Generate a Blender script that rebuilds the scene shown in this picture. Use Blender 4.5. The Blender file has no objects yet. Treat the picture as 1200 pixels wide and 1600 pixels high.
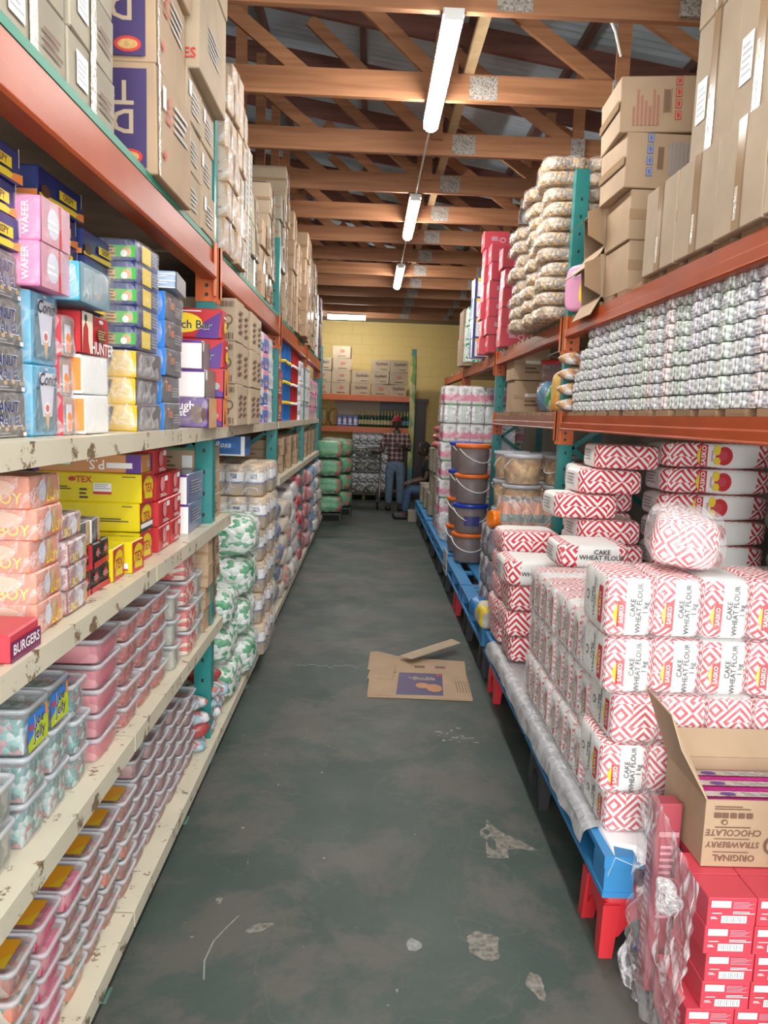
import bpy, math, random
from mathutils import Vector, Matrix, noise
random.seed(7)
sc = bpy.context.scene
COL = sc.collection
PI = math.pi

# ---------------------------------------------------------------- camera
F_PX = 1200.0
vx, vy, roll = (578 - 600) / F_PX, (800 - 648) / F_PX, 0.033
Yc = Vector((vx, vy, -1)).normalized()
Zc = Vector((roll, 1, 0)); Zc = (Zc - Yc * Zc.dot(Yc)).normalized()
Xc = Yc.cross(Zc)
cam_data = bpy.data.cameras.new('camera')
cam = bpy.data.objects.new('camera', cam_data)
COL.objects.link(cam)
cam.matrix_world = Matrix.Translation((0, 0, 1.7)) @ Matrix((Xc, Yc, Zc)).to_4x4()
cam_data.sensor_fit = 'VERTICAL'; cam_data.sensor_height = 36.0
cam_data.lens = 36.0 * F_PX / 1600.0
cam_data.clip_start = 0.05; cam_data.clip_end = 200
sc.camera = cam

# ---------------------------------------------------------------- world, light, exposure
sc.view_settings.view_transform = 'Standard'; sc.view_settings.look = 'None'
sc.view_settings.gamma = 1.0; sc.view_settings.use_curve_mapping = False
sc.view_settings.exposure = 0.56
sc.cycles.transparent_max_bounces = 24
sc.cycles.max_bounces = 8
w = bpy.data.worlds.new('daylight'); sc.world = w; w.use_nodes = True
bg = w.node_tree.nodes['Background']
bg.inputs[0].default_value = (0.93, 0.97, 1.0, 1); bg.inputs[1].default_value = 1.5

def area(name, loc, rot, sx, sy, power, col):
    l = bpy.data.lights.new(name, 'AREA'); l.shape = 'RECTANGLE'; l.size = sx; l.size_y = sy
    l.energy = power; l.color = col
    o = bpy.data.objects.new(name, l); COL.objects.link(o); o.location = loc; o.rotation_euler = rot
    return o
# daylight entering by the wide open doorway behind the photographer
area('doorway_daylight', (0.6, -3.2, 2.3), (math.radians(84), 0, math.radians(-3)), 4.4, 3.2, 250, (1.0, 0.985, 0.96))

# ---------------------------------------------------------------- materials
MATS = {}
def nodes(m):
    m.use_nodes = True
    nt = m.node_tree
    return nt, nt.nodes, nt.links, nt.nodes['Principled BSDF']
def M(name, col=None, rough=0.5, metal=0.0, var=0.0, scale=8.0, bump=0.0, emit=0.0, spec=0.5, bscale=None, coord='Object'):
    if name in MATS: return MATS[name]
    m = bpy.data.materials.new(name); MATS[name] = m
    nt, N, L, P = nodes(m)
    P.inputs['Base Color'].default_value = (*col, 1)
    P.inputs['Roughness'].default_value = rough
    P.inputs['Metallic'].default_value = metal
    P.inputs['Specular IOR Level'].default_value = spec
    if emit:
        P.inputs['Emission Color'].default_value = (*col, 1); P.inputs['Emission Strength'].default_value = emit
    tc = N.new('ShaderNodeTexCoord')
    if var:
        n = N.new('ShaderNodeTexNoise'); n.inputs['Scale'].default_value = scale; n.inputs['Detail'].default_value = 5
        L.new(tc.outputs[coord], n.inputs['Vector'])
        r = N.new('ShaderNodeMapRange'); r.inputs[1].default_value = 0.3; r.inputs[2].default_value = 0.7
        r.inputs[3].default_value = 1 - var; r.inputs[4].default_value = 1 + var * 0.6
        L.new(n.outputs[0], r.inputs[0])
        x = N.new('ShaderNodeVectorMath'); x.operation = 'SCALE'; x.inputs[0].default_value = col
        L.new(r.outputs[0], x.inputs['Scale']); L.new(x.outputs[0], P.inputs['Base Color'])
    if bump:
        n = N.new('ShaderNodeTexNoise'); n.inputs['Scale'].default_value = bscale or scale; n.inputs['Detail'].default_value = 3
        L.new(tc.outputs[coord], n.inputs['Vector'])
        b = N.new('ShaderNodeBump'); b.inputs['Strength'].default_value = bump; b.inputs['Distance'].default_value = 0.02
        L.new(n.outputs[0], b.inputs['Height']); L.new(b.outputs[0], P.inputs['Normal'])
    return m
def film(name, col=(1, 1, 1), cover=0.22, rough=0.12, scale=9.0, bump=0.6, stretch=(1, 1, 1), crease=1.5):
    """clear or milky plastic: see-through with creases that catch light"""
    if name in MATS: return MATS[name]
    m = bpy.data.materials.new(name); MATS[name] = m
    nt, N, L, P = nodes(m)
    P.inputs['Base Color'].default_value = (*col, 1); P.inputs['Roughness'].default_value = rough
    P.inputs['Specular IOR Level'].default_value = 1.0
    tc = N.new('ShaderNodeTexCoord')
    mp = N.new('ShaderNodeMapping'); mp.inputs['Scale'].default_value = stretch
    L.new(tc.outputs['Object'], mp.inputs[0])
    n = N.new('ShaderNodeTexNoise'); n.inputs['Scale'].default_value = scale; n.inputs['Detail'].default_value = 6; n.inputs['Distortion'].default_value = 1.5
    L.new(mp.outputs[0], n.inputs['Vector'])
    b = N.new('ShaderNodeBump'); b.inputs['Strength'].default_value = bump; b.inputs['Distance'].default_value = 0.03
    L.new(n.outputs[0], b.inputs['Height']); L.new(b.outputs[0], P.inputs['Normal'])
    ab = N.new('ShaderNodeMath'); ab.operation = 'SUBTRACT'; ab.inputs[1].default_value = 0.5; L.new(n.outputs[0], ab.inputs[0])
    a2 = N.new('ShaderNodeMath'); a2.operation = 'ABSOLUTE'; L.new(ab.outputs[0], a2.inputs[0])
    r = N.new('ShaderNodeMapRange'); r.inputs[1].default_value = 0.0; r.inputs[2].default_value = 0.045
    r.inputs[3].default_value = min(1, cover * crease); r.inputs[4].default_value = cover * 0.72
    L.new(a2.outputs[0], r.inputs[0])
    t = N.new('ShaderNodeBsdfTransparent')
    mx = N.new('ShaderNodeMixShader')
    L.new(r.outputs[0], mx.inputs[0]); L.new(t.outputs[0], mx.inputs[1]); L.new(P.outputs[0], mx.inputs[2])
    L.new(mx.outputs[0], N['Material Output'].inputs[0])
    return m
def cells(name, cols, scale=40.0, rough=0.4, stretch=(1, 1, 1), bump=0.5, coord='Object', rand=1.0):
    """random patches of a few colours: sweets, printed foil, wrapped bits"""
    if name in MATS: return MATS[name]
    m = bpy.data.materials.new(name); MATS[name] = m
    nt, N, L, P = nodes(m)
    P.inputs['Roughness'].default_value = rough
    tc = N.new('ShaderNodeTexCoord'); mp = N.new('ShaderNodeMapping'); mp.inputs['Scale'].default_value = stretch
    L.new(tc.outputs[coord], mp.inputs[0])
    v = N.new('ShaderNodeTexVoronoi'); v.inputs['Scale'].default_value = scale; v.inputs['Randomness'].default_value = rand
    L.new(mp.outputs[0], v.inputs['Vector'])
    sx = N.new('ShaderNodeSeparateColor'); L.new(v.outputs['Color'], sx.inputs[0])
    cr = N.new('ShaderNodeValToRGB'); cr.color_ramp.interpolation = 'CONSTANT'
    els = cr.color_ramp.elements
    k = len(cols)
    els[0].position = 0; els[0].color = (*cols[0], 1)
    els[1].position = 1.0 / k; els[1].color = (*cols[1], 1)
    for i in range(2, k):
        e = els.new(i / k); e.color = (*cols[i], 1)
    L.new(sx.outputs[0], cr.inputs[0]); L.new(cr.outputs[0], P.inputs['Base Color'])
    if bump:
        b = N.new('ShaderNodeBump'); b.inputs['Strength'].default_value = bump; b.inputs['Distance'].default_value = 0.01
        b.invert = True
        L.new(v.outputs['Distance'], b.inputs['Height']); L.new(b.outputs[0], P.inputs['Normal'])
    return m
def mathn(N, L, op, a, b=None, c=None):
    n = N.new('ShaderNodeMath'); n.operation = op
    for i, x in enumerate((a, b, c)):
        if x is None: continue
        if isinstance(x, (int, float)): n.inputs[i].default_value = x
        else: L.new(x, n.inputs[i])
    return n.outputs[0]
def diamonds(name, red=(0.62, 0.03, 0.05), white=(0.86, 0.84, 0.82), c=0.078):
    """printed paper of nested red and white diamonds and chevrons, in the bag's own surface coordinates"""
    m = bpy.data.materials.new(name); MATS[name] = m
    nt, N, L, P = nodes(m)
    P.inputs['Roughness'].default_value = 0.5
    tc = N.new('ShaderNodeTexCoord'); s = N.new('ShaderNodeSeparateXYZ'); L.new(tc.outputs['UV'], s.inputs[0])
    u = mathn(N, L, 'DIVIDE', s.outputs[0], c); v = mathn(N, L, 'DIVIDE', s.outputs[1], c)
    a = mathn(N, L, 'MULTIPLY', mathn(N, L, 'ABSOLUTE', mathn(N, L, 'SUBTRACT', mathn(N, L, 'FRACT', u), 0.5)), 2)
    b = mathn(N, L, 'MULTIPLY', mathn(N, L, 'ABSOLUTE', mathn(N, L, 'SUBTRACT', mathn(N, L, 'FRACT', v), 0.5)), 2)
    dia = mathn(N, L, 'ADD', a, b)
    che = mathn(N, L, 'ADD', a, mathn(N, L, 'MULTIPLY', mathn(N, L, 'FRACT', v), 2))
    par = mathn(N, L, 'GREATER_THAN', mathn(N, L, 'FRACT', mathn(N, L, 'DIVIDE', mathn(N, L, 'ADD', mathn(N, L, 'FLOOR', u), mathn(N, L, 'FLOOR', v)), 3)), 0.5)
    mixv = mathn(N, L, 'ADD', mathn(N, L, 'MULTIPLY', dia, mathn(N, L, 'SUBTRACT', 1, par)), mathn(N, L, 'MULTIPLY', che, par))
    f = mathn(N, L, 'GREATER_THAN', mathn(N, L, 'FRACT', mathn(N, L, 'MULTIPLY', mixv, 1.5)), 0.5)
    mx = N.new('ShaderNodeMix'); mx.data_type = 'RGBA'
    mx.inputs[6].default_value = (*white, 1); mx.inputs[7].default_value = (*red, 1)
    L.new(f, mx.inputs[0]); L.new(mx.outputs[2], P.inputs['Base Color'])
    n = N.new('ShaderNodeTexNoise'); n.inputs['Scale'].default_value = 18
    L.new(tc.outputs['Object'], n.inputs['Vector'])
    bp = N.new('ShaderNodeBump'); bp.inputs['Strength'].default_value = 0.35; bp.inputs['Distance'].default_value = 0.02
    L.new(n.outputs[0], bp.inputs['Height']); L.new(bp.outputs[0], P.inputs['Normal'])
    return m
def wood(name, c1, c2, axis=0, rough=0.6, scale=1.0):
    m = bpy.data.materials.new(name); MATS[name] = m
    nt, N, L, P = nodes(m); P.inputs['Roughness'].default_value = rough
    tc = N.new('ShaderNodeTexCoord'); mp = N.new('ShaderNodeMapping')
    sc_ = [14, 14, 14]; sc_[axis] = 0.8; mp.inputs['Scale'].default_value = [x * scale for x in sc_]
    oi = N.new('ShaderNodeObjectInfo')
    L.new(tc.outputs['Object'], mp.inputs[0])
    ad = N.new('ShaderNodeVectorMath'); ad.operation = 'ADD'
    ml = N.new('ShaderNodeMath'); ml.operation = 'MULTIPLY'; ml.inputs[1].default_value = 37
    L.new(oi.outputs['Random'], ml.inputs[0]); L.new(mp.outputs[0], ad.inputs[0]); L.new(ml.outputs[0], ad.inputs[1])
    n = N.new('ShaderNodeTexNoise'); n.inputs['Scale'].default_value = 2; n.inputs['Detail'].default_value = 6; n.inputs['Distortion'].default_value = 0.6
    L.new(ad.outputs[0], n.inputs['Vector'])
    k = N.new('ShaderNodeTexVoronoi'); k.inputs['Scale'].default_value = 2.3
    L.new(tc.outputs['Object'], k.inputs['Vector'])
    kn = N.new('ShaderNodeMapRange'); kn.inputs[1].default_value = 0.03; kn.inputs[2].default_value = 0.07; kn.inputs[3].default_value = 0.35; kn.inputs[4].default_value = 1
    L.new(k.outputs['Distance'], kn.inputs[0])
    cr = N.new('ShaderNodeValToRGB'); cr.color_ramp.elements[0].position = 0.3; cr.color_ramp.elements[1].position = 0.7
    cr.color_ramp.elements[0].color = (*c1, 1); cr.color_ramp.elements[1].color = (*c2, 1)
    L.new(n.outputs[0], cr.inputs[0])
    vm = N.new('ShaderNodeVectorMath'); vm.operation = 'SCALE'
    L.new(cr.outputs[0], vm.inputs[0]); L.new(kn.outputs[0], vm.inputs['Scale'])
    L.new(vm.outputs[0], P.inputs['Base Color'])
    return m
def scuffed(name, col, under, amount=0.5, rough=0.35, scale=14):
    """paint with chips and rust or dirt showing through"""
    m = bpy.data.materials.new(name); MATS[name] = m
    nt, N, L, P = nodes(m); P.inputs['Roughness'].default_value = rough
    tc = N.new('ShaderNodeTexCoord')
    n = N.new('ShaderNodeTexNoise'); n.inputs['Scale'].default_value = scale; n.inputs['Detail'].default_value = 8; n.inputs['Roughness'].default_value = 0.7
    L.new(tc.outputs['Object'], n.inputs['Vector'])
    cr = N.new('ShaderNodeValToRGB'); cr.color_ramp.elements[0].position = amount; cr.color_ramp.elements[1].position = amount + 0.03
    cr.color_ramp.elements[0].color = (*col, 1); cr.color_ramp.elements[1].color = (*under, 1)
    L.new(n.outputs[0], cr.inputs[0])
    n2 = N.new('ShaderNodeTexNoise'); n2.inputs['Scale'].default_value = 3
    L.new(tc.outputs['Object'], n2.inputs['Vector'])
    r = N.new('ShaderNodeMapRange'); r.inputs[3].default_value = 0.75; r.inputs[4].default_value = 1.15
    L.new(n2.outputs[0], r.inputs[0])
    vm = N.new('ShaderNodeVectorMath'); vm.operation = 'SCALE'; L.new(cr.outputs[0], vm.inputs[0]); L.new(r.outputs[0], vm.inputs['Scale'])
    L.new(vm.outputs[0], P.inputs['Base Color'])
    return m

# colours
CARD = M('cardboard', (0.42, 0.29, 0.18), 0.75, var=0.12, scale=5)
CARD2 = M('pale_cardboard', (0.43, 0.33, 0.225), 0.75, var=0.12, scale=5)
CARD3 = M('grey_cardboard', (0.31, 0.275, 0.205), 0.7, var=0.2, scale=7)
CARDIN = M('cardboard_inside', (0.40, 0.27, 0.16), 0.85, var=0.1)
TAPE = M('brown_tape', (0.36, 0.24, 0.14), 0.15)
CTAPE = M('shiny_clear_tape', (0.62, 0.56, 0.48), 0.08, spec=0.9, bump=0.5, bscale=40)
INK = M('dark_print', (0.05, 0.045, 0.05), 0.6)
INKB = M('brown_print', (0.16, 0.08, 0.05), 0.6)
INKR = M('red_print', (0.55, 0.04, 0.03), 0.6)
INKBL = M('blue_print', (0.05, 0.16, 0.5), 0.6)
WHITE = M('white_print', (0.85, 0.85, 0.85), 0.4)
PAPER = M('white_sticker', (0.8, 0.8, 0.78), 0.45)
YEL = M('yellow_print', (0.85, 0.62, 0.03), 0.35)
BRY = M('bright_yellow_card', (0.70, 0.56, 0.01), 0.35)
RED = M('glossy_red_card', (0.50, 0.03, 0.035), 0.35)
CRED = M('coral_red_card', (0.58, 0.055, 0.08), 0.4)
ORG = M('orange_card', (0.85, 0.27, 0.06), 0.35)
PUR = M('purple_card', (0.10, 0.03, 0.22), 0.35)
DPUR = M('dark_purple_card', (0.055, 0.035, 0.12), 0.5, var=0.15)
NAVY = M('navy_card', (0.025, 0.04, 0.17), 0.32)
BLU = M('blue_card', (0.03, 0.2, 0.62), 0.35)
CYN = M('cyan_card', (0.08, 0.42, 0.62), 0.3)
GRN = M('green_card', (0.08, 0.45, 0.08), 0.35)
PNK = M('pink_card', (0.85, 0.25, 0.48), 0.3)
BRN = M('chocolate_brown', (0.11, 0.05, 0.03), 0.4, var=0.3, scale=30)
DKB = M('dark_brown_foil', (0.12, 0.085, 0.07), 0.3, var=0.2)
WAF = M('wafer_tan', (0.55, 0.33, 0.12), 0.6, var=0.3, scale=60)
GREY = M('grey_print', (0.35, 0.35, 0.36), 0.5)
MAG = M('magenta_foil', (0.42, 0.02, 0.18), 0.25, bump=0.5, bscale=30)
SIL = M('silver_foil', (0.74, 0.74, 0.76), 0.28, metal=0.8, bump=0.8, bscale=40)
FLOUR = diamonds('red_diamond_paper')
FLOURB = diamonds('large_red_diamond_paper', c=0.114)
PANEL = M('white_flour_paper', (0.84, 0.83, 0.80), 0.5, bump=0.3, bscale=20)
WRAP = film('clear_wrap', cover=0.16)
WRAPH = film('heavy_clear_wrap', cover=0.30, scale=7, bump=0.9)
WRAPP = film('milky_wrap', (0.95, 0.9, 0.92), cover=0.25, scale=6, stretch=(1, 1.3, 0.4), bump=1.0, crease=3.0)
TUBM = film('clear_tub_plastic', (0.74, 0.76, 0.78), cover=0.28, rough=0.1, scale=3, bump=0.1, crease=.75)
RIM = film('frosted_rim_plastic', (0.62, 0.64, 0.68), cover=0.80, rough=0.15, scale=3, bump=0.1, crease=.75)
LID = film('clear_lid_plastic', (0.70, 0.70, 0.74), cover=0.30, rough=0.06, scale=3, bump=0.15, crease=.75)
ORANGE = M('orange_powder_coat', (0.36, 0.065, 0.018), 0.36, spec=0.18, var=0.12, scale=4)
ORANGEB = M('bright_orange_powder_coat', (0.62, 0.12, 0.02), 0.4, var=0.08)
TEAL = M('teal_powder_coat', (0.025, 0.21, 0.20), 0.32, var=0.1)
CREAM = scuffed('chipped_cream_paint', (0.66, 0.60, 0.46), (0.20, 0.13, 0.07), 0.585)
BOARD = M('plywood_underside', (0.30, 0.23, 0.17), 0.8, var=0.25, scale=6)
GRNED = M('green_board_edge', (0.03, 0.22, 0.14), 0.5)
PALB = scuffed('chipped_blue_paint', (0.035, 0.23, 0.50), (0.30, 0.22, 0.15), 0.66, 0.5)
BLK = M('black_plastic', (0.02, 0.02, 0.022), 0.4)
SHEET = M('grey_plastic_sheet', (0.36, 0.36, 0.37), 0.35, bump=0.9, bscale=12)
STOOLR = M('red_plastic', (0.62, 0.03, 0.04), 0.35)
GALV = M('galvanised_steel', (0.45, 0.47, 0.5), 0.4, metal=0.6, var=0.3, scale=60)
SLAT = wood('rough_slat_wood', (0.20, 0.12, 0.06), (0.36, 0.22, 0.12), 1)
TRW = wood('orange_pine', (0.27, 0.11, 0.045), (0.42, 0.19, 0.085), 0)
TRD = wood('dark_stained_pine', (0.15, 0.06, 0.045), (0.24, 0.10, 0.07), 0)
PURL = wood('purlin_pine', (0.10, 0.055, 0.045), (0.18, 0.10, 0.075), 1)

# ---------------------------------------------------------------- mesh builder
_txt = {}
def text_geo(s, shear=0.0):
    key = (s, shear)
    if key in _txt: return _txt[key]
    cu = bpy.data.curves.new('t', 'FONT'); cu.body = s; cu.size = 1.0; cu.align_x = 'CENTER'; cu.align_y = 'CENTER'
    cu.shear = shear; cu.resolution_u = 2; cu.offset = 0.018; cu.space_line = 0.85
    o = bpy.data.objects.new('t', cu); COL.objects.link(o)
    dg = bpy.context.evaluated_depsgraph_get(); dg.update()
    me = bpy.data.meshes.new_from_object(o.evaluated_get(dg))
    vs = [(v.co.x, v.co.y) for v in me.vertices]; fs = [tuple(p.vertices) for p in me.polygons]
    wd = (max(v[0] for v in vs) - min(v[0] for v in vs)) if vs else 0.01
    bpy.data.meshes.remove(me); bpy.data.objects.remove(o); bpy.data.curves.remove(cu)
    _txt[key] = (vs, fs, wd)
    return _txt[key]

class MB:
    def __init__(s): s.v = []; s.f = []; s.m = []; s.uv = []; s.mats = []; s.smooth = []
    def mi(s, mat):
        if mat not in s.mats: s.mats.append(mat)
        return s.mats.index(mat)
    def face(s, idx, mat, uv=None, smooth=False):
        s.f.append(tuple(idx)); s.m.append(s.mi(mat)); s.uv.append(uv); s.smooth.append(smooth)
    def pts(s, ps):
        b = len(s.v); s.v.extend(tuple(p) for p in ps); return list(range(b, len(s.v)))
    def poly(s, ps, mat, uv=None): s.face(s.pts(ps), mat, uv)
    def box(s, x0, x1, y0, y1, z0, z1, mat, fm=None, T=None):
        fm = fm or {}
        P = [(x0, y0, z0), (x1, y0, z0), (x1, y1, z0), (x0, y1, z0), (x0, y0, z1), (x1, y0, z1), (x1, y1, z1), (x0, y1, z1)]
        uvs = {'D': [(p[0], p[1]) for p in P], 'X': [(p[1], p[2]) for p in P], 'Y': [(p[0], p[2]) for p in P]}
        if T: P2 = [tuple(T @ Vector(p)) for p in P]
        else: P2 = P
        b = s.pts(P2)
        for nm, q, pl in (('D', (0, 3, 2, 1), 'D'), ('T', (4, 5, 6, 7), 'D'), ('F', (0, 1, 5, 4), 'Y'), ('R', (1, 2, 6, 5), 'X'), ('B', (2, 3, 7, 6), 'Y'), ('L', (3, 0, 4, 7), 'X')):
            s.face([b[i] for i in q], fm.get(nm, mat), [uvs[pl][i] for i in q])
    def beam(s, a, b, w, h, mat, up=(0, 0, 1)):
        a = Vector(a); b = Vector(b); d = (b - a); Lh = d.length; d.normalize()
        upv = Vector(up); r = d.cross(upv).normalized(); u = r.cross(d).normalized()
        T = Matrix((r, d, u)).transposed().to_4x4(); T.translation = a
        s.box(-w / 2, w / 2, 0, Lh, -h / 2, h / 2, mat, T=T)
    def tube(s, ps, r, mat, n=8, cap=True, rs=None):
        ps = [Vector(p) for p in ps]; rings = []
        for i, p in enumerate(ps):
            d = (ps[min(i + 1, len(ps) - 1)] - ps[max(i - 1, 0)]).normalized()
            up = Vector((0, 0, 1)) if abs(d.z) < 0.9 else Vector((1, 0, 0))
            a = d.cross(up).normalized(); b = d.cross(a).normalized()
            rr = rs[i] if rs else r
            rings.append(s.pts([p + a * math.cos(2 * PI * k / n) * rr + b * math.sin(2 * PI * k / n) * rr for k in range(n)]))
        for i in range(len(rings) - 1):
            for k in range(n):
                s.face([rings[i][k], rings[i][(k + 1) % n], rings[i + 1][(k + 1) % n], rings[i + 1][k]], mat, smooth=True)
        if cap:
            s.face(rings[0], mat); s.face(rings[-1][::-1], mat)
    def lathe(s, prof, mat, n=20, c=(0, 0, 0), capb=True, capt=True, mats=None):
        rings = []
        for r, z in prof:
            rings.append(s.pts([(c[0] + r * math.cos(2 * PI * k / n), c[1] + r * math.sin(2 * PI * k / n), c[2] + z) for k in range(n)]))
        for i in range(len(rings) - 1):
            mm = mats[i] if mats else mat
            for k in range(n):
                s.face([rings[i][k], rings[i][(k + 1) % n], rings[i + 1][(k + 1) % n], rings[i + 1][k]], mm,
                       [(k / n, prof[i][1]), ((k + 1) / n, prof[i][1]), ((k + 1) / n, prof[i + 1][1]), (k / n, prof[i + 1][1])], smooth=True)
        if capb: s.face(rings[0][::-1], mats[0] if mats else mat)
        if capt: s.face(rings[-1], mats[-1] if mats else mat)
    def rrect(s, w, d, z, r, n=3):
        out = []
        for cx, cy, a0 in ((w / 2 - r, d / 2 - r, 0), (-w / 2 + r, d / 2 - r, 90), (-w / 2 + r, -d / 2 + r, 180), (w / 2 - r, -d / 2 + r, 270)):
            for k in range(n + 1):
                a = math.radians(a0 + 90 * k / n); out.append((cx + r * math.cos(a), cy + r * math.sin(a), z))
        return out
    def loft(s, loops, mat, capb=True, capt=True, smooth=True, mats=None):
        R = [s.pts(l) for l in loops]; n = len(R[0])
        for i in range(len(R) - 1):
            for k in range(n):
                s.face([R[i][k], R[i][(k + 1) % n], R[i + 1][(k + 1) % n], R[i + 1][k]], mats[i] if mats else mat, smooth=smooth)
        if capb: s.face(R[0][::-1], mats[0] if mats else mat)
        if capt: s.face(R[-1], mats[-1] if mats else mat)
    def blob(s, w, d, h, mat, k=6.0, div=8, nz=0.0, nsc=8.0, seed=0.0, fm=None, c=(0, 0, 0), sag=0.0, uvo=(0, 0), pinch=0.0):
        """rounded soft block standing on z=0; fm(face,u,v) may pick a material"""
        def P(p):
            q = sum(abs(t) ** k for t in p) ** (1.0 / k)
            v = Vector((p[0] / q * w / 2, p[1] / q * d / 2, p[2] / q * h / 2))
            if pinch:
                v.z *= 1 - pinch * (abs(v.x) / (w / 2)) ** 4
            if sag: v.z -= sag * (v.x / (w / 2)) ** 2
            if nz:
                q_ = Vector(v) * nsc + Vector((seed, seed * 1.7, seed * 0.3))
                v += v.normalized() * nz * noise.noise(q_)
            v.z += h / 2
            return (v.x + c[0], v.y + c[1], v.z + c[2])
        FR = {'F': (lambda a, b: (a, -1, b), w, h), 'B': (lambda a, b: (-a, 1, b), w, h), 'R': (lambda a, b: (1, a, b), d, h),
              'L': (lambda a, b: (-1, -a, b), d, h), 'T': (lambda a, b: (a, b, 1), w, d), 'D': (lambda a, b: (a, -b, -1), w, d)}
        for nm, (fn, su, sv) in FR.items():
            g = [[None] * (div + 1) for _ in range(div + 1)]
            for i in range(div + 1):
                ids = s.pts([P(fn(-1 + 2 * i / div, -1 + 2 * j / div)) for j in range(div + 1)])
                for j in range(div + 1): g[i][j] = ids[j]
            for i in range(div):
                for j in range(div):
                    mm = mat
                    if fm: mm = fm(nm, (i + 0.5) / div, (j + 0.5) / div) or mat
                    uv = [((i + a) / div * su + uvo[0], (j + b) / div * sv + uvo[1]) for a, b in ((0, 0), (1, 0), (1, 1), (0, 1))]
                    s.face([g[i][j], g[i + 1][j], g[i + 1][j + 1], g[i][j + 1]], mm, uv, smooth=True)
    def frame(s, fc, w, d, h):
        return {'F': (Vector((-w / 2, -d / 2, 0)), Vector((1, 0, 0)), Vector((0, 0, 1)), Vector((0, -1, 0)), w, h),
                'B': (Vector((w / 2, d / 2, 0)), Vector((-1, 0, 0)), Vector((0, 0, 1)), Vector((0, 1, 0)), w, h),
                'R': (Vector((w / 2, -d / 2, 0)), Vector((0, 1, 0)), Vector((0, 0, 1)), Vector((1, 0, 0)), d, h),
                'L': (Vector((-w / 2, d / 2, 0)), Vector((0, -1, 0)), Vector((0, 0, 1)), Vector((-1, 0, 0)), d, h),
                'T': (Vector((-w / 2, -d / 2, h)), Vector((1, 0, 0)), Vector((0, 1, 0)), Vector((0, 0, 1)), w, d)}[fc]
    def deco(s, items, w, d, h, off=0.0012):
        e = 0
        for it in items:
            k, fc = it[0], it[1]; O, U, V, Nn, su, sv = s.frame(fc, w, d, h)
            e += 1; o2 = off + e * 0.00025
            at = lambda u, v, o_=o2: O + U * (u * su) + V * (v * sv) + Nn * o_
            if k == 'r':
                u0, v0, u1, v1, mat = it[2:7]
                s.poly([at(u0, v0), at(u1, v0), at(u1, v1), at(u0, v1)], mat, [(u0 * su, v0 * sv), (u1 * su, v0 * sv), (u1 * su, v1 * sv), (u0 * su, v1 * sv)])
            elif k == 'p':
                s.poly([at(u, v) for u, v in it[2]], it[3])
            elif k == 'e':
                uc, vc, ru, rv, mat = it[2:7]
                s.poly([at(uc + ru * math.cos(2 * PI * i / 18), vc + rv * math.sin(2 * PI * i / 18)) for i in range(18)], mat)
            elif k == 'b':
                u0, v0, u1, v1, mat = it[2:7]; n = 11
                for i in range(n):
                    a = u0 + (u1 - u0) * i / n; b_ = a + (u1 - u0) / n * (0.35 + 0.35 * ((i * 7) % 3) / 2)
                    s.poly([at(a, v0), at(b_, v0), at(b_, v1), at(a, v1)], mat)
            elif k == 'l':   # lines of small print
                u0, v0, u1, v1, mat = it[2:7]; n = it[7] if len(it) > 7 else 3
                for i in range(n):
                    a = v0 + (v1 - v0) * (i + 0.25) / n; b_ = v0 + (v1 - v0) * (i + 0.7) / n
                    ue = u1 - (u1 - u0) * 0.35 * ((i * 5) % 3) / 3
                    s.poly([at(u0, a), at(ue, a), at(ue, b_), at(u0, b_)], mat)
            elif k == 't':
                st, u, v, hh, mat = it[2:7]; rot = it[7] if len(it) > 7 else 0; sh = it[8] if len(it) > 8 else 0
                vs, fs, wd = text_geo(st, sh); c_, s_ = math.cos(math.radians(rot)), math.sin(math.radians(rot))
                lim = (sv if rot in (90, -90, 270) else su) * 0.94; q = hh
                if wd * q > lim: q = lim / wd
                C = O + U * (u * su) + V * (v * sv) + Nn * (o2 + 0.0004)
                b_ = s.pts([C + U * ((x * c_ - y * s_) * q) + V * ((x * s_ + y * c_) * q) for x, y in vs])
                for f in fs: s.face([b_[i] for i in f], mat)
    def cbox(s, w, d, h, mat, ch=0.004, jit=0.0, fm=None):
        """box with softened edges, base at z=0"""
        fm = fm or {}
        rnd = random.Random(int(w * 1e4 + d * 1e3 + h * 7e3))
        J = {}
        def vv(x, y, z, kx):
            sx, sy, sz = x, y, z
            key = (sx, sy, sz)
            if key not in J: J[key] = Vector([(rnd.random() - 0.5) * 2 * jit for _ in range(3)])
            p = Vector((sx * w / 2, sy * d / 2, (sz + 1) * h / 2))
            q = Vector((sx * ch, sy * ch, sz * ch))
            for a in range(3):
                if a != kx: p[a] -= q[a]
            return p + J[key]
        sg = (-1, 1); idx = {}
        for x in sg:
            for y in sg:
                for z in sg:
                    for a in range(3):
                        idx[(x, y, z, a)] = s.pts([vv(x, y, z, a)])[0]
        I = lambda *k: idx[k]
        su = {'R': (1, 2, lambda p: (p[1], p[2])), 'F': (0, 2, lambda p: (p[0], p[2])), 'T': (0, 1, lambda p: (p[0], p[1]))}
        def fc(nm, ks, uvf):
            s.face(ks, fm.get(nm, mat), [uvf(s.v[i]) for i in ks])
        fc('R', [I(1, -1, -1, 0), I(1, 1, -1, 0), I(1, 1, 1, 0), I(1, -1, 1, 0)], su['R'][2])
        fc('L', [I(-1, 1, -1, 0), I(-1, -1, -1, 0), I(-1, -1, 1, 0), I(-1, 1, 1, 0)], su['R'][2])
        fc('F', [I(-1, -1, -1, 1), I(1, -1, -1, 1), I(1, -1, 1, 1), I(-1, -1, 1, 1)], su['F'][2])
        fc('B', [I(1, 1, -1, 1), I(-1, 1, -1, 1), I(-1, 1, 1, 1), I(1, 1, 1, 1)], su['F'][2])
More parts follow.
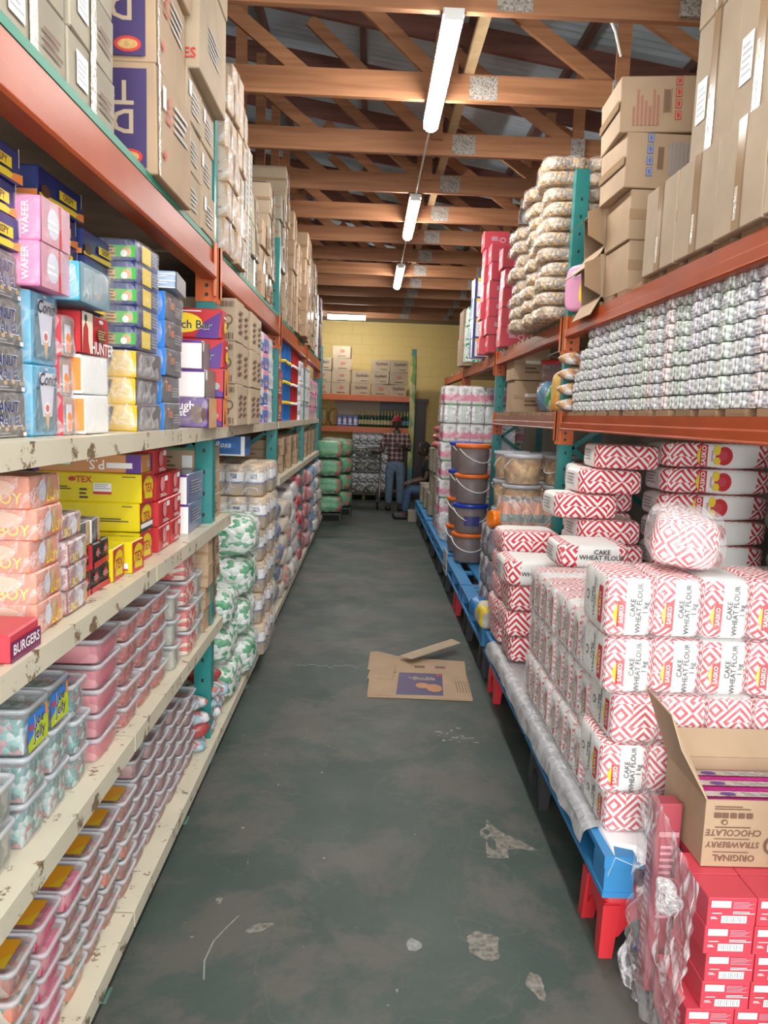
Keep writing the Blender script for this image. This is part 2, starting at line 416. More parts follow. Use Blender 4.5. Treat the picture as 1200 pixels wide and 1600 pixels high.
        fc('T', [I(-1, -1, 1, 2), I(1, -1, 1, 2), I(1, 1, 1, 2), I(-1, 1, 1, 2)], su['T'][2])
        fc('D', [I(-1, 1, -1, 2), I(1, 1, -1, 2), I(1, -1, -1, 2), I(-1, -1, -1, 2)], su['T'][2])
        for x in sg:
            for y in sg:
                q = [I(x, y, -1, 0), I(x, y, -1, 1), I(x, y, 1, 1), I(x, y, 1, 0)]
                s.face(q if x * y < 0 else q[::-1], fm.get('R' if x > 0 else 'L', mat))
        for x in sg:
            for z in sg:
                q = [I(x, -1, z, 2), I(x, -1, z, 0), I(x, 1, z, 0), I(x, 1, z, 2)]
                s.face(q if x * z > 0 else q[::-1], fm.get('T' if z > 0 else 'D', mat))
        for y in sg:
            for z in sg:
                q = [I(-1, y, z, 1), I(-1, y, z, 2), I(1, y, z, 2), I(1, y, z, 1)]
                s.face(q if y * z > 0 else q[::-1], fm.get('F' if y < 0 else 'B', mat))
        for x in sg:
            for y in sg:
                for z in sg:
                    q = [I(x, y, z, 0), I(x, y, z, 1), I(x, y, z, 2)]
                    s.face(q if x * y * z > 0 else q[::-1], mat)
    def mesh(s, name):
        me = bpy.data.meshes.new(name)
        me.from_pydata(s.v, [], s.f)
        for m in s.mats: me.materials.append(m)
        me.polygons.foreach_set('material_index', s.m)
        me.polygons.foreach_set('use_smooth', s.smooth)
        ul = me.uv_layers.new(name='UVMap'); data = []
        for f, uv in zip(s.f, s.uv):
            if uv: data.extend(c for p in uv for c in p)
            else: data.extend((0.0, 0.0) * len(f))
        ul.data.foreach_set('uv', data)
        me.update()
        return me

# ---------------------------------------------------------------- things, parts
def link(name, me, parent=None, loc=(0, 0, 0), rot=(0, 0, 0)):
    o = bpy.data.objects.new(name, me); COL.objects.link(o); o.location = loc; o.rotation_euler = rot
    if parent is not None: o.parent = parent
    return o
def tag(o, label, cat, group=None):
    o['label'] = label.strip().rstrip(','); o['category'] = cat
    if group: o['group'] = group
    return o
def struct(name, mb, loc=(0, 0, 0)):
    o = link(name, mb.mesh(name), None, loc); o['kind'] = 'structure'; return o
class Proto:
    """one kind of thing: either one mesh, or an Empty with parts (and sub-parts)"""
    def __init__(s, name, cat, me=None, kids=None, size=(0.1, 0.1, 0.1)):
        s.name, s.cat, s.me, s.kids, s.size = name, cat, me, kids or [], size
    def put(s, loc, rot=(0, 0, 0), label='', group=None):
        o = link(s.name, s.me if not s.kids else None, None, loc, rot)
        if s.kids: o.empty_display_size = 0.05
        tag(o, label, s.cat, group)
        for k in s.kids:
            c = link(k[0], k[1], o)
            if len(k) > 3 and k[3]: c['label'] = k[3]
            if len(k) > 2 and k[2]:
                for g in k[2]: link(g[0], g[1], c)
        return o
ORD = ['first', 'second', 'third', 'fourth', 'fifth', 'sixth', 'seventh', 'eighth', 'ninth', 'tenth', 'eleventh', 'twelfth', 'thirteenth', 'fourteenth', 'fifteenth', 'sixteenth', 'seventeenth', 'eighteenth', 'nineteenth', 'twentieth']
def lev(k, n):
    if n == 1: return ''
    if k == 0: return 'bottom'
    if k == n - 1: return 'topmost'
    if n - 1 - k <= k: return ORD[n - 1 - k] + '-from-top'
    return ORD[k] + '-from-bottom'
def stack(pr, side, xf, y0, z0, n, desc, where, group, jit=0.006, gap=0.001, rz=0.02, dxs=None):
    """n copies on top of each other; side 'L': aisle face at x=xf looking +X; 'R': looking -X"""
    if not isinstance(pr, (list, tuple)): pr = [pr]
    z = z0; out = []
    for k in range(n):
        p = pr[k % len(pr)]; w_, d_, h_ = p.size
        cx = xf - w_ / 2 if side == 'L' else xf + w_ / 2
        dx = dxs[k] if dxs else random.uniform(-jit, jit)
        l = lev(k, n)
        lab = desc + (', ' + l + ' ' if l else ', ') + ('of ' if l else '') + where
        out.append(p.put((cx + dx, y0 + d_ / 2 + random.uniform(-jit, jit) * 0.3, z), (0, 0, random.uniform(-rz, rz)), lab, group))
        z += h_ + gap
    return out
UPR = (3.60, 6.05, 8.5, 10.95)
def fit(y0, d, cur, posts=UPR):
    """next free spot along a shelf: after the last stack and clear of the posts"""
    y0 = max(y0, cur + 0.006)
    for yu in posts:
        if y0 < yu + 0.045 and y0 + d > yu - 0.045: y0 = yu + 0.05
    return y0
def carton(name, cat, w, d, h, mat, deco=(), jit=0.002, ch=0.004, wrap=None, fm=None, part='box'):
    b = MB(); b.cbox(w, d, h, mat, ch, jit, fm); b.deco(deco, w, d, h, 0.0012 + jit)
    me = b.mesh(name)
    if wrap:
        q = MB(); q.blob(w + 0.012, d + 0.012, h + 0.004, wrap, k=14, div=7, nz=0.006, nsc=14, seed=w * 50)
        return Proto(name, cat, None, [(part, me), ('plastic_wrap', q.mesh('plastic_wrap'))], (w, d, h))
    return Proto(name, cat, me, None, (w, d, h))

# ================================================================ THE BUILDING
YW = 16.4; XL = -1.95; XR = 2.75; Y0 = -0.6
fl = bpy.data.materials.new('worn_green_floor_paint')
nt, N, L, P = nodes(fl)
tc = N.new('ShaderNodeTexCoord')
def nz_(scale, det=6, rough=0.6, dist=0.0):
    n = N.new('ShaderNodeTexNoise'); n.inputs['Scale'].default_value = scale; n.inputs['Detail'].default_value = det
    n.inputs['Roughness'].default_value = rough; n.inputs['Distortion'].default_value = dist
    L.new(tc.outputs['Object'], n.inputs['Vector']); return n.outputs[0]
def ramp_(src, p0, p1, c0, c1):
    r = N.new('ShaderNodeValToRGB'); r.color_ramp.elements[0].position = p0; r.color_ramp.elements[1].position = p1
    r.color_ramp.elements[0].color = (*c0, 1); r.color_ramp.elements[1].color = (*c1, 1); L.new(src, r.inputs[0]); return r.outputs[0]
def mixc_(f, a, b):
    m = N.new('ShaderNodeMix'); m.data_type = 'RGBA'; L.new(f, m.inputs[0]); L.new(a, m.inputs[6])
    if isinstance(b, tuple): m.inputs[7].default_value = (*b, 1)
    else: L.new(b, m.inputs[7])
    return m.outputs[2]
base = ramp_(nz_(1.2, 8, 0.65), 0.35, 0.7, (0.030, 0.050, 0.040), (0.058, 0.078, 0.066))
worn = ramp_(nz_(1.7, 10, 0.7, 0.3), 0.47, 0.56, (0, 0, 0), (0.85, 0.85, 0.85))
c = mixc_(worn, base, (0.088, 0.083, 0.072))
dust = ramp_(nz_(6, 12, 0.8), 0.60, 0.72, (0, 0, 0), (0.5, 0.5, 0.5))
c = mixc_(dust, c, (0.15, 0.15, 0.14))
spk = ramp_(nz_(55, 4, 0.6), 0.71, 0.76, (0, 0, 0), (0.7, 0.7, 0.7))
c = mixc_(spk, c, (0.32, 0.32, 0.31))
v = N.new('ShaderNodeTexVoronoi'); v.feature = 'DISTANCE_TO_EDGE'; v.inputs['Scale'].default_value = 0.8
nv = N.new('ShaderNodeTexNoise'); nv.inputs['Scale'].default_value = 3; L.new(tc.outputs['Object'], nv.inputs['Vector'])
mxv = N.new('ShaderNodeVectorMath'); mxv.operation = 'ADD'; L.new(tc.outputs['Object'], mxv.inputs[0]); L.new(nv.outputs[1], mxv.inputs[1])
L.new(mxv.outputs[0], v.inputs['Vector'])
crk = ramp_(v.outputs['Distance'], 0.002, 0.006, (0.10, 0.10, 0.10), (0, 0, 0))
c = mixc_(crk, c, (0.20, 0.20, 0.18))
L.new(c, P.inputs['Base Color'])
rr = N.new('ShaderNodeMapRange'); rr.inputs[3].default_value = 0.38; rr.inputs[4].default_value = 0.75
L.new(nz_(3, 6), rr.inputs[0]); L.new(rr.outputs[0], P.inputs['Roughness'])
bmp = N.new('ShaderNodeBump'); bmp.inputs['Strength'].default_value = 0.15; bmp.inputs['Distance'].default_value = 0.01
L.new(nz_(30, 6), bmp.inputs['Height']); L.new(bmp.outputs[0], P.inputs['Normal'])
CONC = M('bare_concrete_chip', (0.20, 0.185, 0.155), 0.9, var=0.6, scale=45)
CHALK = M('chalky_scrape', (0.26, 0.27, 0.25), 0.9, var=0.3, scale=60)
b = MB()
b.box(XL - 0.2, XR + 0.2, -5, YW + 0.2, -0.1, 0, fl)
def patch(cx, cy, rx, ry, mat, seed, n=26, a=0.0, z=0.0008):
    ps = []
    for i in range(n):
        t = 2 * PI * i / n
        r = 1 + 0.45 * noise.noise(Vector((math.cos(t) * 1.3 + seed, math.sin(t) * 1.3, seed))) + 0.22 * noise.noise(Vector((math.cos(t) * 5 + seed, math.sin(t) * 5, seed)))
        x, y = rx * r * math.cos(t), ry * r * math.sin(t)
        ps.append((cx + x * math.cos(a) - y * math.sin(a), cy + x * math.sin(a) + y * math.cos(a), z))
    b.poly(ps, mat)
b.poly([(x, y, .0008) for x, y in ((.515, 2.80), (.545, 2.795), (.60, 2.80), (.605, 2.86), (.66, 2.865), (.735, 2.85), (.70, 2.89), (.655, 2.94), (.60, 2.99), (.575, 3.04), (.555, 3.09), (.545, 3.03), (.515, 3.0), (.51, 2.95), (.53, 2.93), (.52, 2.87))], CONC)
patch(.55, 2.90, .018, .045, fl, 3, z=.0012); patch(.54, 2.985, .014, .02, fl, 5, z=.0012)
patch(0.43, 2.30, 0.055, 0.07, CONC, 3.1); patch(0.56, 2.12, 0.026, 0.045, CONC, 4.6)
patch(-0.31, 2.36, 0.045, 0.018, CONC, 5.2, a=0.4); patch(-0.47, 2.50, 0.012, 0.018, CONC, 6.1)
patch(0.20, 2.29, 0.03, 0.03, fl and CHALK, 7.5, n=14)
for i in range(16): patch(0.42 + random.random() * 0.2, 3.86 + random.random() * 0.2, 0.006 + random.random() * 0.016, 0.004 + random.random() * 0.012, CHALK, i * 3.3, n=9)
for i in range(12): patch(-0.42 + i * 0.035, 5.04 + random.uniform(-.03, .03), 0.02, 0.006, CHALK, i * 2.3, n=8)
pts = [(-0.445, 2.12), (-0.46, 2.2), (-0.45, 2.29), (-0.42, 2.36), (-0.39, 2.42)]
for (xa, ya), (xb, yb) in zip(pts, pts[1:]): b.poly([(xa, ya, .0008), (xa + .005, ya, .0008), (xb + .005, yb, .0008), (xb, yb, .0008)], CHALK)
for i in range(70):
    patch(random.uniform(-0.65, 0.8), random.uniform(1.9, 9), random.uniform(.002, .007), random.uniform(.002, .008), CHALK, i * 1.3, n=7)
struct('floor', b)

blockm = bpy.data.materials.new('yellow_painted_blockwork'); nt, N, L, P = nodes(blockm)
tc = N.new('ShaderNodeTexCoord'); mp = N.new('ShaderNodeMapping'); mp.inputs['Rotation'].default_value = (PI / 2, 0, 0); L.new(tc.outputs['Object'], mp.inputs[0])
br = N.new('ShaderNodeTexBrick'); br.inputs['Scale'].default_value = 1; br.inputs['Brick Width'].default_value = 0.42; br.inputs['Row Height'].default_value = 0.21; br.inputs['Mortar Size'].default_value = 0.012; br.inputs['Mortar Smooth'].default_value = 0.6
br.inputs['Color1'].default_value = (0.90, 0.66, 0.24, 1); br.inputs['Color2'].default_value = (0.89, 0.65, 0.235, 1); br.inputs['Mortar'].default_value = (0.87, 0.635, 0.23, 1)
L.new(mp.outputs[0], br.inputs['Vector']); L.new(br.outputs[0], P.inputs['Base Color'])
bmp = N.new('ShaderNodeBump'); bmp.inputs['Strength'].default_value = 0.35; bmp.inputs['Distance'].default_value = 0.015; bmp.invert = True
L.new(br.outputs['Fac'], bmp.inputs['Height']); L.new(bmp.outputs[0], P.inputs['Normal']); P.inputs['Roughness'].default_value = 0.6
b = MB(); b.box(XL - 0.2, XR + 0.2, YW, YW + 0.2, 0, 3.62, blockm); struct('wall_back', b)
GAB = M('dark_gable_wall', (0.25, 0.18, 0.1), 0.8)
b = MB(); b.box(XL - 0.2, XR + 0.2, YW + 0.05, YW + 0.2, 3.62, 5.1, GAB); struct('wall_gable', b)
SIDEW = M('grey_brown_side_wall', (0.20, 0.17, 0.14), 0.85, var=0.15, scale=2)
b = MB(); b.box(XL - 0.2, XL, Y0, YW, 0, 5.0, SIDEW); struct('wall_left', b)
b = MB(); b.box(XR, XR + 0.2, Y0, YW, 0, 4.6, SIDEW); struct('wall_right', b)

# roof: corrugated sheets running down to the right, purlins, nail-plate trusses
def ztop(x): return 4.52 - 0.15 * x
ROOFM = M('weathered_blue_grey_sheet', (0.58, 0.72, 0.82), 0.5, metal=0.0, var=0.18, scale=2)
b = MB(); step = 0.0225; n = int((YW + 0.2 - Y0) / step)
xa, xb = XL - 0.3, XR + 0.3
ids = []
for i in range(n + 1):
    y = Y0 + i * step; dz = 0.012 * math.sin(2 * PI * y / 0.09)
    ids.append(b.pts([(xa, y, ztop(xa) + 0.15 + dz), (xb, y, ztop(xb) + 0.15 + dz)]))
for i in range(n): b.face([ids[i][0], ids[i][1], ids[i + 1][1], ids[i + 1][0]], ROOFM, smooth=True)
struct('ceiling', b)
for k, x in enumerate((-1.75, -0.95, -0.15, 0.65, 1.45, 2.25)):
    b = MB(); b.box(x - 0.025, x + 0.025, Y0, YW, ztop(x) + 0.06, ztop(x) + 0.135, PURL)
    o = struct('trim_%d' % (k + 1), b)
TY = [2.92, 3.90, 4.93, 5.91, 6.88, 7.87, 8.84, 9.86, 10.84, 11.82, 12.80, 13.78, 14.76, 15.6]
ZC = 3.60
def truss(i, y):
    r = bpy.data.objects.new('roof_truss', None); COL.objects.link(r); r.location = (0, y, ZC)
    tag(r, 'pine roof truss with steel nail plates, %s from the open doorway' % ORD[i], 'roof truss', 'roof trusses')
    q = MB(); q.box(XL, XR, -0.02, 0.02, 0, 0.155, TRW); link('bottom_chord', q.mesh('bottom_chord'), r)
    q = MB(); q.beam((XL, 0.0, ztop(XL) - ZC), (XR, 0.0, ztop(XR) - ZC), 0.045, 0.15, TRD); link('top_chord', q.mesh('top_chord'), r)
    for (xa, za, xb) in ((-0.97, 0.52, -0.42), (-0.52, 0.90, 0.40), (0.50, 0.74, 1.45), (1.5, 0.60, 2.4)):
        q = MB(); q.beam((xa, 0.03, za), (xb, 0.03, 0.10), 0.035, 0.085, TRW); link('web', q.mesh('web'), r)
    for x in (-1.0, 0.42, 1.45):
        q = MB(); q.box(x - 0.04, x + 0.04, -0.052, -0.021, 0.1, ztop(x) - ZC - 0.02, TRW); link('post', q.mesh('post'), r)
    for x, w_ in ((0.62, 0.17), (-1.0, 0.10), (1.45, 0.1)):
        q = MB(); q.box(x - w_ / 2, x + w_ / 2, -0.055 if w_ < .15 else -0.0215, -0.0205, 0.01, 0.145, PLATE); link('nail_plate', q.mesh('nail_plate'), r)
PLATE = cells('punched_steel_plate', [(0.34, 0.31, 0.28), (0.38, 0.35, 0.31), (0.22, 0.17, 0.13), (0.32, 0.29, 0.26)], 95, 0.5, bump=0.4)
for i, y in enumerate(TY): truss(i, y)
q = MB(); q.box(0.50, 0.56, 2.9, 15.7, ZC + 0.157, ZC + 0.195, M('pale_pine', (0.42, 0.29, 0.15), .6, var=.2))
o = link('roof_brace', q.mesh('roof_brace')); tag(o, 'long pale timber brace lying lengthwise on top of the truss chords', 'roof brace')

# fluorescent fittings
TUBE = M('lit_fluorescent_diffuser', (1.0, 0.985, 0.95), 0.4, emit=62)
TUBE2 = M('lit_tube_glass', (1.0, 0.98, 0.92), 0.4, emit=22)
HOUS = M('white_lamp_housing', (0.75, 0.75, 0.73), 0.4)
def lamp(y, ln, lab, rz=0.0, x=0.33, z=3.545):
    t = bpy.data.objects.new('fluorescent_light', None); COL.objects.link(t); t.location = (x, y, z); t.rotation_euler = (0, 0, rz)
    tag(t, lab, 'ceiling light', 'fluorescent lights')
    q = MB(); q.box(-0.05, 0.05, 0, ln, 0.02, 0.05, HOUS); q.box(-0.045, 0.045, -0.015, 0, -0.01, 0.04, HOUS); q.box(-0.045, 0.045, ln, ln + 0.015, -0.01, 0.04, HOUS)
    link('housing', q.mesh('housing'), t)
    q = MB(); R_ = [[(0.048 * math.cos(a), yy, 0.018 - 0.05 * math.sin(a)) for a in [PI * k / 10 for k in range(11)]] for yy in (0.0, ln)]
    ra, rb = q.pts(R_[0]), q.pts(R_[1])
    for k in range(10): q.face([ra[k], ra[k + 1], rb[k + 1], rb[k]], TUBE, smooth=True)
    q.face(ra, TUBE); q.face(rb[::-1], TUBE)
    link('diffuser', q.mesh('diffuser'), t, (0, 0, 0))
    for yy in (0.12, ln - 0.12):
        q = MB(); q.tube([(0, yy, 0.05), (0, yy, 0.09)], 0.006, GALV, 6); link('hanger', q.mesh('hanger'), t)
for y, ln, lb in ((0.75, 1.36, 'added fluorescent light overhead out of view, continuing the row to brighten the aisle'), (3.84, 1.36, 'bright white fluorescent light hanging nearest the camera under the trusses'), (6.88, 1.42, 'second bright fluorescent light along the aisle, behind the nearest one'), (9.95, 1.5, 'third fluorescent light, smallest of the three in line over the aisle')):  # first fitting is added out of view to raise the interior light
    lamp(y, ln, lb)
t = bpy.data.objects.new('fluorescent_light', None); COL.objects.link(t); t.location = (-0.86, 14.76, 3.50)
tag(t, 'fluorescent light mounted crosswise high in front of the yellow end wall', 'ceiling light', 'fluorescent lights')
q = MB(); q.box(0, 0.72, -0.05, 0.05, 0.03, 0.06, HOUS); link('housing', q.mesh('housing'), t)
q = MB(); q.box(0.01, 0.71, -0.05, 0.05, -0.04, 0.029, TUBE); link('diffuser', q.mesh('diffuser'), t)
q = MB(); q.tube([(0.35, 0, 0.06), (0.35, 0, 0.1)], 0.01, GALV, 6); link('hanger', q.mesh('hanger'), t)
CAB = M('white_cable', (0.7, 0.68, 0.62), 0.5)
for a_, b_, lb in ((5.22, 6.86, 'thin cable linking the nearest fluorescent light to the second'), (8.32, 9.93, 'thin cable linking the second fluorescent light to the third')):
    q = MB(); q.tube([(0.33, a_ + (b_ - a_) * k / 8, 3.575 - 0.0 * math.sin(PI * k / 8)) for k in range(9)], 0.008, CAB, 6)
    tag(link('cable', q.mesh('cable')), lb, 'cable')
q = MB(); q.tube([(1.00, 4.0, 3.92), (1.01, 3.97, 3.85), (1.05, 3.95, 3.75), (1.07, 3.93, 3.66), (1.115, 3.92, 3.56), (1.15, 3.92, 3.45)], 0.006, CAB, 6)
tag(link('cable', q.mesh('cable')), 'loose white cable dangling from a truss above the right shelves', 'cable')

# ================================================================ RACKS
def upright(x0, x1, y, z1, lab, orange=((2.0, 2.2),), face=-1):
    """end frame of the racking: two perforated posts, braces, feet; x0 is the aisle post"""
    t = bpy.data.objects.new('rack_upright', None); COL.objects.link(t); t.location = (x0, y, 0)
    tag(t, lab, 'rack upright', 'teal rack uprights')
    s = 1 if x1 > x0 else -1
    for xx in (0, x1 - x0 - s * 0.08):
        q = MB(); a, b_ = sorted((xx, xx + s * 0.08))
        q.box(a, b_, -0.035, 0.035, 0.01, z1, TEAL)
        q.box(a - 0.01, b_ + 0.01, -0.05, 0.05, 0, 0.01, TEAL)
        for zz in [k * 0.1 + 0.3 for k in range(int((z1 - 0.35) / 0.1))]:
            q.box((a + b_) / 2 - 0.006, (a + b_) / 2 + 0.006, -0.0358, -0.0352, zz, zz + 0.018, BLK)
        link('post', q.mesh('post'), t)
    zs = [0.3 + 0.62 * k for k in range(int((z1 - 0.4) / 0.62) + 1)]
    for k, (za, zb) in enumerate(zip(zs, zs[1:])):
        q = MB(); xa_, xb_ = s * 0.08, x1 - x0 - s * 0.08
        if k % 2: xa_, xb_ = xb_, xa_
        q.beam((xa_, 0, za), (xb_, 0, zb), 0.03, 0.03, TEAL); link('brace', q.mesh('brace'), t)
    return t
def rbeam(x, y0, y1, ztop_, hgt, lab, side, mat=None):
    mat = mat or ORANGE
    t = bpy.data.objects.new('rack_beam', None); COL.objects.link(t); t.location = (x, y0, ztop_)
    tag(t, lab, 'rack beam', 'orange rack beams')
    s = side  # direction of the aisle
    Ln = y1 - y0; w_ = 0.045
    sec = [(0, 0), (0, -hgt * 0.45), (s * 0.010, -hgt * 0.52), (s * 0.010, -hgt * 0.86), (s * 0.018, -hgt * 0.93), (s * 0.014, -hgt), (-s * w_, -hgt), (-s * w_, 0)]
    q = MB(); A = q.pts([(p[0], 0.05, p[1]) for p in sec]); B = q.pts([(p[0], Ln - 0.05, p[1]) for p in sec]); k = len(sec)
    for i in range(k): q.face([A[i], A[(i + 1) % k], B[(i + 1) % k], B[i]] if s < 0 else [A[i], B[i], B[(i + 1) % k], A[(i + 1) % k]], mat)
    q.face(A, mat); q.face(B[::-1], mat)
    link('rail', q.mesh('rail'), t)
    for yy, f in ((0.0, 1), (Ln, -1)):
        q = MB(); 
        q.box(*sorted((s * 0.004, s * 0.010)), *sorted((yy, yy + f * 0.05)), -hgt - 0.07, 0.03, ORANGEB)
        q.box(*sorted((s * 0.010, -s * 0.085)), *sorted((yy - f * 0.0, yy + f * 0.006)), -hgt - 0.09, 0.03, ORANGEB)
        yk = yy - 0.001 if f > 0 else yy - 0.007
        for zz in (-hgt - 0.02, -hgt - 0.06):
            q.lathe([(0.009, 0), (0.009, 0.001)], BLK, 10, c=(0, 0, 0)) if False else None
            c0 = q.pts([(-s * 0.035 + 0.009 * math.cos(2 * PI * i / 10), yk, zz + 0.009 * math.sin(2 * PI * i / 10)) for i in range(10)]); q.face(c0, BLK)
        link('end_bracket', q.mesh('end_bracket'), t)
    return t
def shelf(xf, xb, y0, y1, zt, lip, mat, lab, cat='shelf', name='shelf_board', grp='cream shelf boards', th=0.018):
    q = MB(); a, b_ = sorted((xf, xb))
    q.box(a, b_, y0, y1, -th, 0, mat)
    q.box(*sorted((xf, xf - math.copysign(0.022, xf - xb))), y0, y1, -lip, -th, mat)
    o = link(name, q.mesh(name), None, (0, 0, zt)); tag(o, lab, cat, grp); return o
LXF = -0.72
LOWS = []
upright(LXF, -1.72, 3.60, 3.0, 'teal rack upright in the left row, nearest to the camera')
upright(LXF, -1.72, 6.05, 3.0, 'teal rack upright in the left row, second from the camera')
upright(LXF, -1.72, 8.5, 3.0, 'teal rack upright in the left row, third from the camera')
upright(LXF, -1.72, 10.95, 3.0, 'teal rack upright in the left row, farthest from the camera')
upright(LXF, -1.72, 1.12, 3.0, 'teal rack upright at the near end of the left row')
BAYL = [(1.155, 3.565, 'the bay nearest the camera'), (3.635, 6.015, 'the second bay from the camera'), (6.085, 8.465, 'the third bay from the camera'), (8.535, 10.915, 'the fourth bay from the camera')]
for (a, b_, wh) in BAYL:
    rbeam(LXF + 0.004, a, b_, 2.40, 0.13, 'glossy orange beam along the left rack, top level, in ' + wh, 1)
    o = shelf(LXF - 0.0, -1.74, a + 0.01, b_ - 0.01, 2.427, 0.025, BOARD, 'brown plywood deck on the left orange beam in ' + wh, 'shelf', 'deck_board', 'plywood decks', 0.024)
    q = MB(); q.box(0, 0.004, a + 0.01, b_ - 0.01, -0.022, 0.001, GRNED); e = link('green_edge', q.mesh('green_edge'), o, (LXF, 0, 0)); e['label'] = 'green painted front edge'
for nm, zt, segs in (('lowest', 0.12, [(1.3, 2.25), (2.26, 3.56), (3.57, 6.0), (6.01, 8.5), (8.51, 13.3)]), ('second lowest', 0.68, [(1.15, 2.3), (2.31, 3.75)]),
                     ('third lowest', 1.17, [(1.15, 2.55), (2.56, 3.95), (6.1, 10.9)]), ('upper', 1.62, [(1.15, 2.45), (2.46, 4.02), (4.04, 6.0), (6.1, 10.9)])):
    for j, (a, b_) in enumerate(segs):
        xf = LXF + 0.02 if nm != 'lowest' else LXF + 0.03
        if nm == 'upper' and j > 1: xf = LXF + 0.005
        so_ = shelf(xf, -1.66 if nm != 'lowest' else -1.5, a, b_, zt, 0.055, CREAM, 'chipped cream %s shelf on the left, %s section from the camera' % (nm, ORD[j]))
        if nm == 'lowest': LOWS.append((a, b_, so_))
FOOT = M('pale_green_steel', (0.12, 0.22, 0.17), 0.5, var=0.2)
for j, y in enumerate((2.05, 3.02, 4.6, 6.2, 7.8)):
    q = MB(); q.box(-0.02, 0.02, -0.02, 0.02, 0.004, 0.066, FOOT); q.box(-0.035, 0.035, -0.03, 0.03, 0, 0.004, FOOT)
    link('foot', q.mesh('foot'), [s_[2] for s_ in LOWS if s_[0] <= y <= s_[1]][0], (-0.735, y, -0.12))

RXF = 1.17
for j, (y, z1) in enumerate(((1.66, 2.34), (4.75, 3.18), (7.30, 3.0), (9.8, 2.85), (12.3, 2.3))):
    upright(RXF, 2.2, y, z1, 'teal rack upright in the right row, %s from the camera' % ORD[j])
BAYR = [(1.695, 4.715, 'the bay nearest the camera'), (4.785, 7.265, 'the second bay from the camera'), (7.335, 9.765, 'the third bay from the camera'), (9.835, 12.265, 'the farthest bay')]
RUST = scuffed('rusty_brown_beam', (0.30, 0.13, 0.09), (0.45, 0.33, 0.27), 0.60, 0.5, 20)
for k, (a, b_, wh) in enumerate(BAYR):
    rbeam(RXF - 0.004, a, b_, 2.30, 0.105, 'orange beam along the right rack, upper level, in ' + wh, -1)
    if k < 2: rbeam(RXF - 0.004, a, b_, 1.735, 0.085, ('orange' if k == 0 else 'rusty brown') + ' beam along the right rack, middle level, in ' + wh, -1, RUST if k else None)
    for zz, wl in ((2.325, 'upper'), (1.76, 'middle')):
        if zz < 2 and k > 1: continue
        ns = 14 if k < 2 else 6
        st = (b_ - a - 0.1) / ns
        dkx = bpy.data.objects.new('slat_deck', None); COL.objects.link(dkx); dkx.location = (RXF + 0.005, a, zz)
        tag(dkx, 'deck of brown wooden slats on the right %s beam, %s' % (wl, ['nearest bay', 'second bay', 'third bay', 'farthest bay'][k]), 'slatted deck', 'slatted decks of the right rack')
        for i in range(ns):
            q = MB(); q.box(0, 0.98, -st * 0.32, st * 0.32, -0.024, 0, SLAT); link('slat', q.mesh('slat'), dkx, (0, 0.05 + st * (i + 0.5), 0)); continue

# end rack against the yellow wall
for x, lb in ((0.83, 'yellow and green wrapped rack post at the right end of the far rack'), (-1.0, 'teal rack post at the left end of the far rack')):
    t = bpy.data.objects.new('rack_post', None); COL.objects.link(t); t.location = (x, 15.3, 0); tag(t, lb, 'rack post')
    YG = cells('yellow_green_wrapping', [(0.55, 0.55, 0.12), (0.25, 0.38, 0.12), (0.6, 0.58, 0.3), (0.45, 0.5, 0.08)], 9, 0.5, (1, 1, 0.6), 0.3)
    q = MB(); q.box(-0.045, 0.045, -0.04, 0.04, 0, 3.0, TEAL); link('post', q.mesh('post'), t)
    if x > 0:
        q = MB(); q.blob(0.115, 0.105, 2.3, YG, k=6, div=10, nz=0.012, nsc=9); link('wrapping', q.mesh('wrapping'), t, (0, 0, 0.62))
for zt, lb in ((2.08, 'upper'), (1.46, 'lower')):
    q = MB(); q.box(-0.95, 0.80, 15.27, 15.32, zt - 0.11, zt, ORANGEB); q.box(-0.95, 0.80, 15.32, 15.88, zt - 0.03, zt - 0.005, SLAT)
    tag(link('rack_shelf', q.mesh('rack_shelf')), 'orange-edged %s shelf of the rack at the far wall' % lb, 'shelf')

# ================================================================ LEFT RACK, TOP LEVEL: CARTONS
ZT = 2.4285
gc = carton('carton', 'carton', 0.36, 0.34, 0.163, CARD3, [('r', 'R', 0.40, 0.0, 0.52, 1.0, CTAPE), ('r', 'R', 0.12, 0.30, 0.34, 0.78, PAPER), ('l', 'R', 0.14, 0.36, 0.32, 0.7, GREY, 4), ('l', 'R', 0.6, 0.3, 0.9, 0.6, INKB, 3)], jit=0.004)
for j, (y0, wh) in enumerate(((1.27, 'nearest stack on the left top level'), (1.615, 'second stack on the left top level'), (1.96, 'third stack on the left top level'))):
    stack(gc, 'L', -0.745, y0, ZT, 5, 'greyish taped carton with white sticker', wh, 'greyish cartons on the left top level', jit=0.008)
CHOC = cells('chocolate_pile_print', [(0.15, 0.07, 0.04), (0.42, 0.25, 0.12), (0.08, 0.04, 0.03)], 60, 0.5)
pc = carton('carton', 'carton', 0.42, 0.42, 0.335, CARD, [('r', 'F', 0.02, 0.05, 0.93, 0.93, DPUR), ('t', 'F', 'Dough\nTwists', 0.52, 0.60, 0.10, CARD2, 180),
   ('e', 'F', 0.80, 0.15, 0.10, 0.07, INKR), ('e', 'F', 0.80, 0.15, 0.075, 0.045, WAF), ('t', 'R', 'Do', 0.3, 0.7, 0.07, INKR, 90), ('l', 'R', 0.45, 0.55, 0.85, 0.85, GREY, 4), ('r', 'R', 0.12, 0.66, 0.2, 0.86, PAPER), ('r', 'R', 0.13, 0.22, 0.22, 0.26, INKR), ('r', 'R', 0.16, 0.19, 0.19, 0.29, INKR), ('r', 'R', 0.0, 0.0, 0.05, 1.0, CTAPE)], jit=0.004)
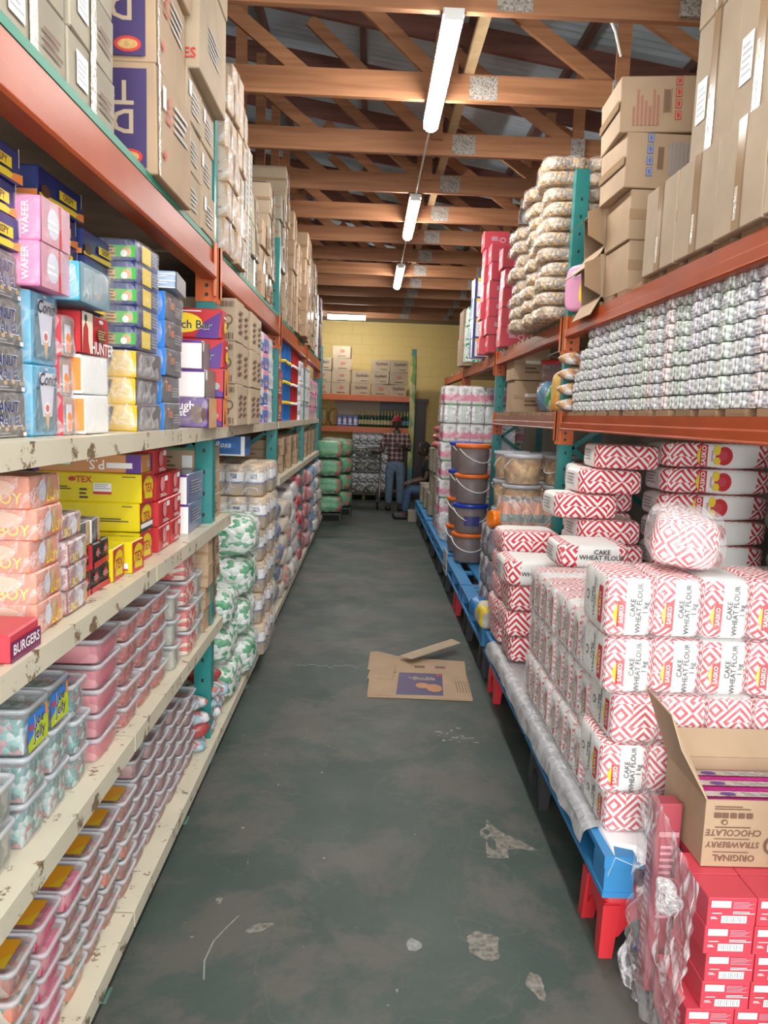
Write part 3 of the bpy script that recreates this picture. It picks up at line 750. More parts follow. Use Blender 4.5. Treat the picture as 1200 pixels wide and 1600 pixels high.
stack(pc, 'L', -0.70, 2.56, ZT, 3, 'carton with purple printed end', 'purple-ended stack on the left top level', 'purple-ended cartons', jit=0.012, rz=0.03)
sc_ = carton('carton', 'carton', 0.36, 0.25, 0.17, CARD2, [('l', 'R', 0.3, 0.2, 0.8, 0.7, GREY, 5), ('r', 'R', 0.1, 0.5, 0.25, 0.8, PAPER), ('r', 'F', 0.45, 0, 0.55, 1, TAPE)], jit=0.003)
for j, y0 in enumerate((3.0, 3.27)):
    stack(sc_, 'L', -0.715, y0, ZT, 3, 'pale carton with grey print', ['first', 'second'][j] + ' column beneath the shape-printed carton', 'pale cartons below the shape-printed carton')
SHAPER = M('muted_red_print', (0.35, 0.05, 0.06), 0.5); SHAPEG = M('charcoal_print', (0.08, 0.06, 0.07), 0.5)
bc = carton('carton', 'carton', 0.42, 0.52, 0.40, CARD2, [('p', 'F', [(0.4, 1), (0.42, .75), (0.55, .66), (0.68, .76), (0.7, 1)], SHAPER), ('p', 'F', [(0.7, 1), (0.7, .72), (0.84, .62), (0.98, .7), (1, 1)], SHAPEG), ('t', 'F', 'CAKES', 0.8, 0.12, 0.05, INKR), ('r', 'R', 0.1, 0.7, 0.2, 0.85, PAPER), ('l', 'R', 0.3, 0.3, 0.7, 0.55, GREY, 5)])
stack(bc, 'L', -0.665, 3.02, ZT + 0.515, 2, 'large carton with red and charcoal shapes', 'pair before the first left upright', 'shape-printed cartons', rz=0.0)
tx = carton('carton', 'carton', 0.30, 0.26, 0.155, CARD, [('r', 'R', 0.44, 0, 0.56, 1, TAPE), ('l', 'F', 0.5, 0.2, 0.9, 0.6, INKB, 3)], wrap=WRAPH)
stack(tx, 'L', -0.69, 3.70, ZT, 5, 'film-wrapped brown carton', 'wavy stack behind the first left upright', 'film-wrapped cartons by the upright', jit=0.02, rz=0.06)
stack(tx, 'L', -0.70, 3.98, ZT, 6, 'film-wrapped brown carton', 'taller stack behind the first left upright', 'film-wrapped cartons by the upright', jit=0.02, rz=0.06)
tall = carton('carton', 'carton', 0.34, 0.12, 0.36, CARD3, [('l', 'R', 0.3, 0.1, 0.8, 0.9, GREY, 9), ('r', 'R', 0.0, 0.0, 0.12, 1.0, PAPER), ('l', 'F', 0.2, 0.3, 0.8, 0.6, INKB, 4)])
for j in range(3):
    stack(tall, 'L', -0.725, 4.27 + j * 0.125, ZT, 2, 'upright narrow carton', ['first', 'second', 'third'][j] + ' narrow column past the wrapped cartons', 'upright narrow cartons')
mk = lambda w, d, h, m=CARD, extra=(): carton('carton', 'carton', w, d, h, m, [('r', 'R', 0.42, 0, 0.58, 1, TAPE), ('l', 'R', 0.65, 0.2, 0.95, 0.7, INKB, 3), ('l', 'F', 0.3, 0.2, 0.7, 0.55, INKB, 3), ('r', 'F', 0.0, 0.45, 1.0, 0.55, TAPE)] + list(extra), jit=0.004)
A1 = mk(0.40, 0.36, 0.20, CARD2, [('r', 'R', 0.1, 0.3, 0.3, 0.6, PAPER)]); A2 = mk(0.40, 0.40, 0.155); A3 = mk(0.38, 0.34, 0.24, CARD, [('t', 'F', '372', 0.3, 0.8, 0.05, INKR)]); A4 = mk(0.4, 0.3, 0.18, CARD3)
cols = [(A4, 4.68, 3, -.73), (A2, 5.02, 3, -.72), (A1, 5.45, 4, -.73), (A4, 5.85, 5, -.73), (A1, 6.2, 6, -.73), (A3, 6.62, 4, -.70), (A2, 7.0, 5, -.69), (A3, 7.45, 4, -.65), (A1, 7.85, 5, -.66), (A3, 8.3, 4, -.68), (A2, 8.75, 6, -.70), (A1, 9.25, 5, -.70)]
cur = 4.655
for j, (p_, y0, n_, xf) in enumerate(cols):
    y0 = fit(y0, p_.size[1] + .01, cur); cur = y0 + p_.size[1] + .01
    stack(p_, 'L', xf, y0, ZT, n_, ['brown', 'tan', 'plain'][j % 3] + ' taped carton', '%s stack beyond the narrow cartons' % ORD[j], 'brown cartons far along the left top level', jit=0.012, rz=0.03)
stack(mk(0.3, 0.3, 0.26, WHITE), 'L', -0.72, 10.15, ZT, 3, 'white carton', 'far stack before the spotted cartons', 'white cartons', jit=.003)
SPOT = cells('spotted_purple_brown', [(0.22, 0.15, 0.14), (0.16, 0.10, 0.11), (0.33, 0.24, 0.2), (0.1, 0.06, 0.09)], 14, 0.5)
stack(carton('carton', 'carton', 0.35, 0.3, 0.16, SPOT), 'L', -0.70, 10.56, ZT - 0.0, 5, 'brown carton spotted purple', 'last stack on the left top level', 'spotted cartons')
pinkb = carton('carton', 'carton', 0.2, 0.14, 0.30, PNK, [('e', 'F', 0.3, 0.5, 0.35, 0.3, INKB), ('l', 'R', 0.2, 0.1, 0.8, 0.8, BLU, 6)])
pinkb.put((-0.60, 5.15, ZT + 0.001), (0, 0, 0.03), 'pink printed carton standing at the edge of the left top level', None) if False else None

# ================================================================ LEFT RACK, UPPER CREAM SHELF (z 1.62)
Z3 = 1.6205
peanut = carton('snack_pack', 'snack pack', 0.16, 0.28, 0.10, DKB, [('t', 'R', 'PEANUT\nCARAMEL', 0.62, 0.52, 0.036, WHITE), ('t', 'R', 'PEANUT\nCARAMEL', 0.625, 0.525, 0.034, NAVY)] +
   [('e', 'R', 0.12 + 0.13 * k, 0.20 + 0.03 * (k % 2), 0.03, 0.05, WAF) for k in range(7)] + [('e', 'R', 0.06, 0.5, 0.08, 0.2, ORG), ('l', 'R', 0.3, 0.02, 0.8, 0.14, GREY, 2), ('r', 'R', 0.9, 0.03, 0.96, 0.12, PAPER)], wrap=WRAP, part='pouch')
stack(peanut, 'L', -0.80, 1.53, Z3, 4, 'dark brown peanut caramel pack', 'nearest column, upper cream shelf', 'peanut caramel packs', jit=0.004)
crispy = carton('snack_box', 'snack box', 0.20, 0.28, 0.072, NAVY, [('p', 'R', [(0, 0.0), (1, .0), (1, .14), (0.75, .22), (0, .12)], YEL), ('p', 'R', [(0.8, 0), (1, 0), (1, .3), (0.85, .22)], ORG), ('r', 'R', 0.42, 0.3, 0.82, 0.62, YEL), ('t', 'R', 'CRISPY', 0.62, 0.46, 0.022, INKB), ('r', 'R', 0.93, 0.45, 0.94, 1, WHITE), ('e', 'R', 0.12, 0.25, 0.1, 0.2, BRN), ('r', 'F', 0.0, 0.0, 1.0, 0.2, ORG)])
stack(crispy, 'L', -0.80, 1.53, Z3 + 0.412, 3, 'navy crispy snack box', 'pile on the peanut caramel packs', 'navy snack boxes, near pile')
CBL = M('coniz_blue_pouch', (0.06, 0.36, 0.56), 0.3, bump=0.3, bscale=15); CONE = M('cone_wafer', (0.62, 0.36, 0.15), 0.6); PALE = M('pale_lilac_print', (0.62, 0.62, 0.72), 0.4); STEELB = M('slate_window', (0.07, 0.19, 0.25), 0.4, var=0.4, scale=25)
coniz = carton('snack_pouch', 'snack pouch', 0.12, 0.145, 0.168, CBL, [('r', 'R', 0.14, 0.1, 0.92, 0.70, STEELB), ('p', 'R', [(0.22, 0.9), (0.86, 0.9), (0.72, 0.28), (0.36, 0.28)], PALE), ('p', 'R', [(0.43, 0.36), (0.64, 0.36), (0.54, 0.06)], CONE),
   ('e', 'R', 0.53, 0.40, 0.11, 0.085, WHITE), ('e', 'R', 0.53, 0.40, 0.07, 0.055, INKR), ('t', 'R', 'Coniz', 0.54, 0.80, 0.042, INK, 0, 0.3), ('e', 'R', 0.5, 0.95, 0.07, 0.02, PALE)], wrap=WRAP, part='pouch')
stack(coniz, 'L', -0.785, 1.815, Z3, 2, 'blue ice cream cone wafer pouch', 'column beside the peanut packs', 'blue cone pouches', jit=0.002, rz=0.0)
pk = carton('snack_box', 'snack box', 0.22, 0.16, 0.098, PNK, [('t', 'F', 'WAFER', 0.86, 0.5, 0.022, WHITE, 90), ('r', 'R', 0.0, 0.0, 1, 1, M('rose_pouch', (0.62, 0.33, 0.40), 0.3, var=0.2, scale=20)), ('e', 'R', 0.4, 0.5, 0.2, 0.35, PALE), ('r', 'R', 0.6, 0.0, 0.68, 1, INKR), ('l', 'R', 0.2, 0.3, 0.55, 0.6, WHITE, 2)], wrap=WRAP)
stack(pk, 'L', -0.75, 1.80, Z3 + 0.342, 2, 'pink wafer box in clear film', 'pair above the cone pouches', 'pink wafer boxes')
bag = carton('snack_pack', 'snack pack', 0.16, 0.075, 0.098, M('brown_pink_pouch', (0.30, 0.17, 0.13), 0.3, var=0.4, scale=14), [('r', 'R', 0.1, 0.1, 0.6, 0.8, PALE), ('e', 'R', 0.4, 0.35, 0.2, 0.25, ORG), ('r', 'F', 0.8, 0, 1, 1, CRED)], wrap=WRAPH, part='pouch')
stack(bag, 'L', -0.775, 1.965, Z3, 3, 'brown and pink wafer pouch in film', 'column behind the cone pouches', 'brown and pink pouches')
bt = carton('snack_box', 'snack box', 0.24, 0.23, 0.095, CYN, [('r', 'R', 0, 0, 1, 1, M('steel_blue_pouch', (0.16, 0.30, 0.36), 0.3, var=0.15, scale=12)), ('e', 'R', 0.55, 0.3, 0.12, 0.12, GREY)], wrap=WRAPH)
bt.put((-0.85, 2.075, 1.955), (0, 0, 0.02), 'cyan box in clear film beside the pink wafer boxes', None)
hun = carton('snack_box', 'snack box', 0.20, 0.22, 0.105, RED, [('r', 'R', 0, 0, 0.35, 1, M('cream_print', (0.80, 0.74, 0.58), 0.4)), ('p', 'R', [(0.0, 0.0), (0.26, 0.0), (0.2, .3), (0.2, .6), (0.12, .78), (0.04, .6), (0.02, .3)], RED), ('e', 'R', 0.12, 0.85, 0.045, 0.09, INK), ('t', 'R', 'HUNTER', 0.69, 0.15, 0.045, WHITE), ('e', 'R', 0.66, 0.52, 0.16, 0.2, BRN), ('l', 'R', 0.54, 0.4, 0.8, 0.66, WAF, 4), ('e', 'R', 0.63, 0.86, 0.08, 0.05, WHITE)])
wb = carton('snack_box', 'snack box', 0.20, 0.20, 0.105, M('bright_white_card', (0.92, 0.92, 0.90), 0.25, spec=0.8), [('r', 'F', 0.8, 0.1, 1, 0.9, ORG)], wrap=WRAP)
stack(wb, 'L', -0.755, 2.05, Z3, 2, 'plain white snack box in film', 'pair under the red and cream box', 'white snack boxes')
hun.put((-0.855, 2.155, Z3 + 0.215), (0, 0, 0.0), 'red and cream wafer box standing on white boxes', None)
for j, (y0, xf, zz, n_) in enumerate(((1.99, -0.84, Z3 + 0.44, 3), (2.28, -0.84, Z3 + 0.36, 3), (2.28, -1.05, Z3 + 0.36, 3))):
    if j == 2: continue
    stack(crispy, 'L', xf, y0, zz, n_ if j == 0 else 3, 'navy crispy snack box', ['pile above the cyan box', 'pile behind the cyan box'][j], 'navy snack boxes, middle piles', jit=.01)
# something solid below those piles: plain inner cartons
inner = carton('carton', 'carton', 0.30, 0.26, 0.17, CARD, [('l', 'R', 0.2, 0.2, 0.8, 0.7, INKB, 4)])
stack(inner, 'L', -0.965, 2.00, Z3, 2, 'plain brown carton', 'stack hidden behind white boxes', 'inner cartons', jit=.003)
stack(inner, 'L', -0.96, 2.28, Z3, 2, 'plain brown carton', 'stack under the far navy boxes', 'inner cartons', jit=.003)
haz = carton('snack_box', 'snack box', 0.13, 0.24, 0.066, NAVY, [('r', 'F', 0.25, 0.18, 1, 0.72, GRN), ('e', 'F', 0.78, 0.42, 0.12, 0.22, CONE), ('e', 'F', 0.72, 0.34, 0.08, 0.16, WHITE), ('p', 'F', [(0.1, 0.35), (0.5, 0.15), (0.52, 0.6), (0.2, 0.85)], WAF), ('l', 'F', 0.25, 0.25, 0.5, 0.7, BRN, 3), ('r', 'R', 0.2, 0.1, 0.6, 0.9, YEL), ('l', 'R', 0.65, 0.2, 0.95, 0.8, GREY, 4)], wrap=WRAP)
stack(haz, 'L', -0.745, 2.50, Z3 + 0.262, 5, 'navy hazelnut wafer box with green band', 'pile on the yellow boxes', 'hazelnut wafer boxes')
corr = carton('snack_box', 'snack box', 0.24, 0.24, 0.06, M('pale_blue_stripes', (0.35, 0.45, 0.62), 0.4, var=0.2), [('l', 'F', 0, 0, 1, 1, WHITE, 8), ('r', 'R', 0, 0, 1, 1, GREY)])
corr.put((-0.83, 2.90, 2.115), (0, 0, 0.1), 'pale blue striped box topping the dark snack boxes', None)
dk = carton('snack_box', 'snack box', 0.18, 0.24, 0.096, M('dark_grey_card', (0.07, 0.07, 0.09), 0.35, var=0.2), [('r', 'F', 0.7, 0, 1, 1, BLU), ('t', 'R', 'Tex', 0.3, 0.6, 0.05, ORG), ('l', 'R', 0.5, 0.2, 0.9, 0.6, GREY, 4)], wrap=WRAP)
stack(dk, 'L', -0.735, 2.78, Z3, 5, 'dark snack box with blue end', 'column right of the yellow boxes', 'dark snack boxes')
yb = carton('snack_box', 'snack box', 0.15, 0.26, 0.084, M('golden_wrapper', (0.78, 0.50, 0.04), 0.22), [('r', 'F', 0, 0, 0.2, 1, NAVY), ('p', 'F', [(0.12, 0.1), (0.4, 0.05), (0.55, 0.9), (0.25, 0.95)], BRN), ('l', 'F', 0.18, 0.15, 0.45, 0.85, CONE, 5), ('r', 'R', 0, 0, 1, 1, M('smoky_panel', (0.22, 0.20, 0.21), 0.3, var=0.3, scale=20)), ('p', 'F', [(0.1, 0), (0.5, 0), (0.2, .1)], NAVY)], wrap=WRAPH)
stack(yb, 'L', -0.745, 2.48, Z3, 3, 'golden yellow chocolate bar box in film', 'column under hazelnut boxes', 'golden chocolate bar boxes')
rw = carton('snack_box', 'snack box', 0.22, 0.2, 0.09, WHITE, [('r', 'F', 0.6, 0, 1, 1, RED), ('r', 'F', 0.0, 0.1, 0.5, 0.9, DKB), ('t', 'F', 'Bar', 0.25, 0.5, 0.04, ORG), ('r', 'R', 0, 0, 1, 1, CRED)], wrap=WRAPH)
stack(rw, 'L', -0.815, 3.035, Z3, 5, 'red and white snack box in film', 'column past the dark snack boxes', 'red and white snack boxes', jit=.01)
dgh = carton('snack_box', 'snack box', 0.27, 0.19, 0.125, PUR, [('t', 'F', 'Dough', 0.55, 0.72, 0.05, WHITE), ('t', 'F', 'Twist', 0.5, 0.48, 0.04, WHITE), ('e', 'F', 0.85, 0.45, 0.14, 0.3, BRN), ('r', 'F', 0.0, 0.05, 0.4, 0.5, WHITE), ('r', 'R', 0, 0, 1, 1, CONE)], wrap=WRAP)
wt = carton('snack_box', 'snack box', 0.25, 0.19, 0.115, M('bright_white_card'), [('r', 'F', 0, 0.9, 1, 1, PUR), ('e', 'F', 0.4, 0.4, 0.05, 0.1, INKR), ('r', 'R', 0, 0, 1, 1, M('grey_brown_panel', (0.24, 0.19, 0.16), 0.4, var=0.3)), ('e', 'R', 0.1, 0.8, 0.1, 0.2, WHITE)])
dgh.put((-0.815, 3.345, Z3), (0, 0, 0.02), 'purple twist snack box below the two white boxes', None)
wt.put((-0.815, 3.345, Z3 + 0.127), (0, 0, -0.02), 'white snack box with purple edge, lower of two', 'white boxes by the upright')
wt.put((-0.835, 3.345, Z3 + 0.245), (0, 0, 0.05), 'white snack box with purple edge, upper of two', 'white boxes by the upright')
lun = carton('snack_box', 'snack box', 0.30, 0.10, 0.128, RED, [('p', 'F', [(0, 0), (0, 1), (0.2, 1), (0.3, .4), (0.4, 0)], PUR), ('p', 'F', [(0.6, 0), (0.95, 0), (0.99, .9), (0.75, .55)], PUR), ('e', 'F', 0.42, 0.5, 0.30, 0.34, YEL), ('t', 'F', 'Lunch Bar', 0.5, 0.42, 0.052, WHITE), ('t', 'F', 'Lunch Bar', 0.504, 0.43, 0.051, INK), ('l', 'F', 0.25, 0.86, 0.7, 0.94, WHITE, 1), ('t', 'R', 'Lunch', 0.5, 0.35, 0.03, YEL), ('e', 'R', 0.5, 0.4, 0.25, 0.2, YEL), ('l', 'R', 0.2, 0.65, 0.7, 0.8, WHITE, 1)])
lun2 = carton('snack_box', 'snack box', 0.30, 0.10, 0.128, PUR, [('p', 'F', [(0.5, 1), (1, 1), (1, 0.2), (0.7, .5)], RED), ('e', 'F', 0.9, 0.4, 0.05, 0.12, GREY), ('r', 'F', 0.8, 0.55, 0.86, 0.9, PAPER), ('r', 'R', 0, 0, 1, 1, ORG), ('p', 'R', [(0.3, 0.1), (0.7, 0.1), (0.5, 0.7)], INK)])
stack([lun2, lun2, lun, lun], 'L', -0.655, 3.452, Z3, 4, 'red and purple chocolate bar box', 'stack beside the nearest left upright', 'red and purple chocolate bar boxes', rz=0)
BB = [('r', 'F', 0.4, 0, 0.58, 1, INKR), ('e', 'F', 0.76, 0.5, 0.07, 0.12, INKB), ('e', 'F', 0.88, 0.5, 0.07, 0.12, INKB), ('e', 'F', 0.82, 0.36, 0.07, 0.12, INKB), ('e', 'F', 0.76, 0.5, 0.045, 0.08, CARD2), ('e', 'F', 0.88, 0.5, 0.045, 0.08, CARD2), ('e', 'F', 0.82, 0.36, 0.045, 0.08, CARD2), ('b', 'F', 0.62, 0.05, 0.97, 0.2, INKB), ('b', 'F', 0.75, 0.8, 0.97, 0.93, INKB), ('l', 'R', 0.3, 0.2, 0.7, 0.8, INKB, 4)]
bbx = carton('carton', 'carton', 0.32, 0.23, 0.205, CARD2, BB)
for j, y0 in enumerate((3.84, 4.08, 4.32, 4.56)):
    stack(bbx, 'L', -0.665 - 0.012 * (j % 2), y0, Z3, 3, 'brown carton printed with pretzel shapes', '%s column past the nearest left upright' % ORD[j], 'pretzel-printed cartons', jit=0.004)
for j, xx in enumerate((-1.02, -1.36)):
    stack(bbx, 'L', xx, 3.2, Z3, 3, 'brown carton printed with pretzel shapes', ['shadowed column behind the snack boxes', 'shadowed column deepest on the shelf'][j], 'pretzel-printed cartons in shadow', jit=0.004)
def multi(seed, base, cols_, w_=0.2, d_=0.13, h_=0.1):
    r = random.Random(seed); dc = []
    for fc in ('R', 'F'):
        v = 0.0
        for k in range(3):
            a = v; v = min(1, v + r.uniform(0.15, 0.45)); dc.append(('r', fc, 0, a, 1, v, r.choice(cols_)))
        dc.append(('e', fc, r.uniform(.3, .7), r.uniform(.3, .7), 0.2, 0.15, r.choice(cols_)))
        dc.append(('l', fc, 0.2, 0.1, 0.8, 0.3, WHITE, 2))
    return carton('snack_box', 'snack box', w_, d_, h_, base, dc, wrap=WRAP)
VIO = M('violet_card', (0.26, 0.04, 0.34), 0.35)
far = [(multi(1, VIO, [VIO, VIO, BLU, PNK], .22, .28, .12), 'violet and blue packet', 5.0, 4.83, -.735), (multi(2, BLU, [BLU, GREY, WHITE, CRED], .22, .2, .12), 'blue and grey packet', 5, 5.14, -.74), (multi(3, PNK, [PNK, CRED, BLU], .2, .2, .12), 'pink and red packet', 5, 5.37, -.74), (multi(4, WHITE, [WHITE, PALE, CRED], .22, .24, .12), 'white and lilac packet', 5, 5.6, -.74)]
for j, (p_, ds, n_, y0, xf) in enumerate(far):
    stack(p_, 'L', xf, y0, Z3, int(n_), ds, 'column between first and second left uprights', ds + 's on the upper cream shelf')
canb = MB(); canb.lathe([(0.062, 0), (0.066, 0.012), (0.066, 0.145), (0.07, 0.146), (0.07, 0.168), (0.06, 0.172)], BLU, 18, mats=[BLU, BLU, YEL, YEL, YEL])
can1 = Proto('snack_tin', 'tin', canb.mesh('snack_tin'), None, (0.14, 0.14, 0.174))
canr = MB(); canr.lathe([(0.062, 0), (0.066, 0.012), (0.066, 0.145), (0.07, 0.146), (0.07, 0.168), (0.06, 0.172)], RED, 18, mats=[RED, RED, YEL, WHITE, YEL])
can2 = Proto('snack_tin', 'tin', canr.mesh('snack_tin'), None, (0.14, 0.14, 0.174))
stack(multi(5, RED, [RED, YEL, RED], .2, .28, .2), 'L', -.74, 6.15, Z3, 3, 'red and yellow packet', 'column past the second left upright', 'red and yellow packets')
for j in range(3): stack(can1, 'L', -0.725, 6.6 + j * 0.2, Z3, 4, 'blue tin with yellow lid', '%s stack of blue tins, left rack' % ORD[j], 'blue tins with yellow lids', jit=0.003)
for j in range(3): stack(can2, 'L', -0.725, 7.3 + j * 0.2, Z3, 4, 'red tin with yellow band', '%s stack of red tins, left rack' % ORD[j], 'red tins with yellow bands', jit=0.003)
wp = multi(6, WHITE, [WHITE, GREY, WHITE, PALE], .22, .34, .2)
for j, yy in enumerate((8.03, 8.56, 8.92)): stack(wp, 'L', -0.73, yy, Z3, 3, 'white and grey packet', '%s column past the red tins' % ORD[j], 'white and grey packets')
pp = multi(7, PNK, [M('pale_pink', (0.7, 0.42, 0.42), .4), WHITE, GREY], .22, .4, .16)
for j, yy in enumerate((9.3, 9.75, 10.2)): stack(pp, 'L', -0.73, yy, Z3, 3, 'pale pink packet', '%s far column, upper cream shelf' % ORD[j], 'pale pink packets')

# ================================================================ LEFT RACK, THIRD SHELF (z 1.17): CHOCOLATE BOXES
Z2 = 1.1705
TEXD = [('r', 'R', 0, 0, 1, 1, RED), ('e', 'R', 0.5, 0.55, 0.42, 0.36, BRY), ('p', 'R', [(0.2, .5), (0.8, .5), (0.85, .1), (0.15, .15)], BRY), ('t', 'R', 'TEX', 0.5, 0.48, 0.045, RED)]
tex = carton('chocolate_box', 'chocolate box', 0.36, 0.13, 0.1, BRY, TEXD + [('t', 'F', 'TEX', 0.46, 0.76, 0.03, RED), ('e', 'F', 0.35, 0.78, 0.035, 0.08, RED), ('r', 'F', 0.55, 0.36, 0.72, 0.66, PAPER), ('l', 'F', 0.56, 0.44, 0.71, 0.64, GREY, 3), ('r', 'F', 0.55, 0.28, 0.72, 0.37, RED), ('l', 'F', 0.82, 0.86, 0.95, 0.92, INK, 1), ('l', 'F', 0.2, 0.4, 0.34, 0.55, INK, 2), ('l', 'F', 0.42, 0.1, 0.5, 0.5, INK, 3)])
tex2 = carton('chocolate_box', 'chocolate box', 0.36, 0.14, 0.1, BRY, TEXD + [('r', 'R', 0, 0, 1, 0.33, INK), ('r', 'R', 0, 0.12, 1, 0.28, PAPER), ('p', 'F', [(0.3, .5), (0.36, .62), (0.5, .5), (0.52, .35), (0.34, .3)], BRN), ('p', 'F', [(0.3, .5), (0.34, .3), (0.36, .33), (0.34, .55)], WAF), ('l', 'F', 0.6, 0.34, 0.9, 0.5, INK, 2), ('l', 'F', 0.84, 0.86, 0.94, 0.92, INK, 1)])
tex2b = carton('chocolate_box', 'chocolate box', 0.2, 0.11, 0.1, BRY, TEXD + [('l', 'F', 0.1, 0.75, 0.5, 0.85, INK, 1), ('r', 'F', 0.45, 0.12, 0.95, 0.34, PAPER), ('r', 'F', 0.45, 0.1, 0.95, 0.16, RED)])
tex2b.put((-0.86, 2.335, Z2), (0, 0, 0.04), 'small yellow chocolate box at the shelf edge, in front of others', 'yellow chocolate boxes')
tex2b.put((-0.84, 2.475, Z2), (0, 0, -0.03), 'small yellow chocolate box standing second from the shelf edge', 'yellow chocolate boxes')
stack([tex, tex2, tex], 'L', -0.765, 2.61, Z2, 3, 'long yellow chocolate box', 'yellow stack on the third lowest shelf', 'yellow chocolate boxes', jit=0.012)
stack([tex, tex, tex], 'L', -1.13, 2.40, Z2 , 3, 'long yellow chocolate box', 'inner yellow stack, third lowest shelf', 'inner yellow chocolate boxes', jit=0.012)
psb = carton('chocolate_box', 'chocolate box', 0.36, 0.13, 0.062, M('orange_tan_card', (0.62, 0.27, 0.10), 0.4), [('r', 'F', 0, 0, 0.06, 1, PUR), ('r', 'F', 0.86, 0, 1, 1, PUR), ('t', 'F', 'P.S.', 0.58, 0.45, 0.045, WHITE, 180), ('r', 'F', 0.15, 0.35, 0.36, 0.8, M('lime_print', (0.28, 0.5, 0.05), .4)), ('r', 'F', 0.16, 0.4, 0.35, 0.52, PAPER), ('r', 'F', 0.68, 0.25, 0.92, 0.55, PAPER), ('r', 'R', 0.85, 0, 1, 1, PUR), ('t', 'R', 'P.S.', 0.5, 0.5, 0.03, WHITE, 180)])
psb.put((-0.95, 2.675, Z2 + 0.304), (0, 0, 0.03), 'orange and purple chocolate box lying on the yellow boxes', None)
mar = carton('chocolate_box', 'chocolate box', 0.2, 0.12, 0.062, M('maroon_card', (0.32, 0.02, 0.03), .4), [('b', 'F', 0.5, 0.15, 0.95, 0.45, PAPER), ('l', 'F', 0.1, 0.6, 0.6, 0.8, PAPER, 2)])
mar.put((-1.24, 2.46, Z2 + 0.304), (0, 0, 0.0), 'maroon chocolate box lying beside the orange and purple box', None)
BOYO = M('orange_pink_wrapper', (0.72, 0.19, 0.07), 0.3, var=0.2, scale=10)
boy = carton('candy_box', 'candy box', 0.26, 0.15, 0.072, BOYO, [('t', 'F', 'BOY', 0.8, 0.32, 0.036, YEL), ('t', 'F', 'BIG', 0.42, 0.4, 0.035, WHITE), ('e', 'F', 0.72, 0.66, 0.16, 0.25, M('peach_print', (0.8, 0.45, 0.3), .4)), ('l', 'F', 0.3, 0.72, 0.5, 0.86, WHITE, 1), ('t', 'R', 'BOY', 0.7, 0.3, 0.034, YEL), ('e', 'R', 0.35, 0.55, 0.12, 0.35, PALE), ('e', 'R', 0.6, 0.6, 0.12, 0.35, WAF)], wrap=WRAPH)
stack(boy, 'L', -0.745, 1.72, Z2, 5, 'orange and yellow candy box in film', 'nearest stack, third lowest shelf', 'orange candy boxes', jit=0.012, rz=0.04)
boyd = carton('candy_box', 'candy box', 0.22, 0.14, 0.062, M('mauve_brown_wrapper', (0.30, 0.10, 0.09), 0.3, var=0.3, scale=14), [('t', 'R', 'BOY', 0.35, 0.3, 0.03, YEL), ('e', 'R', 0.6, 0.5, 0.15, 0.35, PALE), ('e', 'R', 0.8, 0.5, 0.08, 0.35, WAF)], wrap=WRAPH)
stack(boyd, 'L', -0.745, 1.89, Z2, 4, 'dark mauve candy box in film', 'stack beside the orange candy boxes', 'dark mauve candy boxes', jit=0.012, rz=0.04)
bur = carton('candy_box', 'candy box', 0.26, 0.14, 0.062, CRED, [('r', 'R', 0, 0, 1, 0.7, M('plum_card', (0.18, 0.02, 0.09), .35)), ('t', 'R', 'BURGERS', 0.5, 0.4, 0.03, WHITE)])
bur.put((-0.845, 1.595, Z2), (0, 0, 0.0), 'pink and plum burger candy box at the near shelf end', None)
brd = carton('chocolate_box', 'chocolate box', 0.15, 0.075, 0.07, BLK, [('r', 'F', 0.78, 0, 1, 1, RED), ('r', 'R', 0, 0, 1, 0.25, RED), ('e', 'R', 0.5, 0.6, 0.2, 0.2, INKR), ('l', 'R', 0.2, 0.5, 0.8, 0.7, GREY, 2)])
for j in range(3): stack(brd, 'L', -0.765, 2.05 + j * 0.08, Z2, 2, 'small black and red chocolate box', '%s pair, third lowest shelf' % ORD[j], 'black and red chocolate boxes', rz=0.08)
brs = carton('chocolate_box', 'chocolate box', 0.13, 0.075, 0.065, DKB, [('p', 'R', [(0, 0), (.3, 0), (.6, 1), (0, 1)], BLK), ('r', 'R', 0.6, 0, 1, 1, WAF), ('r', 'F', 0.6, 0, 1, 1, PAPER)], wrap=WRAP)
for j in range(2): brs.put((-0.84, 2.10 + j * 0.085, Z2 + 0.143), (0, 0, 0.1 * j), 'brown foil chocolate box atop the black and red pairs, %s' % ['nearer', 'farther'][j], 'brown foil chocolate boxes')
rc = carton('chocolate_box', 'chocolate box', 0.26, 0.17, 0.094, RED, [('r', 'F', 0.25, 0.55, 0.9, 0.62, WHITE), ('t', 'F', 'BAR 123', 0.7, 0.35, 0.02, WHITE), ('e', 'R', 0.45, 0.6, 0.16, 0.3, M('pinkish_print', (0.7, 0.25, 0.25), .4)), ('l', 'R', 0.3, 0.1, 0.8, 0.25, PAPER, 2), ('r', 'R', 0.6, 0.7, 0.85, 0.9, PAPER)])
stack(rc, 'L', -0.765, 2.79, Z2, 4, 'red chocolate carton', 'nearer stack beside the yellow boxes', 'red chocolate cartons', jit=.012)
stack(rc, 'L', -0.765, 2.97, Z2, 3, 'red chocolate carton', 'farther stack beside the yellow boxes', 'red chocolate cartons', jit=.006)
bw = carton('snack_box', 'snack box', 0.22, 0.30, 0.125, M('blue_grey_card', (0.16, 0.17, 0.30), 0.25, var=0.2), [('r', 'F', 0.55, 0, 1, 1, M('bright_white_card')), ('r', 'F', 0, 0, 0.3, 1, BLU), ('l', 'F', 0.3, 0.2, 0.6, 0.9, NAVY, 5), ('r', 'F', 0, 0.92, 1, 1, PUR), ('l', 'R', 0.2, 0.3, 0.8, 0.8, GREY, 5)])
stack(bw, 'L', -0.755, 3.24, Z2, 2, 'white-ended blue snack box', 'pair on the third lowest shelf', 'white-ended blue boxes')
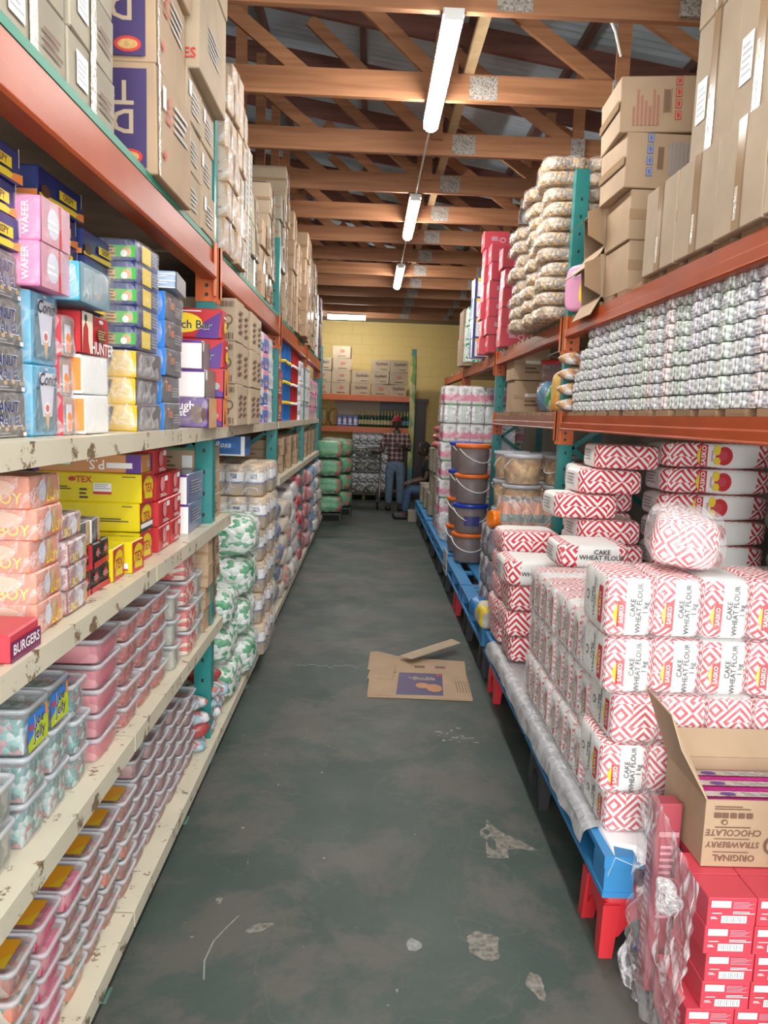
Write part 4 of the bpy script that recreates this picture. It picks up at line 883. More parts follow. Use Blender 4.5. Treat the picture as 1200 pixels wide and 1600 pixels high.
bl = carton('snack_box', 'snack box', 0.16, 0.12, 0.07, NAVY, [('e', 'F', 0.5, 0.5, 0.3, 0.3, PALE), ('r', 'F', 0, 0.2, 0.4, 0.5, BLU), ('r', 'F', 0, 0, 1, 0.12, PAPER), ('l', 'R', 0.2, 0.2, 0.8, 0.7, PALE, 3)])
stack(bl, 'L', -0.86, 3.11, Z2, 6, 'small blue cream biscuit box', 'stack between red and white-ended boxes', 'small blue biscuit boxes', jit=.012)
brc = carton('carton', 'carton', 0.32, 0.34, 0.115, CARD, [('r', 'T', 0, 0, 1, 0.12, GRN), ('r', 'F', 0, 0.9, 1, 1, M('dull_green_print', (0.10, 0.22, 0.14), .6)), ('r', 'F', 0.7, 0.2, 0.85, 0.7, PAPER), ('l', 'F', 0.3, 0.2, 0.6, 0.7, INKB, 3), ('l', 'R', 0.2, 0.2, 0.7, 0.7, INKB, 3)])
stack(brc, 'L', -0.745, 3.58, Z2, 3, 'brown carton with green top edge', 'stack at far end, third lowest shelf', 'green-edged cartons', jit=.02, rz=.05)
brc2 = mk(0.5, 0.3, 0.15, CARD)
for j, yy in enumerate((6.15, 6.7, 7.3, 7.9, 8.58, 9.2, 9.75, 10.3)): stack(brc2, 'L', -0.745, yy, Z2, 2 if j % 3 else 2, 'brown carton', '%s pair in the shadow of the far left bays' % ORD[j], 'shadowed brown cartons')

# ================================================================ TUBS OF SWEETS
PINKC = cells('pink_sweets', [(0.60, 0.12, 0.16), (0.68, 0.20, 0.22), (0.50, 0.08, 0.12), (0.72, 0.28, 0.30)], 9, 0.4, bump=0.2)
MINTC = cells('mint_and_pink_sweets', [(0.22, 0.44, 0.42), (0.14, 0.32, 0.31), (0.45, 0.22, 0.23), (0.50, 0.60, 0.58), (0.16, 0.22, 0.21)], 62, 0.4)
REDW = cells('red_and_white_liquorice', [(0.62, 0.03, 0.03), (0.70, 0.06, 0.05), (0.80, 0.68, 0.55), (0.60, 0.04, 0.04), (0.78, 0.55, 0.42)], 26, 0.35, (1, 2.2, 3.2))
MIXC = cells('brown_and_red_sweets', [(0.35, 0.10, 0.06), (0.22, 0.12, 0.10), (0.52, 0.12, 0.10), (0.42, 0.30, 0.22)], 38, 0.3)
ORGC = cells('orange_and_green_sweets', [(0.70, 0.16, 0.06), (0.66, 0.30, 0.16), (0.10, 0.20, 0.10), (0.55, 0.45, 0.35)], 38, 0.3)
MAGC = cells('magenta_sweets', [(0.60, 0.02, 0.10), (0.75, 0.05, 0.18), (0.45, 0.02, 0.08), (0.68, 0.2, 0.25)], 30, 0.3)
GRYC = cells('grey_green_sweets', [(0.30, 0.31, 0.26), (0.22, 0.24, 0.20), (0.45, 0.42, 0.34)], 30, 0.3)
OLAB = M('orange_label', (0.82, 0.36, 0.02), 0.4); DRED = M('dark_red_lettering', (0.30, 0.02, 0.02), 0.4)
def tub(w, d, h, cont, lidlab=None, sidelab=None, rr_=0.02, fill=0.86, rim=RIM, name='sweet_tub'):
    b = MB(); L1 = [b.rrect(w - 0.022, d - 0.022, 0.001, rr_), b.rrect(w - 0.008, d - 0.008, h - 0.011, rr_)]
    b.loft(L1, TUBM, capt=False)
    r = MB(); r.loft([r.rrect(w - 0.010, d - 0.010, h - 0.012, rr_), r.rrect(w - 0.001, d - 0.001, h - 0.011, rr_), r.rrect(w, d, h - 0.003, rr_), r.rrect(w - 0.004, d - 0.004, h, rr_), r.rrect(w - 0.016, d - 0.016, h, rr_), r.rrect(w - 0.020, d - 0.020, h - 0.004, rr_)], rim, capb=False, capt=False)
    r.poly(r.rrect(w - 0.020, d - 0.020, h - 0.004, rr_), LID)
    if lidlab: r.deco(lidlab, w - 0.03, d - 0.03, h - 0.003)
    k = [('tub', b.mesh('tub')), ('lid', r.mesh('lid'))]
    c = MB(); c.blob(w - 0.024, d - 0.024, (h - 0.012) * fill, cont, k=16, div=5, nz=0.005, nsc=30); k.append(('sweets', c.mesh('sweets')))
    if sidelab:
        s_ = MB(); s_.deco(sidelab, w - 0.008, d - 0.008, h - 0.0); k.append(('label', s_.mesh('label')))
    return Proto(name, 'sweet tub', None, k, (w, d, h))
MLID = [('r', 'T', 0.42, 0.08, 0.90, 0.92, OLAB), ('t', 'T', 'Dough Twirls', 0.56, 0.5, 0.026, DRED, 90), ('p', 'T', [(0.68, .08), (0.90, .08), (0.90, .55)], M('amber_label', (0.75, 0.48, 0.02), .4))]
t_or = [tub(0.20, 0.145, 0.0655, c_, MLID) for c_ in (ORGC, MAGC, MIXC)]
wcol = ['first', 'second', 'third', 'fourth', 'fifth', 'sixth', 'seventh', 'eighth', 'ninth', 'tenth', 'eleventh', 'twelfth']
cont = {0: [1, 0, 0, 0, 2, 0], 1: [1, 1, 1, 1, 1, 1], 2: [0, 0, 2, 2, 1, 1], 3: [2] * 6}
TW = 'column %s from camera, lowest left shelf'
for j in range(6):
    pr = [t_or[i] for i in cont.get(j, [2, 2, 0, 2, 2, 2])]
    stack(pr, 'L', -0.738, 1.555 + j * 0.15, 0.1205, 5, 'orange-labelled sweet tub', 'front column %s, lowest left shelf' % wcol[j], 'orange-labelled tubs on the lowest left shelf', jit=0.006)
    if j < 5: stack(pr, 'L', -0.948, 1.555 + j * 0.15, 0.1205, 5, 'orange-labelled sweet tub', 'inner column %s, lowest left shelf' % wcol[j], 'inner orange-labelled tubs on the lowest left shelf', jit=0.006)
t_pl = tub(0.20, 0.145, 0.0655, cells('dull_rose', [(0.30, 0.12, 0.11), (0.22, 0.09, 0.08), (0.38, 0.20, 0.18)], 30), [('r', 'T', 0.2, 0.15, 0.6, 0.85, M('muted_red_label', (0.45, 0.10, 0.08), .4)), ('t', 'T', 'Fizz', 0.4, 0.5, 0.03, PALE)])
for j in range(6):
    stack([t_pl], 'L', -0.742, 2.46 + j * 0.152, 0.1205, 6 if j < 4 else 5, 'rose-coloured sweet tub', 'front column %s past the orange-labelled tubs' % wcol[j], 'rose sweet tubs on the lowest left shelf', jit=0.006)
    stack([t_pl], 'L', -0.962, 2.46 + j * 0.152, 0.1205, 6, 'rose-coloured sweet tub', 'inner column %s past the orange-labelled tubs' % wcol[j], 'inner rose sweet tubs on the lowest left shelf', jit=0.006)
JL = [('r', 'R', 0.04, 0.06, 0.9, 0.80, BLU), ('p', 'R', [(0.04, 0.06), (0.9, 0.06), (0.9, 0.62), (0.5, 0.52), (0.04, 0.25)], M('lime_label', (0.48, 0.58, 0.02), .4)), ('t', 'R', 'Joe\nJelly', 0.5, 0.46, 0.04, WHITE), ('t', 'R', 'Joe\nJelly', 0.51, 0.47, 0.038, INK), ('r', 'R', 0.78, 0.55, 0.88, 0.82, ORG), ('r', 'R', 0.08, 0.5, 0.25, 0.62, CRED)]
t_mi = tub(0.24, 0.135, 0.112, MINTC); t_ml = tub(0.24, 0.135, 0.112, MINTC, None, JL)
Z1 = 0.6805
stack([t_mi, t_mi, t_ml], 'L', -0.745, 1.655, Z1, 3, 'deep tub of mint and pink sweets', 'nearest column, second lowest shelf', 'mint sweet tubs')
stack([t_mi, t_mi, t_ml], 'L', -0.745, 1.797, Z1, 3, 'deep tub of mint and pink sweets', 'second column, second lowest shelf', 'mint sweet tubs')
t_bl = tub(0.20, 0.12, 0.095, MINTC, [('r', 'T', 0.2, 0.1, 0.85, 0.9, BLU), ('t', 'T', 'Jelly', 0.5, 0.5, 0.04, YEL)])
stack([t_bl], 'L', -0.745, 1.94, Z1, 3, 'mint sweet tub with blue lid label', 'column beside the pink tubs', 'blue-lidded mint tubs')
gt = tub(0.24, 0.12, 0.1, GRYC)
stack([gt], 'L', -0.752, 1.52, Z1, 2, 'tub of pale wrapped sweets', 'column at the near end, second lowest shelf', 'pale sweet tubs')
t_pk = tub(0.26, 0.20, 0.072, PINKC)
stack([t_pk], 'L', -0.735, 2.10, Z1, 5, 'flat tub of solid pink sweets', 'pink column, second lowest shelf', 'flat pink sweet tubs', jit=.004)
stack([t_pk], 'L', -1.01, 2.04, Z1, 5, 'flat tub of solid pink sweets', 'inner pink column, second lowest shelf', 'inner flat pink sweet tubs', jit=.004)
t_rw = tub(0.20, 0.17, 0.07, cells('red_cream_strips', [(0.42, 0.06, 0.05), (0.52, 0.36, 0.26), (0.35, 0.16, 0.12), (0.50, 0.09, 0.07)], 22, .35, (1, 2, 3)))
for j in range(3): stack([t_rw], 'L', -0.74, 2.34 + j * 0.18, Z1, 5, 'tub of red and cream strips', '%s column past the pink tubs' % wcol[j], 'red and cream strip tubs', jit=.01)
for j in range(2): stack([t_rw], 'L', -0.95, 2.34 + j * 0.18, Z1, 5, 'tub of red and cream strips', 'inner %s column past the pink tubs' % wcol[j], 'inner red and cream strip tubs', jit=.01)
t_li = tub(0.26, 0.2, 0.105, REDW)
stack([t_li], 'L', -0.715, 3.08, Z1 , 4, 'tub of red and white liquorice sticks', 'liquorice column, second lowest shelf', 'red and white liquorice tubs', jit=.008)
stack([gt], 'L', -0.72, 2.90, Z1, 3, 'tub of grey-green sweets', 'column before the liquorice tubs', 'grey-green sweet tubs')
stack([gt], 'L', -0.72, 3.30, Z1, 3, 'tub of grey-green sweets', 'column behind the liquorice tubs', 'grey-green sweet tubs, far column')
stack(mk(0.24, 0.28, 0.105, CARD), 'L', -0.72, 3.44, Z1, 4, 'small brown carton', 'stack at the far end, second lowest shelf', 'small brown cartons', jit=.015)

# ================================================================ LEFT RACK, SECOND BAY AND BEYOND (standing on the lowest shelf)
FOIL = cells('crumpled_foil_print', [(0.55, 0.55, 0.56), (0.40, 0.42, 0.44), (0.62, 0.60, 0.60), (0.50, 0.18, 0.16), (0.30, 0.45, 0.52)], 22, 0.2, bump=1.0)
def pouch(name, cat, w, d, h, mat, seed=1.0, wrap=None):
    b = MB(); b.blob(w, d, h, mat, k=3.2, div=7, nz=0.016, nsc=16, seed=seed, pinch=0.55)
    return Proto(name, cat, b.mesh(name), None, (w, d, h))
fps = [pouch('foil_pouch', 'snack pouch', 0.19, 0.15, 0.06, FOIL, s) for s in (1, 5, 9)]
redp = pouch('red_pouch', 'snack pouch', 0.16, 0.14, 0.07, M('dull_red_pouch', (0.35, 0.06, 0.06), 0.3, var=0.3, scale=12), 3)
i = 0
for lv in range(4):
    for (xx, yy) in ((-0.80, 3.47), (-0.99, 3.50), (-0.79, 3.66), (-0.98, 3.70), (-0.80, 3.86)):
        if lv == 3 and xx < -0.9: continue
        p_ = redp if (i % 6 == 5) else fps[i % 3]
        p_.put((xx + random.uniform(-.02, .02), yy + random.uniform(-.02, .02), 0.1205 + lv * 0.058), (random.uniform(-.12, .12), random.uniform(-.12, .12), random.uniform(-.5, .5)),
               '%s, %s layer, %s of the heap on the lowest left shelf' % ('dull red pouch' if p_ is redp else 'crumpled silver pouch', ['bottom', 'second', 'third', 'top'][lv], {-.80: 'near aisle side', -.99: 'near inner side', -.79: 'middle aisle side', -.98: 'middle inner side'}[xx] if yy < 3.8 else 'far side'), 'crumpled pouches heaped on the lowest left shelf')
        i += 1
GW = cells('white_and_green_print', [(0.74, 0.76, 0.72), (0.66, 0.70, 0.66), (0.03, 0.30, 0.12), (0.78, 0.78, 0.76), (0.06, 0.36, 0.16), (0.6, 0.66, 0.6)], 30, 0.35, (1, 1, 1.5), 0.7)
def softbag(name, cat, w, d, h, mat, seed, wrap=WRAP):
    b = MB(); b.blob(w, d, h, mat, k=4.5, div=9, nz=0.02, nsc=10, seed=seed)
    q = MB(); q.blob(w + 0.015, d + 0.015, h + 0.003, wrap, k=5, div=9, nz=0.025, nsc=12, seed=seed + 3)
    return Proto(name, cat, None, [('bag', b.mesh('bag')), ('plastic_wrap', q.mesh('plastic_wrap'))], (w, d, h))
gb = [softbag('bale_of_bags', 'wrapped bale', 0.34, 0.36, 0.205, GW, s) for s in (1, 4)]
stack(gb, 'L', -0.70, 3.98, 0.1205, 3, 'bulging white and green bale', 'green stack by the foil pouches', 'white and green bales', jit=.02, rz=.08)
gb2 = [softbag('bale_of_bags', 'wrapped bale', 0.44, 0.40, 0.24, GW, s) for s in (7, 9)]
stack(gb2, 'L', -0.665, 4.40, 0.1205, 4, 'bulging white and green bale', 'taller green stack behind', 'tall stack of white and green bales', jit=.02, rz=.05)
qb = carton('carton', 'carton', 0.30, 0.26, 0.12, M('royal_blue_carton', (0.03, 0.14, 0.42), .4), [('e', 'F', 0.55, 0.55, 0.28, 0.22, BLU), ('t', 'F', 'Rosa', 0.55, 0.55, 0.05, WHITE, 0, .3), ('r', 'F', 0, 0, 1, 0.08, WHITE), ('r', 'F', 0.92, 0, 1, 1, WHITE)])
qb.put((-0.92, 4.9, 1.418), (0, 0, 0.03), 'blue carton with oval logo topping the jar packs', None)
# packs of jars in shrink film
JG = M('peanut_butter', (0.42, 0.26, 0.09), 0.35, var=0.15); JW = M('jar_label_white', (0.72, 0.72, 0.74), 0.4); JN = M('jar_label_navy', (0.03, 0.04, 0.18), 0.4); JCAP = M('jar_cap_tan', (0.62, 0.42, 0.22), .4)
jb = MB(); jb.lathe([(0.054, 0), (0.06, 0.006), (0.06, 0.075), (0.0605, 0.0751), (0.0605, 0.09), (0.0605, 0.15), (0.056, 0.165), (0.052, 0.168), (0.055, 0.17), (0.055, 0.198), (0.05, 0.202)], JG, 16, mats=[JG, JG, JN, JN, JW, JG, JCAP, JCAP, JCAP, JCAP])
jme = jb.mesh('jar'); lb_ = MB(); lb_.box(-0.02, 0.02, -0.0625, -0.061, 0.11, 0.14, JN); jlm = lb_.mesh('label')
jwp = MB(); jwp.blob(0.52, 0.27, 0.206, WRAPH, k=14, div=10, nz=0.008, nsc=16)
kids = []
jar_offs = [(-0.19 + 0.127 * i, -0.064 + 0.127 * k) for k in range(2) for i in range(4)]
def jarpack(loc, label, group):
    r = bpy.data.objects.new('jar_pack', None); COL.objects.link(r); r.location = loc; r.rotation_euler = (0, 0, random.uniform(-.03, .03)); tag(r, label, 'jar pack', group)
    for (a, b_) in jar_offs:
        j = link('jar', jme, r, (a, b_, 0))
        if b_ < 0: link('label', jlm, j)
    link('plastic_wrap', jwp.me_ if hasattr(jwp, 'me_') else setattr(jwp, 'me_', jwp.mesh('plastic_wrap')) or jwp.me_, r)
for s_, (yy, xc, n_) in enumerate(((4.98, -0.90, 6), (5.30, -0.90, 6))):
    for k in range(n_):
        jarpack((xc + random.uniform(-.015, .015), yy, 0.1205 + 0.208 * k), 'film-wrapped pack of golden jars, %s of the %s jar stack' % (lev(k, n_), ['nearer', 'farther'][s_]), 'film-wrapped packs of golden jars')
BEI = M('beige_paper_bag', (0.52, 0.45, 0.34), 0.6, var=0.2, bump=0.5); 
bcols = [('beige paper', BEI, 5.62, 5, .15, -.70), ('brown and blue', cells('brown_blue_bag', [(0.45, 0.28, 0.12), (0.6, 0.6, 0.6), (0.06, 0.1, 0.3)], 9, .4, (1, 1, 2)), 5.9, 5, .17, -.68),
   ('pale beige', BEI, 6.2, 6, .14, -.69), ('orange-red printed', cells('orange_red_bag', [(0.55, 0.12, 0.06), (0.5, 0.42, 0.36), (0.62, 0.16, 0.10), (0.4, 0.3, 0.25)], 8, .35, (1, 1, 2)), 6.55, 5, .2, -.70),
   ('white and red', cells('white_red_bag', [(0.6, 0.58, 0.55), (0.45, 0.08, 0.08), (0.62, 0.60, 0.56)], 9, .35, (1, 1, 2)), 6.95, 6, .17, -.68), ('grey and red', cells('grey_red_bag', [(0.45, 0.42, 0.42), (0.35, 0.08, 0.08), (0.5, 0.45, 0.45)], 10, .35), 7.35, 6, .18, -.70),
   ('bright red', cells('red_bag', [(0.5, 0.03, 0.06), (0.55, 0.05, 0.08), (0.42, 0.03, 0.05), (0.6, 0.3, 0.3)], 7, .35), 7.8, 6, .19, -.68), ('glossy red', cells('red_bag', None or [(0, 0, 0), (1, 1, 1)]), 8.25, 6, .19, -.70),
   ('pink and white', cells('pink_white_bag', [(0.5, 0.3, 0.32), (0.55, 0.5, 0.5), (0.42, 0.14, 0.18)], 12, .35), 8.7, 7, .18, -.67), ('blue and clear', cells('blue_clear_bag', [(0.25, 0.42, 0.5), (0.5, 0.55, 0.58), (0.05, 0.25, 0.45)], 10, .3), 9.15, 6, .18, -.70),
   ('blue and grey', cells('blue_clear_bag', None or [(0, 0, 0), (1, 1, 1)]), 9.6, 6, .18, -.69), ('red and white', cells('white_red_bag', None or [(0, 0, 0), (1, 1, 1)]), 10.05, 7, .18, -.68), ('maroon', cells('grey_red_bag', None or [(0, 0, 0), (1, 1, 1)]), 10.5, 7, .18, -.66), ('pale red', cells('pink_white_bag', None or [(0, 0, 0), (1, 1, 1)]), 11.0, 7, .18, -.7)]
for j, (ds, m_, y0, n_, h_, xf) in enumerate(bcols):
    if m_ is None: continue
    pr = softbag('bale_of_bags', 'wrapped bale', 0.42, 0.36 if j > 2 else 0.24, h_, m_, j + 2.0, WRAP)
    if j == 0: cur = 5.45
    y0 = fit(y0, pr.size[1] + .02, cur); cur = y0 + pr.size[1] + .02
    stack(pr, 'L', xf, y0, 0.1205, min(n_, int(0.97 / h_)), ds + ' wrapped bale', '%s floor-level stack past the jars, left side' % ORD[j], ds + ' wrapped bales', jit=.03, rz=.08)
# green and red baskets of bottles at the far left end
GB = cells('green_bottle_wrap', [(0.02, 0.30, 0.08), (0.04, 0.22, 0.06), (0.45, 0.5, 0.45), (0.40, 0.08, 0.04), (0.03, 0.35, 0.12)], 9, .35)
for j, (xx, yy, n_) in enumerate(((-0.62, 12.2, 4), (-0.48, 13.0, 4), (-0.62, 13.6, 4))):
    pr = softbag('bottle_bale', 'bottle bale', 0.42, 0.55, 0.27, GB, j * 3.0 + 1, WRAP)
    bx_ = MB(); bx_.box(-0.22, 0.22, -0.28, 0.28, 0, 0.15, BLK); bx_.box(-0.19, 0.19, -0.285, -0.28, 0.03, 0.12, M('painted_hollow_shade', (0.01, 0.01, 0.01), .9))  # solid crate; near-black front plate paints the shade of a hollow
    tag(link('black_crate', bx_.mesh('black_crate'), None, (xx, yy, 0)), 'black crate under the %s stack of green wrapped bottles' % ORD[j], 'crate', 'black crates at far left')
    for k in range(n_): pr.put((xx, yy, 0.151 + 0.285 * k), (0, 0, random.uniform(-.1, .1)), 'green and red wrapped bottle bale, %s of the %s far left stack' % (lev(k, n_), ORD[j]), 'green bottle bales')

# ================================================================ RIGHT SIDE: STOOLS, PALLETS
def stool(loc, rz, mat, lab, w=0.27, d=0.24, h=0.238):
    r = bpy.data.objects.new('step_stool', None); COL.objects.link(r); r.location = loc; r.rotation_euler = (0, 0, rz); tag(r, lab, 'step stool', 'plastic step stools under the pallets')
    q = MB(); t = 0.02
    q.loft([q.rrect(w - 0.05, d - 0.05, h, 0.02), q.rrect(w - 0.055, d - 0.055, h + 0.0, 0.02), q.rrect(w - 0.03, d - 0.03, h - 0.015, 0.02), q.rrect(w - 0.02, d - 0.02, h - 0.06, 0.02)], mat, capt=False)
    # arched aprons
    for s_ in (-1, 1):
        for ax in (0, 1):
            L_ = (w if ax == 0 else d) - 0.02; off = s_ * ((d if ax == 0 else w) - 0.02) / 2
            n = 10; top = []; bot = []
            for i in range(n + 1):
                u = -L_ / 2 + L_ * i / n
                inside = abs(u) < L_ * 0.27
                zb = h * 0.56 * math.sqrt(max(0, 1 - (u / (L_ * 0.27)) ** 2 * 0.75)) if inside else h * 0.28
                top.append((u, h - 0.055)); bot.append((u, zb))
            f = lambda u, z, o: (u, off + o, z) if ax == 0 else (off + o, u, z)
            for i in range(n):
                a = [f(*top[i], 0), f(*top[i + 1], 0), f(*bot[i + 1], 0), f(*bot[i], 0)]
                q.poly(a, mat); q.poly([f(*top[i], -s_ * .004), f(*top[i + 1], -s_ * .004), f(*bot[i + 1], -s_ * .004), f(*bot[i], -s_ * .004)], mat)
    link('seat', q.mesh('seat'), r)
    for sx in (-1, 1):
        for sy in (-1, 1):
            q = MB(); cx, cy = sx * (w / 2 - 0.032), sy * (d / 2 - 0.032)
            q.loft([[(cx + sx * .012 + a, cy + sy * .012 + b_, 0) for a, b_ in ((-.022, -.022), (.022, -.022), (.022, .022), (-.022, .022))], [(cx + a, cy + b_, h - 0.06) for a, b_ in ((-.028, -.028), (.028, -.028), (.028, .028), (-.028, .028))]], mat, smooth=False)
            link('leg', q.mesh('leg'), r)
DKBLK = M('dark_grey_plastic', (0.03, 0.03, 0.035), .45)
for j, (y, m_, c_) in enumerate(((2.37, STOOLR, 'red'), (3.30, DKBLK, 'black'), (4.55, STOOLR, 'red'), (5.0, DKBLK, 'black'), (5.85, DKBLK, 'black'), (6.6, STOOLR, 'red'), (7.5, DKBLK, 'black'), (8.4, DKBLK, 'black'), (9.4, DKBLK, 'black'), (10.6, DKBLK, 'black'), (11.9, DKBLK, 'black'))):
    stool((0.925 if j == 0 else 0.935, y, 0), 0.0, m_, '%s plastic step stool holding up a blue pallet, %s from the camera' % (c_, ORD[j]))
for j, y in enumerate((2.9, 4.1, 5.4, 6.3, 7.9)):
    stool((1.75, y, 0), 0.0, DKBLK, 'dark step stool deep under the right pallets, %s from the camera' % ORD[j])
q = MB(); q.lathe([(0.018, 0), (0.022, 0.003), (0.022, 0.016), (0.018, 0.016), (0.016, 0.004)], M('blue_cap_plastic', (0.03, 0.06, 0.4), .3), 18)
tag(link('bottle_top', q.mesh('bottle_top'), None, (0.935, 2.30, 0.0)), 'small blue bottle top on the floor inside the red stool', 'bottle top')
def pallet(y0, y1, lab, x0=0.768, x1=1.91, z0=0.24):
    r = bpy.data.objects.new('pallet', None); COL.objects.link(r); r.location = (x0, y0, z0); tag(r, lab, 'pallet', 'blue pallets on stools')
    W_, D_ = x1 - x0, y1 - y0
    for k in range(3):
        q = MB(); xx = (W_ - 0.1) * k / 2; q.box(xx, xx + 0.1, 0.0, D_, 0.0, 0.018, PALB); link('bottom_board', q.mesh('bottom_board'), r)
        for yy in (0, D_ / 2 - .06, D_ - .12):
            q = MB(); q.box(xx + 0.004, xx + 0.096, yy + 0.004, yy + 0.116, 0.018, 0.098, PALB); link('block', q.mesh('block'), r)
    for k in range(3):
        q = MB(); yy = (D_ - .1) * k / 2; q.box(0, W_, yy, yy + 0.1, 0.098, 0.116, PALB); link('stringer_board', q.mesh('stringer_board'), r)
    for k in range(7):
        q = MB(); xx = (W_ - .1) * k / 6; q.box(xx, xx + 0.1, 0, D_, 0.116, 0.136, PALB); link('deck_board', q.mesh('deck_board'), r)
PY = [(2.2, 3.4), (3.43, 4.69), (4.81, 6.0), (6.03, 7.24), (7.36, 8.5), (8.53, 9.73), (9.87, 11.0), (11.03, 12.22)]
for j, (a, b_) in enumerate(PY): pallet(a, b_, 'chipped blue wooden pallet on step stools, %s from the camera' % ORD[j])
ZP = 0.3765
# grey sheet hanging over the pallet edge
def drape(y0, y1, x, ztop_, drop, mat, name, lab, seed, wide=0.3, cat='plastic sheet'):
    q = MB(); ny = int((y1 - y0) / 0.03); rows = []
    prof = [(wide, 0.004), (wide * .5, 0.006), (0.02, 0.008), (-0.012, -0.004), (-0.018, -0.3), (-0.022, -0.6), (-0.026, -1.0)]
    for i in range(ny + 1):
        y = y0 + (y1 - y0) * i / ny; dr = drop * (1 + 0.45 * noise.noise(Vector((y * 2.2, seed, 0)))); r_ = []
        for k, (dx, dz) in enumerate(prof):
            wob = 0.012 * noise.noise(Vector((y * 9, k * .8, seed))) * (k > 2)
            r_.append((x + dx + wob, y, ztop_ + (dz if dz > -0.01 else dz * dr)))
        rows.append(q.pts(r_))
    for a, b_ in zip(rows, rows[1:]):
        for k in range(len(prof) - 1): q.face([a[k], a[k + 1], b_[k + 1], b_[k]], mat, smooth=True)
    return tag(link(name, q.mesh(name)), lab, cat)
drape(2.36, 4.45, 0.765, ZP, 0.055, SHEET, 'plastic_sheet', 'crumpled grey plastic sheet under the flour bags, hanging over the pallet edge', 2.0)
q = MB(); g = [[(0.80 + 0.085 * i + 0.012 * noise.noise(Vector((i, j, 1))), 2.205 - 0.006 - 0.004 * j, 0.385 - 0.02 * j * (1 if i < 2 else .5)) for j in range(4)] for i in range(4)]
g2 = [[(0.785, 2.40, .35), (0.782, 2.30, .33), (0.782, 2.20, .31)], [(0.80, 2.40, .386), (0.80, 2.28, .384), (0.80, 2.195, .375)], [(0.88, 2.38, .386), (0.88, 2.25, .386), (0.87, 2.195, .345)], [(0.93, 2.36, .386), (0.93, 2.24, .386), (0.925, 2.195, .375)]]
ids = [q.pts(r_) for r_ in g2]
for a, b_ in zip(ids, ids[1:]):
    for k in range(2): q.face([a[k], a[k + 1], b_[k + 1], b_[k]], WHITE)
tag(link('paper_scrap', q.mesh('paper_scrap')), 'white torn paper scrap on the near corner of the blue pallet', 'paper')
BLUBAG = M('blue_film_bag', (0.02, 0.17, 0.45), .3, bump=.8, bscale=14)
q = MB(); q.blob(0.12, 0.24, 0.13, BLUBAG, k=3, div=8, nz=.02, nsc=18, seed=4); tag(link('blue_bag', q.mesh('blue_bag'), None, (0.775, 5.02, ZP + .001)), 'crumpled blue plastic bag hanging at the pallet edge before the flour', 'plastic bag')
q = MB(); q.blob(0.11, 0.2, 0.15, cells('yellow_grey_bag', [(0.45, 0.43, 0.36), (0.62, 0.45, 0.04), (0.4, 0.38, 0.33)], 9), k=3, div=8, nz=.02, nsc=14, seed=9); tag(link('grey_bag', q.mesh('grey_bag'), None, (0.775, 4.80, ZP + .001)), 'grey and yellow crumpled bag at the pallet edge before the flour', 'plastic bag')
q = MB(); q.box(0.745, 0.752, 7.10, 7.42, 0.22, 0.44, M('grey_white_notice', (0.5, 0.5, 0.5), .5)); q.box(0.744, 0.7445, 7.15, 7.37, 0.26, 0.28, INK); tag(link('cardboard_notice', q.mesh('cardboard_notice'), None, (0.02, 0, 0)), 'grey cardboard card hooked on the pallet edge above a red stool', 'card')

# ================================================================ FLOUR
LOGO_R = M('flour_logo_red', (0.55, 0.02, 0.03), .4)
def logo(fc, u, v, hu, hv, hh, rot=90):
    return [('r', fc, u - hu, v - hv, u + hu, v + hv, LOGO_R), ('p', fc, [(u - hu, v - hv * .9), (u - hu, v + hv * .9), (u - hu * 2, v)], YEL), ('t', fc, 'SASKO', u, v, hh, WHITE, rot)]
def fbag(w, d, h, front=True, side=False, seed=1.0, label='1 kg', kk=9):
    b = MB()
    def fm(fc, u, v):
        if fc == 'F' and front: return PANEL if 0.40 < u < 0.90 else FLOUR
        if fc == 'L' and side: return PANEL if 0.12 < u < 0.9 else FLOUR
        if fc in 'TD': return PANEL if seed > 5 else FLOUR
        return FLOUR
    b.blob(w, d, h, FLOUR, k=kk, div=10, nz=0.003, nsc=12, seed=seed, fm=fm, uvo=(seed * .013, seed * .021))
    dc = []
    if front: dc += [('t', 'F', 'CAKE\nWHEAT FLOUR\n' + label, 0.67, 0.5, 0.023, INK, 90)] + logo('F', 0.30, 0.40, 0.085, 0.21, 0.019)
    if side: dc += [('t', 'L', 'Cake\nWheat Flour', 0.55, 0.55, 0.026, INK, 90), ('e', 'L', 0.32, 0.5, 0.05, 0.09, INK), ('e', 'L', 0.32, 0.5, 0.03, 0.055, PANEL)] + logo('L', 0.84, 0.5, 0.07, 0.30, 0.026)
    b.deco(dc, w, d, h, 0.0045)
    return b.mesh('flour_bag')
bw_, bd_ = 0.152, 0.27
FBM = {}
def bale(loc, nb, h, fronts, lab, group=None, along='x', d=bd_, w=bw_, wrapm=WRAP, rz=0.0, sidefirst=True):
    r = bpy.data.objects.new('flour_bale', None); COL.objects.link(r); r.location = loc; r.rotation_euler = (0, 0, rz); tag(r, lab, 'flour bale', group)
    for i in range(nb):
        fr = fronts[i % len(fronts)]; sd = sidefirst and (i == 0 or along == 'y')
        key = (w, d, h, fr, sd, i % 3)
        if key not in FBM: FBM[key] = fbag(w, d, h, fr, sd, 1 + (i % 3) * 3.1)
        link('flour_bag', FBM[key], r, ((w / 2 + i * w, d / 2, 0) if along == 'x' else (w / 2, d / 2 + i * d, 0)))
    W_, D_ = (w * nb, d) if along == 'x' else (w, d * nb)
    kx = ('w', W_, D_, h)
    if kx not in FBM:
        q = MB(); q.blob(W_ + .014, D_ + .014, h + .002, wrapm, k=18, div=12, nz=.007, nsc=11, seed=3); FBM[kx] = q.mesh('plastic_wrap')
    link('plastic_wrap', FBM[kx], r, (W_ / 2, D_ / 2, 0))
